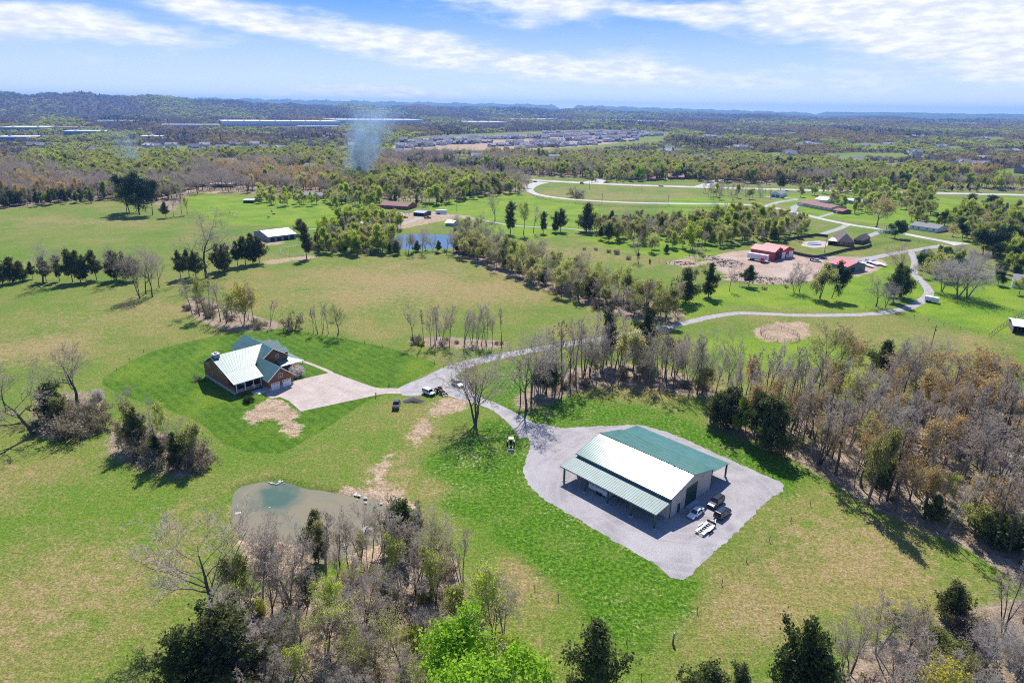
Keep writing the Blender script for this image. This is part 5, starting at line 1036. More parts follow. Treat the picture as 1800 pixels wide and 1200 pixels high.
for a, b_ in ((1595, 272), (1602, 273), (1716, 281), (1730, 281)): far_house(a, b_, 'dark house at the far meadow right of the pines', 'houses at the far meadow')
mb = MB()
for (x, y) in KEEP2: KEEPOUT.append((x, y - 12, 13, 26))
def warehouse(x0, x1, py, dpt, h, label, mt=None, roofm=None):
    a, b_ = P(x0, py), P(x1, py); L = math.dist(a, b_); ang = math.atan2(b_[1] - a[1], b_[0] - a[0]); mb = MB(); o = thing('warehouse', a, ang, label, 'warehouse', None)
    mb.box(0, 0, 0, L, dpt, h)
    for i in range(min(99, int(L / 9))): mb.box(4 + i * 9, -.3, 1.2, 7.5 + i * 9, -.001, 5.0, 1)
    mb.build('wall', [mt or WHITE, SHINGG], o)
    mb = MB(); mb.box(-1, -1, h + .05, L + 1, dpt + 1, h + .8)
    for i in range(max(2, int(L / 60))): mb.box(20 + i * 60, dpt * .3, h + .8, 26 + i * 60, dpt * .3 + 6, h + 3)
    mb.build('roof', FARWH if roofm in (None, WHITEROOF) else roofm, o)
    KEEPOUT.append(((a[0] + b_[0]) / 2 + 0, (a[1] + b_[1]) / 2 - 60, L / 2 + 20, dpt + 190))
GW = mat('grey_blue_wall', (.35, .42, .5), .7); RW = mat('brown_roof_far', (.4, .2, .16), .8)
warehouse(393, 600, 221.5, 200, 17, 'longest white warehouse in the valley'); warehouse(590, 745, 216.5, 220, 15, 'bright white warehouse crossing behind the smoke'); warehouse(822, 892, 219, 160, 12, 'white-roofed warehouse above the subdivision')
warehouse(0, 82, 231, 120, 10, 'blue-walled flat warehouse at the left photo edge', GW); warehouse(112, 186, 237.5, 70, 9, 'blue-grey warehouse with white roof right of the left edge one', GW); warehouse(-10, 62, 248, 60, 8, 'pale flat warehouse nearest of the left ones', GW)
warehouse(80, 172, 229.5, 60, 8, 'red-brown roofed factory between the blue warehouses', WHITE, RW); warehouse(172, 245, 216.5, 80, 9, 'white sheds under the left hill', WHITE, WHITEROOF); warehouse(285, 388, 223, 70, 7, 'thin white-roofed depot left of the longest warehouse')
warehouse(395, 460, 214.5, 60, 9, 'dark red roofed building above the longest warehouse', WHITE, RW); warehouse(525, 600, 226, 50, 7, 'white-roofed hall below the longest warehouse'); warehouse(247, 283, 245.5, 40, 7, 'small white-roofed hall in the left valley')
warehouse(1198, 1258, 210.5, 260, 14, 'brownish far warehouse right of the ridge gap', GW, mat('pinkish_roof', (.5, .42, .42), .7)); warehouse(1300, 1362, 216.5, 130, 10, 'white warehouse low over the right forest'); warehouse(1352, 1402, 211.5, 160, 10, 'farther white warehouse right of the low one'); warehouse(1425, 1466, 212.5, 160, 10, 'easternmost pale warehouse on the plain'); warehouse(1040, 1120, 213.5, 150, 9, 'grey sheds scattered right of the subdivision', GW, SHINGG); warehouse(905, 980, 212, 150, 9, 'pale depot just above the subdivision woods', GW, WHITEROOF); warehouse(1120, 1180, 216, 100, 9, 'pale low hall east of the grey sheds', WHITE, WHITEROOF)

# ------------------------------------------------------------------ vehicles
PAINT = {'white': mat('paint_white_car', (.78, .78, .80), .22, coat=.6, namt=.02), 'black': mat('paint_black_car', (.008, .009, .012), .2, coat=.25, namt=.02), 'grey': mat('paint_grey_car', (.05, .055, .065), .2, coat=.7, namt=.02), 'silver': mat('paint_silver_car', (.5, .52, .55), .25, .5, namt=.02), 'red': mat('paint_red_car', (.5, .03, .03), .25, coat=.5, namt=.02), 'navy': mat('paint_navy_car', (.010, .018, .045), .2, coat=.3, namt=.02)}
CARGL = mat('car_glass', (.012, .016, .024), .05, spec=.9, namt=.0); LAMPR = mat('tail_lamp', (.5, .02, .02), .3); LAMPW = mat('head_lamp', (.8, .8, .78), .2); RIM = mat('wheel_rim', (.5, .5, .52), .35, .7)
def loft(mb, st, mi=0):
    """st: (x, z0, z1, half width low, half width high)"""
    rings = []
    for x, z0, z1, a, b_ in st:
        c = min(.12, (z1 - z0) * .25); rings.append([(x, -a + c * .5, z0), (x, a - c * .5, z0), (x, a, z0 + c), (x, (a + b_) / 2 + .01, (z0 + z1) / 2), (x, b_, z1 - c), (x, b_ - c, z1), (x, -b_ + c, z1), (x, -b_, z1 - c), (x, -(a + b_) / 2 - .01, (z0 + z1) / 2), (x, -a, z0 + c)])
    k = 10; vs = [v for r_ in rings for v in r_]; fs = [(i * k + j, (i + 1) * k + j, (i + 1) * k + (j + 1) % k, i * k + (j + 1) % k) for i in range(len(rings) - 1) for j in range(k)]
    fs += [tuple(range(k)), tuple(range(len(vs) - 1, len(vs) - 1 - k, -1))]; mb.add(vs, fs, mi)
SPEC = {  # length, width, body stations, cabin (x rear base, x rear top, x front top, x front base, belt z, roof z), wheel r, wheelbase
 'sedan': (4.6, 1.8, [(-2.3, .45, .80, .70, .62), (-2.15, .25, .92, .86, .76), (-1.6, .22, .95, .90, .80), (.6, .22, .92, .90, .82), (1.6, .22, .80, .89, .76), (2.15, .25, .68, .82, .66), (2.3, .35, .58, .66, .55)], (-1.75, -1.0, .25, 1.05, .90, 1.40), .33, 2.7),
 'suv': (4.8, 1.9, [(-2.4, .45, 1.0, .80, .78), (-2.3, .32, 1.08, .94, .86), (-1.5, .28, 1.1, .95, .88), (.9, .28, 1.08, .95, .88), (1.8, .28, .98, .94, .84), (2.3, .3, .85, .88, .76), (2.42, .42, .75, .72, .66)], (-2.35, -2.1, .35, 1.15, 1.05, 1.74), .38, 2.8),
 'jeep': (4.4, 1.85, [(-2.1, .5, 1.1, .78, .78), (-2.0, .42, 1.15, .80, .80), (.7, .42, 1.12, .80, .80), (.8, .5, 1.1, .62, .62), (1.9, .5, 1.02, .58, .58), (1.98, .55, .98, .56, .56)], (-2.05, -2.0, .55, .85, 1.1, 1.85), .42, 2.6),
 'pickup': (5.6, 1.95, [(-2.8, .5, 1.02, .90, .90), (-2.7, .4, 1.06, .95, .95), (-.75, .38, 1.08, .96, .96), (.9, .38, 1.08, .96, .90), (1.9, .38, 1.02, .95, .86), (2.65, .4, .92, .92, .80), (2.8, .5, .8, .8, .7)], (-.75, -.6, .75, 1.35, 1.05, 1.78), .40, 3.4)}
def vehicle(name, kind, paint, loc, rz, label, cat='car', group=None):
    L, Wd, stn, cb, wr, wb = SPEC[kind]; t = thing(name, loc, rz, label, cat, group); pm = PAINT[paint]
    mb = MB(); loft(mb, stn)
    if kind == 'jeep':
        for sx in (-1.3, 1.3):
            for sy in (-1, 1): mb.box(sx - .55, sy * .80 - .14, .78, sx + .55, sy * .80 + .14, .86)
    if kind == 'sedan': mb.box(-2.25, -.7, .97, -2.0, .7, 1.0)
    bd = mb.build('body', pm, t, smooth=False)
    if kind == 'pickup': MB().box(-2.66, -.78, 1.07, -.85, .78, 1.095).build('truck_bed', RUBBER, t); mb = MB().box(-2.72, -.95, 1.06, -.82, -.82, 1.18).box(-2.72, .82, 1.06, -.82, .95, 1.18).box(-2.8, -.9, 1.06, -2.69, .9, 1.18).build('bed_rail', pm, t)
    a, b_, c_, d_, zb, zr = cb; hw = Wd / 2 - .10; ht_ = hw - (.16 if kind != 'jeep' else .05); mb = MB()
    vs = [(a, -hw, zb - .05), (a, hw, zb - .05), (d_, hw, zb - .05), (d_, -hw, zb - .05), (b_, -ht_, zr - .06), (b_, ht_, zr - .06), (c_, ht_, zr - .06), (c_, -ht_, zr - .06)]
    mb.add(vs, [(4, 5, 6, 7), (0, 1, 5, 4), (1, 2, 6, 5), (2, 3, 7, 6), (3, 0, 4, 7)]); mb.build('windows', CARGL, t)
    mb = MB(); loft(mb, [(b_ - .03, zr - .075, zr - .01, ht_ + .01, ht_ - .05), (b_ + .12, zr - .075, zr + .03, ht_ + .02, ht_ - .06), (c_ - .1, zr - .075, zr + .03, ht_ + .02, ht_ - .06), (c_ + .03, zr - .075, zr - .02, ht_ + .01, ht_ - .05)])
    for sy in (-1, 1):
        mb.tube((d_ - .02, sy * (hw + .005), zb - .02), (c_, sy * (ht_ + .01), zr - .05), .04, k=4); mb.tube((a + .03, sy * (hw + .005), zb - .02), (b_ + .02, sy * (ht_ + .01), zr - .05), .06, k=4); m_ = (b_ + c_) / 2 - .1; mb.tube((m_, sy * (hw + .005), zb - .02), (m_, sy * (ht_ + .01), zr - .05), .035, k=4)
        if kind in ('suv', 'jeep'): m_ = b_ + .75; mb.tube((m_, sy * (hw + .005), zb - .02), (m_, sy * (ht_ + .01), zr - .05), .035, k=4)
        if kind == 'suv': mb.box(b_ + .2, sy * (ht_ - .12) - .02, zr + .035, c_ - .1, sy * (ht_ - .12) + .02, zr + .08)
    mb.build('roof', pm, t)
    for sx in (-1, 1):
        for sy in (-1, 1):
            w_ = MB().tube((sx * wb / 2, sy * (Wd / 2 - .22), wr), (sx * wb / 2, sy * (Wd / 2 + .01), wr), wr, k=14).build('wheel', RUBBER, t); MB().tube((sx * wb / 2, sy * (Wd / 2 + .012), wr), (sx * wb / 2, sy * (Wd / 2 + .03), wr), wr * .62, k=10).build('rim', RIM, w_)
    for sy in (-1, 1):
        z_ = stn[-2][2] - .12; MB().box(L / 2 - .28, sy * .62 - .14, z_ - .06, L / 2 - .02, sy * .62 + .14, z_ + .07).build('headlight', LAMPW, t)
        MB().box(-L / 2 - .02, sy * .68 - .1, .78, -L / 2 + .12, sy * .68 + .1, .95).build('tail_light', LAMPR, t); MB().box(c_ + .25, sy * (Wd / 2 + .02), zb, c_ + .38, sy * (Wd / 2 + .16), zb + .13).build('mirror', pm, t)
    if kind == 'jeep': MB().tube((-2.12, 0, 1.0), (-2.32, 0, 1.0), .38, k=14).build('spare_wheel', RUBBER, t); MB().box(1.96, -.78, .5, 2.15, .78, .68).build('bumper', RUBBER, t)
    return t
def hd(a, b_): (x0, y0), (x1, y1) = P(*a), P(*b_); return math.atan2(y1 - y0, x1 - x0)
WA = BU + math.pi / 2
vehicle('parked_car', 'sedan', 'white', BL(28.6, 10.6), WA + math.pi, 'white sedan in the barn shade beside the small door', 'car')
vehicle('parked_car', 'suv', 'black', BL(29.6, 17.2), WA + math.pi, 'black crossover with sun glint, nearest the roll-up door', 'car')
vehicle('parked_car', 'suv', 'navy', BL(32.6, 14.6), WA, 'black SUV hitched to the open car trailer', 'car')
vehicle('pickup_truck', 'pickup', 'grey', P(697, 714), R(94), 'dark pickup parked on grass at the end of the gravel', 'pickup')
vehicle('parked_jeep', 'jeep', 'white', P(754, 693), hd((742, 688), (768, 698)), 'boxy white off-roader beside the gravel pile', 'car')
vehicle('parked_car', 'suv', 'silver', P(804, 677), hd((793, 668), (817, 684)), 'silver-white SUV parked where the gravel drive forks', 'car')
for a, b_, p_, k_, l_ in (((941, 320.5), (960, 322), 'navy', 'sedan', 'dark car at the highway junction'), ((1023, 323.5), (1040, 325), 'black', 'suv', 'dark car on the highway by the road island'), ((1162, 328), (1180, 329), 'silver', 'pickup', 'silver pickup on the highway'), ((1548, 336), (1560, 336.4), 'grey', 'sedan', 'dark car on the highway before the brick houses')): vehicle('moving_car', k_, p_, P(*a) + (.11,), hd(a, b_), l_)
for a, b_, p_, k_, l_ in (((1447, 455), (1456, 456), 'grey', 'sedan', 'dark car behind the low red garage'), ((1435, 460), (1442, 461), 'white', 'pickup', 'white pickup at the side of the low red garage'), ((1507, 476), (1514, 475), 'silver', 'sedan', 'silver car in front of the parked flat trailers'), ((1513, 470), (1520, 469), 'white', 'sedan', 'white car between the parked flat trailers'), ((700, 379), (706, 379), 'black', 'suv', 'black vehicle in the clutter before the brown-roofed house'), ((712, 383), (718, 383), 'red', 'sedan', 'red car in the clutter before the brown-roofed house'), ((752, 384), (760, 384), 'grey', 'pickup', 'dark pickup beside the blue-white carport'), ((1376, 349), (1380, 350), 'navy', 'sedan', 'dark blue car beside the small white garage')): vehicle('parked_car', k_, p_, P(*a), hd(a, b_), l_)
# flat car trailer
ct = thing('car_trailer', BL(32.7, 7.6), WA, 'open two-rail car trailer standing behind the black SUV', 'trailer')
mb = MB(); 
for sy in (-1, 1): mb.box(-2.5, sy * .72 - .28, .48, 2.4, sy * .72 + .28, .56)
mb.build('track', mat('trailer_white', (.72, .72, .74), .5), ct)
mb = MB(); mb.box(-2.5, -1.03, .36, -2.42, 1.03, .47); mb.box(2.32, -1.03, .36, 2.4, 1.03, .47)
for i in range(6): mb.box(-1.9 + i * .75, -1.0, .38, -1.82 + i * .75, 1.0, .47)
for sy in (-1, 1): mb.box(-2.4, sy * 1.0 - .04, .36, 2.3, sy * 1.0 + .04, .46); mb.tube((2.4, sy * .8, .42), (3.9, 0, .45), .06, k=4)
mb.tube((3.8, 0, .45), (4.5, 0, .48), .07, k=4); mb.build('frame', STEEL, ct)
MB().box(2.2, -1.0, .57, 2.3, 1.0, .95).build('front_rail', RUBBER, ct)
for sy in (-1, 1):
    MB().box(-1.0, sy * 1.18 - .14, .72, .9, sy * 1.18 + .14, .78).build('fender', PAINT['white'], ct)
    for sx in (-.45, .4): MB().tube((sx, sy * 1.08, .33), (sx, sy * 1.28, .33), .33, k=12).build('wheel', RUBBER, ct)
# livestock trailer under the lean-to
lt = thing('livestock_trailer', BL(10.0, 2.6), BU, 'white slatted livestock trailer parked under the near lean-to', 'trailer')
mb = MB(); mb.box(-3.0, -1.0, .5, 2.6, -.95, 1.5); mb.box(-3.0, .95, .5, 2.6, 1.0, 1.5); mb.box(-3, -.95, .5, -2.95, .95, 2.4); mb.box(2.55, -.95, .5, 2.6, .95, 2.4); mb.box(-3.0, -1.0, 2.42, 2.6, 1.0, 2.5); mb.box(-3, -.95, .42, 2.6, .95, .498)
for z in (1.62, 1.86, 2.10, 2.32): mb.box(-3.0, -1.0, z, 2.6, -.96, z + .1); mb.box(-3.0, .96, z, 2.6, 1.0, z + .1)
for i in range(8): mb.box(-3 + i * .79, -1.02, .5, -2.94 + i * .79, -1.002, 2.42)
mb.build('body', WHITE, lt); mb = MB().tube((2.6, .6, .5), (4.0, 0, .55), .07, k=4).tube((2.6, -.6, .5), (4.0, 0, .55), .07, k=4).build('hitch', STEEL, lt)
for sy in (-1, 1):
    MB().box(-1.0, sy * 1.12 - .1, .76, .9, sy * 1.12 + .1, .82).build('fender', STEEL, lt)
    for sx in (-.45, .4): MB().tube((sx, sy * 1.03, .36), (sx, sy * 1.22, .36), .36, k=12).build('wheel', RUBBER, lt)
# tractor
def tractor(loc, rz, label, body, canopy, loader=True):
    t = thing('tractor', loc, rz, label, 'tractor')
    mb = MB(); loft(mb, [(-.9, .7, 1.15, .32, .28), (.2, .65, 1.2, .34, .30), (1.5, .7, 1.35, .30, .25), (1.65, .75, 1.25, .26, .22)]); mb.build('body', body, t)
    for sy in (-1, 1):
        w_ = MB().tube((-.6, sy * .62, .78), (-.6, sy * 1.0, .78), .78, k=18).build('rear_wheel', RUBBER, t); MB().tube((-.6, sy * 1.005, .78), (-.6, sy * 1.03, .78), .42, k=12).build('rim', LAMPW, w_)
        w_ = MB().tube((1.3, sy * .6, .42), (1.3, sy * .85, .42), .42, k=14).build('front_wheel', RUBBER, t); MB().tube((1.3, sy * .855, .42), (1.3, sy * .88, .42), .24, k=10).build('rim', LAMPW, w_)
        MB().box(-1.15, sy * .8 - .22, 1.58, .1, sy * .8 + .22, 1.64).build('fender', body, t)
    if canopy:
        mb = MB()
        for sx, sy in ((-.95, -.45), (-.95, .45), (.1, -.45), (.1, .45)): mb.tube((sx, sy, 1.1), (sx, sy, 2.35), .03, k=4)
        mb.build('canopy_frame', RUBBER, t); mb = MB(); loft(mb, [(-1.2, 2.35, 2.42, .6, .55), (-1.1, 2.35, 2.5, .68, .6), (.3, 2.35, 2.5, .68, .6), (.4, 2.35, 2.42, .6, .55)]); mb.build('canopy', canopy, t)
    mb = MB(); mb.box(-.7, -.25, 1.16, -.25, .25, 1.25); mb.box(-.8, -.25, 1.25, -.7, .25, 1.7); mb.build('seat', RUBBER, t); MB().tube((.1, 0, 1.2), (.0, 0, 1.5), .2, .22, k=10).build('steering_wheel', RUBBER, t)
    if loader:
        mb = MB()
        for sy in (-1, 1): mb.tube((.2, sy * .45, 1.4), (1.9, sy * .45, 1.0), .07, k=4); mb.tube((1.9, sy * .45, 1.0), (2.5, sy * .45, .45), .07, k=4)
        mb.build('loader_arm', body, t); mb = MB().box(2.4, -.85, .15, 2.46, .85, .8).box(2.46, -.85, .15, 3.0, .85, .21).box(2.46, -.85, .21, 2.9, -.81, .6).box(2.46, .81, .21, 2.9, .85, .6).build('bucket', STEEL, t)
tractor(P(898, 786), R(-90), 'green tractor with a tan canopy on the lush grass by the yard', mat('tractor_green', (.02, .09, .03), .4), mat('canopy_tan', (.65, .5, .3), .6))
tractor(P(773, 690), hd((765, 685), (781, 694)), 'dusty brown loader tractor parked in front of the boxy white off-roader', mat('tractor_brown', (.16, .09, .05), .7), None)
tractor(P(1427, 458), R(60), 'orange machine near the dark privacy fence', mat('machine_orange', (.55, .12, .04), .5), None)
# semi trailer and tractor unit
def box_trailer(loc, rz, L, w, z0, z1, label, truck=False, name='box_trailer', mt=WHITE):
    t = thing(name, loc, rz, label, 'trailer'); mb = MB(); mb.box(-L / 2, -w / 2, z0, L / 2, w / 2, z1)
    for i in range(int(L / .8)): mb.box(-L / 2 + .2 + i * .8, -w / 2 - .03, z0 + .1, -L / 2 + .25 + i * .8, -w / 2 - .002, z1 - .1)
    mb.box(-L / 2 - .02, -w / 2 - .04, z1 + .002, L / 2 + .02, w / 2 + .04, z1 + .06); mb.build('body', mt, t)
    for sx in (-L * .32, -L * .32 + 1.1):
        for sy in (-1, 1): MB().tube((sx, sy * (w / 2 - .3), .45), (sx, sy * (w / 2), .45), .45, k=12).build('wheel', RUBBER, t)
    MB().box(L / 2, -.1, z0, L / 2 + 1.2, .1, z0 + .12).build('hitch', STEEL, t); return t
a_ = P(1319, 456); b_ = P(1344, 460); box_trailer(((a_[0] + b_[0]) / 2, (a_[1] + b_[1]) / 2), hd((1319, 456), (1344, 460)), 11.5, 2.5, 1.1, 3.9, 'white semi trailer parked along the deep red workshop')
sm_ = thing('truck_cab', P(1341, 462), hd((1319, 456), (1344, 460)), 'red and white truck cab at the debris yard', 'truck')
mb = MB(); loft(mb, [(-1.2, .7, 2.9, 1.1, 1.0), (.6, .7, 2.9, 1.15, 1.0), (.9, .7, 2.1, 1.1, 1.0)]); mb.build('body', PAINT['red'], sm_); mb = MB(); loft(mb, [(.9, .7, 1.8, .8, .75), (2.3, .7, 1.6, .75, .7)]); mb.build('hood', WHITE, sm_)
MB().add([(.62, -.95, 2.75), (.62, .95, 2.75), (.92, .95, 2.0), (.92, -.95, 2.0)], [(0, 1, 2, 3)]).build('windshield', CARGL, sm_)
for sx in (-.7, 1.7):
    for sy in (-1, 1): MB().tube((sx, sy * .8, .5), (sx, sy * 1.12, .5), .5, k=12).build('wheel', RUBBER, sm_)
box_trailer(P(1637, 531), hd((1627, 528), (1649, 532)), 5.2, 2.2, .5, 2.5, 'white enclosed trailer standing on grass by the drive bend', name='cargo_trailer')
box_trailer(P(776, 376), hd((763, 375), (790, 376)), 9, 2.5, .6, 3.0, 'white camper trailer on the grass by the gravel turnaround', name='camper_trailer')
def flat_trailer(a, b_, label, mt):
    p, q = P(*a), P(*b_); L = math.dist(p, q); t = thing('flat_trailer', p, hd(a, b_), label, 'trailer', 'flat trailers by the low red garage'); MB().box(0, -1.2, .9, L, 1.2, 1.1).box(0, -1.25, 1.102, .2, 1.25, 1.9).build('deck', mt, t)
    for sy in (-1, 1):
        for sx in (L * .2, L * .2 + 1.1): MB().tube((sx, sy * .9, .42), (sx, sy * 1.2, .42), .42, k=10).build('wheel', RUBBER, t)
flat_trailer((1510, 463), (1534, 471), 'pale flat trailer nearest the low red garage', WHITE); flat_trailer((1523, 461), (1545, 468), 'pale flat trailer between two others by the garage', mat('alu', (.6, .62, .64), .4)); flat_trailer((1535, 462), (1556, 469), 'dark-ended flat trailer farthest from the red garage', WHITE)
# ------------------------------------------------------------------ heaps, rocks, pens, fences, poles
def mound(loc, rx, ry, h, m, name, label, cat, rz=0, seed=1):
    r = random.Random(seed); K = 22; mb = MB(); vs = []; n_ = 7
    for j in range(n_ + 1):
        f = j / n_
        for i in range(K):
            a = 2 * math.pi * i / K; w = 1 + .18 * math.sin(a * 3 + seed) + .1 * math.sin(a * 5 + j); q = 1 - f
            vs.append((rx * q * w * math.cos(a), ry * q * w * math.sin(a), h * (1 - q ** 1.6) * (1 + r.gauss(0, .06)) - .02 * (j == 0)))
    mb.add(vs, [(j * K + i, j * K + (i + 1) % K, (j + 1) * K + (i + 1) % K, (j + 1) * K + i) for j in range(n_) for i in range(K)]); o = mb.build(name, m, smooth=True, loc=loc, rz=rz); tag(o, label, cat); return o
mound(P(727, 704), 3.2, 2.0, .9, mat('dark_gravel', (.10, .085, .09), .95, nscale=5, namt=.5, bump=.5), 'gravel_pile', 'dark gravel pile between pickup and boxy off-roader', 'gravel pile', seed=3)
def debris(px, py, rx, ry, h, n_, label, seed, cols):
    t = thing('debris_heap', P(px, py), 0, label, 'debris heap'); r = random.Random(seed)
    o = mound((0, 0, 0), rx, ry, h * .7, cols[0], 'rubble_base', None, None, seed=seed); o.parent = t
    for ci, m in enumerate(cols):
        mb = MB()
        for i in range(n_ // len(cols)):
            a = r.uniform(0, 6.28); q = r.random() ** .6; x, y = rx * q * math.cos(a) * 1.05, ry * q * math.sin(a) * 1.05; z = h * .7 * (1 - q ** 1.6); s = r.uniform(.15, .6)
            d = Vector((r.gauss(0, 1), r.gauss(0, 1), r.gauss(0, .4))).normalized() * s * r.choice((1, 1, 2.5)); mb.tube(Vector((x, y, z + .1)) - d, Vector((x, y, z + .15)) + d, s * .35, s * .28, r.choice((4, 5)))
        mb.build('rubble', m, t)['kind'] = 'stuff'
RUB = [mat('rubble_tan', (.36, .27, .2), .9, namt=.3), mat('rubble_grey', (.42, .4, .38), .9, namt=.3), mat('rubble_brown', (.17, .11, .08), .9, namt=.3)]
debris(1272, 463, 11, 10, 2.4, 260, 'grey and brown debris heap at the west end of the red yard', 5, RUB); debris(1352, 494, 20, 6, 1.5, 300, 'long rubble bank along the front of the red yard', 6, RUB); debris(1310, 488, 12, 5, 1.8, 160, 'branch and rubble bank left of the long one', 7, RUB); debris(1196, 463, 9, 4, 1.0, 80, 'low brown brush pile on the slope', 8, RUB); debris(1303, 403, 12, 5, 2, 90, 'tan rubble pile in the grove behind the red workshops', 9, RUB); debris(1235, 452, 10, 3, .8, 60, 'scatter of logs west of the workshops', 10, RUB)
debris(455, 1120, 3.2, 2, 1.2, 90, 'tangle of dead branches in the wood below the pond', 11, [WOODG, RUB[2]])
debris(690, 376, 14, 5, 1.4, 120, 'clutter piled before the brown-roofed ranch house', 12, [RUB[1], mat('junk_blue', (.12, .16, .25), .6), RUB[2]])
RR = random.Random(31)
def rock_mesh(seed):
    r = random.Random(seed); mb = MB(); K = 9; vs = [(0, 0, 1)]; 
    for j, (z, q) in enumerate(((.72, .62), (.3, 1.0), (-.2, .95))):
        for i in range(K): a = 2 * math.pi * i / K; w = r.uniform(.75, 1.2); vs.append((q * w * math.cos(a), q * w * math.sin(a) * .75, z * r.uniform(.85, 1.1)))
    fs = [(0, 1 + i, 1 + (i + 1) % K) for i in range(K)]
    for j in range(2): fs += [(1 + j * K + i, 1 + (j + 1) * K + i, 1 + (j + 1) * K + (i + 1) % K, 1 + j * K + (i + 1) % K) for i in range(K)]
    mb.add(vs, fs); return mb.mesh('rock', mat('pale_limestone', (.55, .52, .47), .85, nscale=2, namt=.25, rnd=.12))
RK = [rock_mesh(i) for i in range(4)]
def rock(px, py, s, label, group=None, z=-.5):
    o = bpy.data.objects.new('rock', RK[RR.randrange(4)]); COL.objects.link(o); x, y = P(px, py, z); s *= .62; o.location = (x, y, z); o.scale = (s * RR.uniform(.8, 1.4), s * RR.uniform(.8, 1.3), s * RR.uniform(.35, .6)); o.rotation_euler.z = RR.uniform(0, 6.28); tag(o, label, 'rock', group)
rock(645, 930, 1.7, 'largest white rock, alone in the tan pond water'); rock(419, 902, 1.0, 'pale rock on the west pond bank'); rock(474, 892, .45, 'small rock standing in the teal water')
for i in range(34): rock(RR.uniform(432, 520), RR.uniform(955, 1010), RR.uniform(.3, .9), 'pale rock on the white mud flat of the pond', 'rocks on the pond mud flat')
for i in range(12): rock(RR.uniform(472, 503), RR.uniform(845, 851), RR.uniform(.25, .55), 'pale rock at the teal end of the pond', 'rocks at the teal pond end', -.3)
for i in range(14): rock(RR.uniform(610, 680), RR.uniform(868, 890), RR.uniform(.3, .8), 'pale slab rock where the dirt track meets the pond', 'slab rocks by the dirt track', -.15)
for i in range(8): rock(RR.uniform(560, 640), RR.uniform(955, 968), RR.uniform(.25, .5), 'small rock on the near pond bank', 'rocks on the near pond bank', -.35)
for i in range(10): f = RR.random(); rock(1200 + 150 * f, 1008 - 120 * f + RR.uniform(-2, 5), RR.uniform(.15, .35), 'small pale stone along the south-east edge of the gravel yard', 'stones along the gravel yard edge', 0)
POSTW = mat('rusty_wire', (.12, .10, .08), .8)
FPOST = mat('fence_post', (.16, .13, .10), .9, namt=.3)
def fence(line, sp_, h, label, rails=0, wire=2, board=False, mt=FPOST, pr=.07, closed=False, group=None):
    pts = smooth_loop(PP(line), sp_, False) if len(line) > 2 else [P(*line[0]), P(*line[1])]
    acc_ = [pts[0]]; 
    dense = []
    for a, b_ in zip(pts, pts[1:]):
        k = max(1, int(math.dist(a, b_) / .5))
        for i in range(k): dense.append((a[0] + (b_[0] - a[0]) * i / k, a[1] + (b_[1] - a[1]) * i / k))
    dense.append(pts[-1]); run = 0
    for a, b_ in zip(dense, dense[1:]):
        run += math.dist(a, b_)
        if run >= sp_: acc_.append(b_); run = 0
    if math.dist(acc_[-1], pts[-1]) > sp_ * .4: acc_.append(pts[-1])
    o0 = acc_[0]; t = thing('fence', o0, 0, label, 'fence', group); L_ = [(x - o0[0], y - o0[1]) for x, y in acc_]
    if len(L_) > 98: L_ = L_[:98]
    for x, y in L_: MB().tube((x, y, -.1), (x + TR.uniform(-.03, .03), y, h * TR.uniform(.97, 1.05)), pr, k=5).build('post', mt, t)
    mb = MB()
    for (x0, y0), (x1, y1) in zip(L_, L_[1:]):
        if board:
            dx, dy = x1 - x0, y1 - y0; l = math.hypot(dx, dy) + 1e-6; nx, ny = -dy / l * .03, dx / l * .03
            mb.add([(x0 + nx, y0 + ny, .08), (x1 + nx, y1 + ny, .08), (x1 + nx, y1 + ny, h * .97), (x0 + nx, y0 + ny, h * .97), (x0 - nx, y0 - ny, .08), (x1 - nx, y1 - ny, .08), (x1 - nx, y1 - ny, h * .97), (x0 - nx, y0 - ny, h * .97)], [(0, 1, 2, 3), (7, 6, 5, 4), (3, 2, 6, 7), (0, 4, 5, 1)])
        for k in range(rails): z = h * (k + 1) / (rails + .15); mb.tube((x0, y0, z), (x1, y1, z), .055, k=4, caps=False)
        for k in range(wire): z = h * (k + 1) / (wire + .3); mb.tube((x0, y0, z), (x1, y1, z), .012, k=3, caps=False)
    if mb.f: mb.build('boards' if board else ('rail' if rails else 'wire'), mt if (rails or board) else POSTW, t)
    return t
fence([(1182, 1132), (1245, 1050), (1330, 970), (1424, 888)], 9, 1.2, 'wire fence along the brown field south-east of the gravel yard'); fence([(1183, 1133), (1120, 1200)], 9, 1.2, 'short wire fence running to the bottom edge from the corner post')
fence([(1182, 1132), (1090, 1130), (1000, 1060), (940, 1035)], 7, 1.1, 'old wire fence below the lush grass')
cpo = thing('corner_post', P(1183, 1131), 0, 'pale leaning corner post where the wire fences meet', 'fence post'); MB().tube((0, 0, 0), (.1, .35, 1.9), .16, .14, 8).build('post', mat('pale_post', (.5, .45, .35), .9), cpo)
fence([(1607, 557), (1670, 575), (1738, 592)], 6, 1.3, 'wire fence right of the drive above the far paddock'); fence([(1738, 592), (1760, 575), (1810, 543)], 4, 1.6, 'tall dark fence leading to the right edge shed', rails=2)
fence([(1300, 504), (1340, 508), (1395, 512)], 4, 1.3, 'post fence below the long rubble bank'); fence([(1480, 545), (1530, 540), (1545, 538)], 6, 1.2, 'wire fence on the grass left of the drive bend')
fence([(918, 327), (930, 340), (965, 353), (1050, 362), (1200, 366), (1290, 367)], 7, 1.5, 'long wooden rail fence following the curving road', rails=3, wire=0)
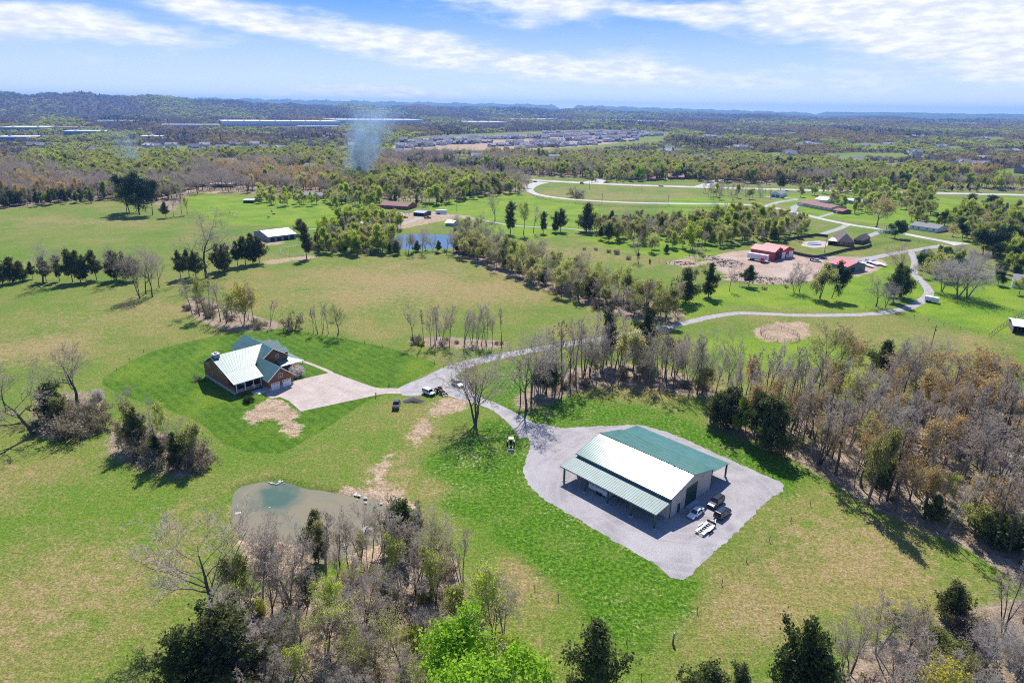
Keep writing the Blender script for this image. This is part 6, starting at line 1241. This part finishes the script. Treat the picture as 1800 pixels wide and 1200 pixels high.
fence([(1395, 447), (1408, 450), (1432, 454), (1455, 450), (1490, 441), (1520, 437), (1531, 432), (1528, 427)], 2.6, 1.9, 'dark wooden privacy fence round the pool garden', board=True, wire=0, mt=mat('privacy_fence', (.07, .065, .06), .9)); fence([(1378, 426), (1395, 421), (1415, 418), (1436, 415), (1456, 418)], 2.6, 1.9, 'dark back fence of the pool garden', board=True, wire=0, mt=MATS['privacy_fence'])
fence([(1534, 432), (1565, 427), (1600, 423), (1646, 431)], 2.8, 1.3, 'split-rail fence joining the dark privacy fence', rails=2, wire=0)
fence([(0, 500), (100, 500), (200, 500), (300, 503)], 8, 1.2, 'wire fence under the left cedar row'); fence([(1010, 437), (1080, 445), (1180, 467), (1262, 482)], 7, 1.2, 'overgrown wire fence down the slope'); fence([(340, 598), (250, 620), (205, 650)], 8, 1.1, 'wire fence along the upper edge of the house lawn')
fence([(510, 582), (600, 596), (690, 615), (780, 645)], 8, 1.1, 'wire fence between house lawn and middle pasture')
def pen(px, py, rx, ry, h, label, nn=18, mt=STEEL):
    x, y = P(px, py); a = abs(P(px + rx, py)[0] - x); b_ = abs(P(px, py + ry)[1] - P(px, py - ry)[1]) / 2; t = thing('round_pen', (x, y), 0, label, 'pen'); mb = MB()
    pts = [(a * math.cos(2 * math.pi * i / nn), b_ * math.sin(2 * math.pi * i / nn)) for i in range(nn + 1)]
    for (x0, y0), (x1, y1) in zip(pts, pts[1:]):
        for z in (.35, .75, 1.15, 1.5): mb.tube((x0, y0, z), (x1, y1, z), .035, k=4, caps=False)
        MB().tube((x0, y0, 0), (x0, y0, h), .05, k=5).build('post', mt, t)
    mb.build('rail', mt, t); return t
pen(1370, 590, 31, 12, 1.6, 'round pipe pen on a patch of bare dirt', mt=mat('rusty_pipe', (.08, .06, .05), .7)); pen(529, 441, 34, 9, 1.5, 'oval pipe pen in front of the white-roofed barn')
POLE = mat('pole_wood', (.16, .13, .11), .9, namt=.2)
def pole(px, by, h, label, arm=True, light=False, az_=0.0):
    t = thing('utility_pole', P(px, by), az_, label, 'utility pole'); MB().tube((0, 0, -.1), (0, 0, h), .17, .11, 8).build('post', POLE, t)
    if arm: a_ = MB().box(-1.1, -.07, h - .8, 1.1, .07, h - .62).build('crossarm', POLE, t); [MB().tube((x, 0, h - .62), (x, 0, h - .4), .05, k=6).build('insulator', LAMPW, a_) for x in (-1, -.4, .4, 1)]
    if light: MB().tube((0, 0, h - .3), (1.2, 0, h), .04, k=5).build('lamp_arm', STEEL, t); MB().box(1.1, -.15, h - .06, 1.6, .15, h + .08).build('lamp_head', STEEL, t)
    else: MB().tube((.25, 0, h - 2.0), (.25, 0, h - 1.2), .2, k=8).build('transformer', STEEL, t)
    return P(px, by) + (h,)
pole(933, 709, ht(933, 709, 656), 'pale utility pole in front of the bare row by the gravel spur', light=True); pole(1631, 632, 12.5, 'leaning-looking utility pole above the right wood')
PLS = [('dark utility pole at the highway junction', 928, 333), ('utility pole at the road island, highway side', 1036, 332), ('utility pole beside the highway before the lone island shrub grass', 1128, 334), ('utility pole by the highway near the pines', 1240, 338), ('utility pole next to the small white garage', 1345, 340), ('utility pole beyond the ranch garden', 1716, 346), ('utility pole west of the junction', 850, 322), ('utility pole near the long brown building', 760, 312)]
tops = {l_: pole(a, b_, 11, l_) for l_, a, b_ in PLS}
pole(1058, 358, 9, 'pole at the curving road, west of two'); pole(1174, 360, 9, 'pole at the curving road, east of two'); pole(803, 371, 10, 'thin pole behind the camper trailer'); pole(1449, 444, 8, 'lamp pole in the pool garden', False, True); pole(1555, 416, 8, 'pole by the drive of the hip-roofed house', False, True)
def wires(seq, label):
    mb = MB(); o0 = seq[0]
    for p, q in zip(seq, seq[1:]):
        for dx in (-1, 1):
            prev = None
            for i in range(13):
                f = i / 12; v = Vector((p[0] + (q[0] - p[0]) * f + dx, p[1] + (q[1] - p[1]) * f, p[2] - .4 + (q[2] - p[2]) * f - 1.2 * 4 * f * (1 - f)))
                if prev: mb.tube(prev, v, .03, k=3, caps=False)
                prev = v
    tag(mb.build('power_line', RUBBER), label, 'power line')
t_ = [tops[PLS[i][0]] for i in (7, 6, 0, 1, 2, 3, 4)]; wires(t_, 'thin power line strung along the highway poles')
for a, b_, l_ in ((684, 679, 'gate post with a small plant on the lawn side of the drive'), (661, 698, 'low gate post where concrete meets gravel')):
    g_ = thing('gate_post', P(a, b_), 0, l_, 'post'); MB().box(-.12, -.12, 0, .12, .12, 1.3).box(-.18, -.18, 1.302, .18, .18, 1.42).build('post', POLE, g_)
sh_ = sheet('pool_deck', PP([(1408, 432), (1412, 425), (1440, 423), (1458, 426), (1452, 434), (1430, 436)]), .03, CONC, 0); 
pl_ = thing('swimming_pool', P(1431, 429.5), 0, 'round blue garden pool behind the hip-roofed brick house', 'pool'); mb = MB(); K = 20; rxp, ryp = 4.2, 2.6
mb.add([(rxp * math.cos(2 * math.pi * i / K), ryp * math.sin(2 * math.pi * i / K), .5) for i in range(K)], [tuple(range(K))]); mb.build('water', mat('pool_water', (.10, .32, .55), .05), pl_)
mb = MB(); c_ = [(math.cos(2 * math.pi * i / K), math.sin(2 * math.pi * i / K)) for i in range(K)]; mb.add([(x * rxp, y * ryp, 0) for x, y in c_] + [(x * rxp, y * ryp, .7) for x, y in c_] + [(x * (rxp + .3), y * (ryp + .3), .7) for x, y in c_] + [(x * (rxp + .3), y * (ryp + .3), 0) for x, y in c_], [(j * K + i, j * K + (i + 1) % K, (j + 1) * K + (i + 1) % K, (j + 1) * K + i) for j in range(3) for i in range(K)]); mb.build('pool_wall', WHITE, pl_)
# cattle near the white-roofed barn
def cow(px, py, rz, m, label):
    t = Tree(px); x, y = P(px, py); me_ = bpy.data.meshes.new('cow')
    V = [(0, 0, 1.05), (.35, 0, 1.1), (.75, 0, 1.12), (1.05, 0, 1.25), (1.35, 0, .95), (1.55, 0, .8), (-.4, 0, 1.08), (-.75, 0, 1.15), (-.9, 0, 1.0), (-.95, 0, .55)]; E = [(0, 1), (1, 2), (2, 3), (3, 4), (4, 5), (0, 6), (6, 7), (7, 8), (8, 9)]; Rr_ = [.36, .36, .3, .2, .15, .09, .35, .28, .05, .03]
    for sx, base in ((.7, 2), (-.7, 7)):
        for sy in (-1, 1):
            k = len(V); V += [(sx, sy * .2, .75), (sx + (.03 if sx > 0 else -.08), sy * .2, .4), (sx, sy * .2, .05)]; E += [(base, k), (k, k + 1), (k + 1, k + 2)]; Rr_ += [.13, .07, .06]
    me_.from_pydata(V, E, []); me_.materials.append(m); o = bpy.data.objects.new('cow', me_); COL.objects.link(o); o.location = (x, y, 0); o.rotation_euler.z = rz
    md = o.modifiers.new('skin', 'SKIN'); md2 = o.modifiers.new('sub', 'SUBSURF'); md2.levels = md2.render_levels = 1
    for i, q in enumerate(Rr_): me_.skin_vertices[0].data[i].radius = (q, q)
    me_.skin_vertices[0].data[0].use_root = True; tag(o, label, 'cow')
HIDE = mat('dark_hide', (.025, .02, .018), .8)
cow(472, 384, 1.2, HIDE, 'dark cow nearest the white-roofed barn'); cow(481, 378, .3, HIDE, 'dark cow standing sideways up the bright field'); cow(478, 373, 2.5, mat('brown_hide', (.12, .06, .03), .8), 'brown cow farthest up the bright field')
# ------------------------------------------------------------------ put the woods in
def near_obj(x, y, c_): return any(abs(x - a) < w_ and abs(y - b_) < d_ for a, b_, w_, d_ in c_)
CLEAR = []
for k_, px, py, w_, d_ in CLEARPX:
    a, b_ = P(px, py); CLEAR.append((a, b_, w_, d_))
CAND = [c for c in CAND if not near_obj(c[1], c[2], CLEAR)]
fr = far_fill(); fnp = np.array(fr); frng = random.Random(3)
zone = terrain(fnp[:, 0], fnp[:, 1])
def cellnoise(x, y, s_): 
    v = math.sin(x / s_ * 1.3 + 2.1) * math.cos(y / s_ * 1.7 + .3) + .6 * math.sin(x / s_ * 3.1 + y / s_ * 2.3)
    return v
FARC = {'bare': [], 'green': [], 'cedar': [], 'orange': []}
for (x, y, s_), z in zip(fr, zone):
    d = math.hypot(x, y); c1 = cellnoise(x, y, 120 + d * .06) + frng.gauss(0, .38); az_ = math.degrees(math.atan2(x, y)); c2 = cellnoise(y, x, 75 + d * .05) + frng.gauss(0, .4)
    if c1 > (.3 if d < 2200 else .85): k_ = 'green'
    elif c1 < -1.3: k_ = 'cedar'
    elif c2 > (.95 - max(0, az_) * .03): k_ = 'orange'
    elif c2 < -.95: k_ = 'green'
    else: k_ = 'bare'
    sc_ = 1.15 * max(1.0, s_ / 9.5) ** .75
    if d < 1150: CAND.append(({'green': frng.choice(('green', 'olive', 'budgreen')), 'bare': frng.choice(('bare_wide', 'bare', 'bare_wide'))}.get(k_, k_), x, y, frng.uniform(12, 19) if k_ != 'cedar' else frng.uniform(8, 12), 'in the woods beyond the fields'))
    else: FARC[k_].append((x, y, float(z), sc_ * frng.uniform(.55, 1.4), sc_))
BIG = {'bare': 300, 'leafy': 290, 'cedar': 200, 'budding': 230, 'shrub': 240, 'evergreen': 110}
cnt = {}; REST = {}
CAND.sort(key=lambda c: math.hypot(c[1], c[2]) / c[3])
def zlab(k_, where): return LOOK[k_] + ' ' + where
for o in list(COL.objects):
    nm = o.name.split('_')[0].split('.')[0]
    if o.get('category') in ('tree', 'shrub'): cnt[nm] = cnt.get(nm, 0) + 1
for c in CAND:
    k_, x, y, h, where = c; nm = NAMES[k_].split('_')[0]; key = nm
    if cnt.get(key, 0) < BIG[nm]:
        cnt[key] = cnt.get(key, 0) + 1; lb = zlab(k_, where); plant(k_, x, y, h, lb, lb[:1] + lb[1:].replace(' tree', ' trees', 1) if ' tree' in lb else lb + ' (several)', 1.0)
    else: REST.setdefault(nm, []).append(c)
# ---- the rest of the woods: one instanced object per kind
protoc = {}
def proto_coll(name, meshes):
    c_ = bpy.data.collections.new(name)
    for i, me_ in enumerate(meshes):
        o = bpy.data.objects.new('%s_%02d' % (name, i), me_); c_.objects.link(o)
    return c_
def far_tree(seed, kind):
    """small tree for kilometre distances: stem, a few limbs and loose ragged leaf clumps"""
    r = random.Random(seed); g = np.random.default_rng(seed); mb = MB(); h = 11
    mb.tube((0, 0, 0), (0, 0, h * .8), .3, .1, 4, caps=False)
    lob = []
    for i in range(7 if kind != 'cedar' else 1):
        a = r.uniform(0, 6.28); q = r.uniform(.5, 3.4); zc = h * r.uniform(.42, .8); lob.append((math.cos(a) * q, math.sin(a) * q, zc, r.uniform(1.5, 2.7)))
        if kind != 'cedar': mb.tube((0, 0, h * .3), (math.cos(a) * q, math.sin(a) * q, zc), .12, .05, 3, caps=False)
    n_ = {'bare': 230, 'orange': 260, 'green': 260, 'cedar': 200}[kind]; sz = {'bare': .42, 'orange': .55, 'green': .62, 'cedar': .6}[kind]
    for i in range(n_):
        if kind == 'cedar':
            f = r.random() ** 1.3; a = r.uniform(0, 6.28); q = 2.5 * (1 - f) ** .8 * r.uniform(.6, 1.1); C = np.array((math.cos(a) * q, math.sin(a) * q, .6 + f * h))
        else:
            lx, ly, lz, lr = lob[i % len(lob)]; u = g.normal(0, 1, 3); u /= np.linalg.norm(u); C = np.array((lx, ly, lz)) + u * lr * r.uniform(.55, 1.1) * np.array((1, 1, .8))
        U = g.normal(0, 1, 3); V = g.normal(0, 1, 3); U /= np.linalg.norm(U); V /= np.linalg.norm(V); U *= sz * r.uniform(.5, 1.4); V *= sz * r.uniform(.5, 1.2)
        mb.add([C - U, C - V, C + U, C + V], [(0, 1, 2, 3)], 1)
    return mb.mesh('far_' + kind, [BARK, {'bare': FARB, 'orange': FARO, 'green': FARG, 'cedar': L_CEDAR}[kind]])
FARG = leafmat('far_green', ((.28, .34, .06), (.46, .53, .11), (.34, .34, .11), (.50, .51, .19)), .52)
FARB = leafmat('far_bare', ((.14, .125, .145), (.24, .215, .235), (.18, .15, .15), (.29, .245, .24)), .38, .3)
FARO = leafmat('far_orange', ((.28, .20, .10), (.44, .32, .14), (.27, .23, .10), (.42, .36, .16)), .42, .25)
def inst(name, label, coll, pts):
    """pts: (x, y, z, scale_xy, scale_z, index)"""
    me_ = bpy.data.meshes.new(name); a = np.array(pts, dtype=np.float64); me_.vertices.add(len(a)); me_.vertices.foreach_set('co', a[:, :3].ravel())
    g = np.random.default_rng(len(a))
    at = me_.attributes.new('idx', 'INT', 'POINT'); at.data.foreach_set('value', a[:, 5].astype(np.int32))
    at = me_.attributes.new('scl', 'FLOAT_VECTOR', 'POINT'); at.data.foreach_set('vector', np.stack([a[:, 3], a[:, 3], a[:, 4]], 1).astype(np.float32).ravel())
    at = me_.attributes.new('rot', 'FLOAT_VECTOR', 'POINT'); rv = np.zeros((len(a), 3), np.float32); rv[:, 2] = g.uniform(0, 6.28, len(a)); at.data.foreach_set('vector', rv.ravel())
    o = bpy.data.objects.new(name, me_); COL.objects.link(o); tag(o, label, None, None, 'stuff')
    ng = bpy.data.node_groups.new(name, 'GeometryNodeTree'); ng.interface.new_socket('Geometry', in_out='INPUT', socket_type='NodeSocketGeometry'); ng.interface.new_socket('Geometry', in_out='OUTPUT', socket_type='NodeSocketGeometry')
    N = ng.nodes; L = ng.links; gi = N.new('NodeGroupInput'); go = N.new('NodeGroupOutput'); ip = N.new('GeometryNodeInstanceOnPoints'); ci = N.new('GeometryNodeCollectionInfo')
    ci.inputs['Collection'].default_value = coll; ci.inputs['Separate Children'].default_value = True; ci.inputs['Reset Children'].default_value = True; ip.inputs['Pick Instance'].default_value = True
    L.new(gi.outputs[0], ip.inputs['Points']); L.new(ci.outputs[0], ip.inputs['Instance'])
    for nm, ty, sk in (('idx', 'INT', 'Instance Index'), ('scl', 'FLOAT_VECTOR', 'Scale'), ('rot', 'FLOAT_VECTOR', 'Rotation')):
        na_ = N.new('GeometryNodeInputNamedAttribute'); na_.data_type = ty; na_.inputs['Name'].default_value = nm
        L.new(na_.outputs['Attribute'], ip.inputs[sk])
    L.new(ip.outputs[0], go.inputs[0]); md = o.modifiers.new('scatter', 'NODES'); md.node_group = ng; return o
RN = {'bare': 'bare grey-brown woods massed beyond the fields', 'leafy': 'fresh leafy woods massed beyond the fields', 'cedar': 'dark cedars massed in the woods beyond', 'budding': 'budding orange and green treetops beyond the fields', 'shrub': 'brown brush under the trees', 'evergreen': 'dark evergreens massed beyond the highway'}
for nm, lst in REST.items():
    kinds = sorted({c[0] for c in lst}); ms = []; off = {}
    for k_ in kinds: off[k_] = len(ms); ms += [p[2] for p in PROTO[k_]]
    hh = []; 
    for k_ in kinds: hh += [p[3] for p in PROTO[k_]]
    pts = []
    for k_, x, y, h, w_ in lst:
        i = off[k_] + frng.randrange(len(PROTO[k_])); pts.append((x, y, 0, h / hh[i], h / hh[i], i))
    inst('%s_woods' % nm if nm != 'shrub' else 'undergrowth', RN[nm], proto_coll('mid_' + nm, ms), pts)
for k_ in FARC:
    ms = [far_tree(200 + i + 10 * len(k_), k_) for i in range(5)]
    pts = [(x, y, z, sx, .42 * (s0 + 1) * frng.uniform(.6, 1.3), frng.randrange(5)) for x, y, z, sx, s0 in FARC[k_]]
    inst('distant_%s_woods' % {'bare': 'bare', 'green': 'leafy', 'cedar': 'evergreen', 'orange': 'budding'}[k_], {'bare': 'brown leafless forest stretching to the horizon', 'green': 'greenish treetops dotted through the far forest', 'cedar': 'dark evergreen patches in the far forest', 'orange': 'orange-brown budding treetops in the far forest'}[k_], proto_coll('far_' + k_, ms), pts)

# ------------------------------------------------------------------ far blue ridges, haze, smoke
def ridge(name, az0, az1, r, hfun, label, depth=1300):
    rows = []; K = 160; offs = np.linspace(-1, 1, 15)
    vs = []; fs = []
    for i in range(K + 1):
        a = R(az0 + (az1 - az0) * i / K)
        e = min(1, i / 5, (K - i) / 5)
        for j, o_ in enumerate(offs):
            rr_ = r + o_ * depth; hh = hfun(math.degrees(a)) * max(0, 1 - o_ * o_) ** .7 * (e ** .5) * (1 + .13 * math.sin(i * 1.7 + j * 2)) ; vs.append((rr_ * math.sin(a), rr_ * math.cos(a), hh - 8))
    m_ = len(offs)
    for i in range(K):
        for j in range(m_ - 1): fs.append((i * m_ + j, i * m_ + j + 1, (i + 1) * m_ + j + 1, (i + 1) * m_ + j))
    mb = MB(); mb.add(vs, fs); o = mb.build(name, RID, smooth=True); tag(o, label, kind='structure')
RID = mat('ridge_forest', (.07, .12, .09), .95, nscale=.004, namt=.3)
ridge('hills', -28, 4.0, 12900, lambda a: 172 + 8 * math.sin(a * 2.3) + 5 * math.sin(a * 6.1 + 1) + 3 * math.sin(a * 13) - (a + 28) * .9, 'teal-blue ridge on the horizon, its west section')
ridge('hills', 4.6, 24, 12600, lambda a: 142 + 6 * math.sin(a * 2.9) + 4 * math.sin(a * 7.1 + 1) + 2 * math.sin(a * 15) - (a - 5) * 3.8, 'teal-blue ridge on the horizon, its east section')
ridge('hills', 23.5, 56, 12600, lambda a: 93 + 4 * math.sin(a * .9) + 2.5 * math.sin(a * 2.7 + 1) + 1.5 * math.sin(a * 8), 'low dark blue rise closing the eastern horizon')
hz = MB().box(-15200, -14600, -12, 15200, 15200, 222).build('haze', []); tag(hz, 'thin blue air that fades the far forest and ridges', kind='stuff')
hm = bpy.data.materials.new('haze'); hm.use_nodes = True; n = NT(hm.node_tree); n.n.clear()
pv = n('ShaderNodeVolumePrincipled'); pv.inputs['Color'].default_value = (.20, .46, 1.0, 1); pv.inputs['Density'].default_value = 7e-5; pv.inputs['Anisotropy'].default_value = .2
n.l.new(pv.outputs[0], n('ShaderNodeOutputMaterial').inputs['Volume']); hz.data.materials.append(hm)
def smoke(px, py, h, w_, dens, lean, seed, label, rd=20):
    x, y = P(px, py); mb = MB(); ks = 12; ring = []
    for i in range(ks + 1):
        f = i / ks; rr_ = rd * (.45 + .8 * f); ring.append([(lean * f ** 1.4 * h + rr_ * math.cos(t * math.pi / 6), rr_ * math.sin(t * math.pi / 6), .5 + f * h) for t in range(12)])
    vs = [v for q in ring for v in q]; fs = [(i * 12 + t, i * 12 + (t + 1) % 12, (i + 1) * 12 + (t + 1) % 12, (i + 1) * 12 + t) for i in range(ks) for t in range(12)] + [tuple(range(11, -1, -1)), tuple(range(ks * 12, ks * 12 + 12))]
    mb.add(vs, fs); o = mb.build('smoke', [], loc=(x, y, 0)); tag(o, label, kind='stuff')
    sm = bpy.data.materials.new('smoke_%d' % seed); sm.use_nodes = True; n = NT(sm.node_tree); n.n.clear()
    tc = n('ShaderNodeTexCoord').outputs['Object']; sx = n('ShaderNodeSeparateXYZ', tc).outputs
    f = n.math('DIVIDE', sx[2], h); cx = n.math('MULTIPLY', n.math('POWER', n.math('MAXIMUM', f, 0), 1.4), lean * h)
    dx = n.math('SUBTRACT', sx[0], cx); q = n.math('SQRT', n.math('ADD', n.math('MULTIPLY', dx, dx), n.math('MULTIPLY', sx[1], sx[1])))
    rad_ = n.math('MULTIPLY', n.math('ADD', n.math('MULTIPLY', f, .8), .45), rd)
    e = n.ramp(n.math('DIVIDE', q, rad_), .25, .98, 1, 0)
    nz = n.noise(n('ShaderNodeVectorMath', tc, (1, 1, .6), operation='MULTIPLY').outputs[0], .045, 4, .65, 1.2); nz = n.ramp(nz, .33, .72)
    dd = n.math('MULTIPLY', n.math('MULTIPLY', e, nz), n.ramp(f, .1, 1, dens * 1.2, 0, smooth=False))
    v = n('ShaderNodeVolumePrincipled'); v.inputs['Color'].default_value = (.50, .76, 1, 1); v.inputs['Anisotropy'].default_value = .5; n.l.new(dd, v.inputs['Density'])
    n.l.new(v.outputs[0], n('ShaderNodeOutputMaterial').inputs['Volume']); o.data.materials.append(sm); sm.cycles.volume_step_rate = 1; sm.cycles.homogeneous_volume = False
    return o
smoke(628, 322, 80, 30, .20, .35, 1, 'tall column of blue smoke rising from the trees', 32)
smoke(235, 302, 50, 30, .07, -.2, 2, 'faint blue smoke wisp over the left woods', 22)
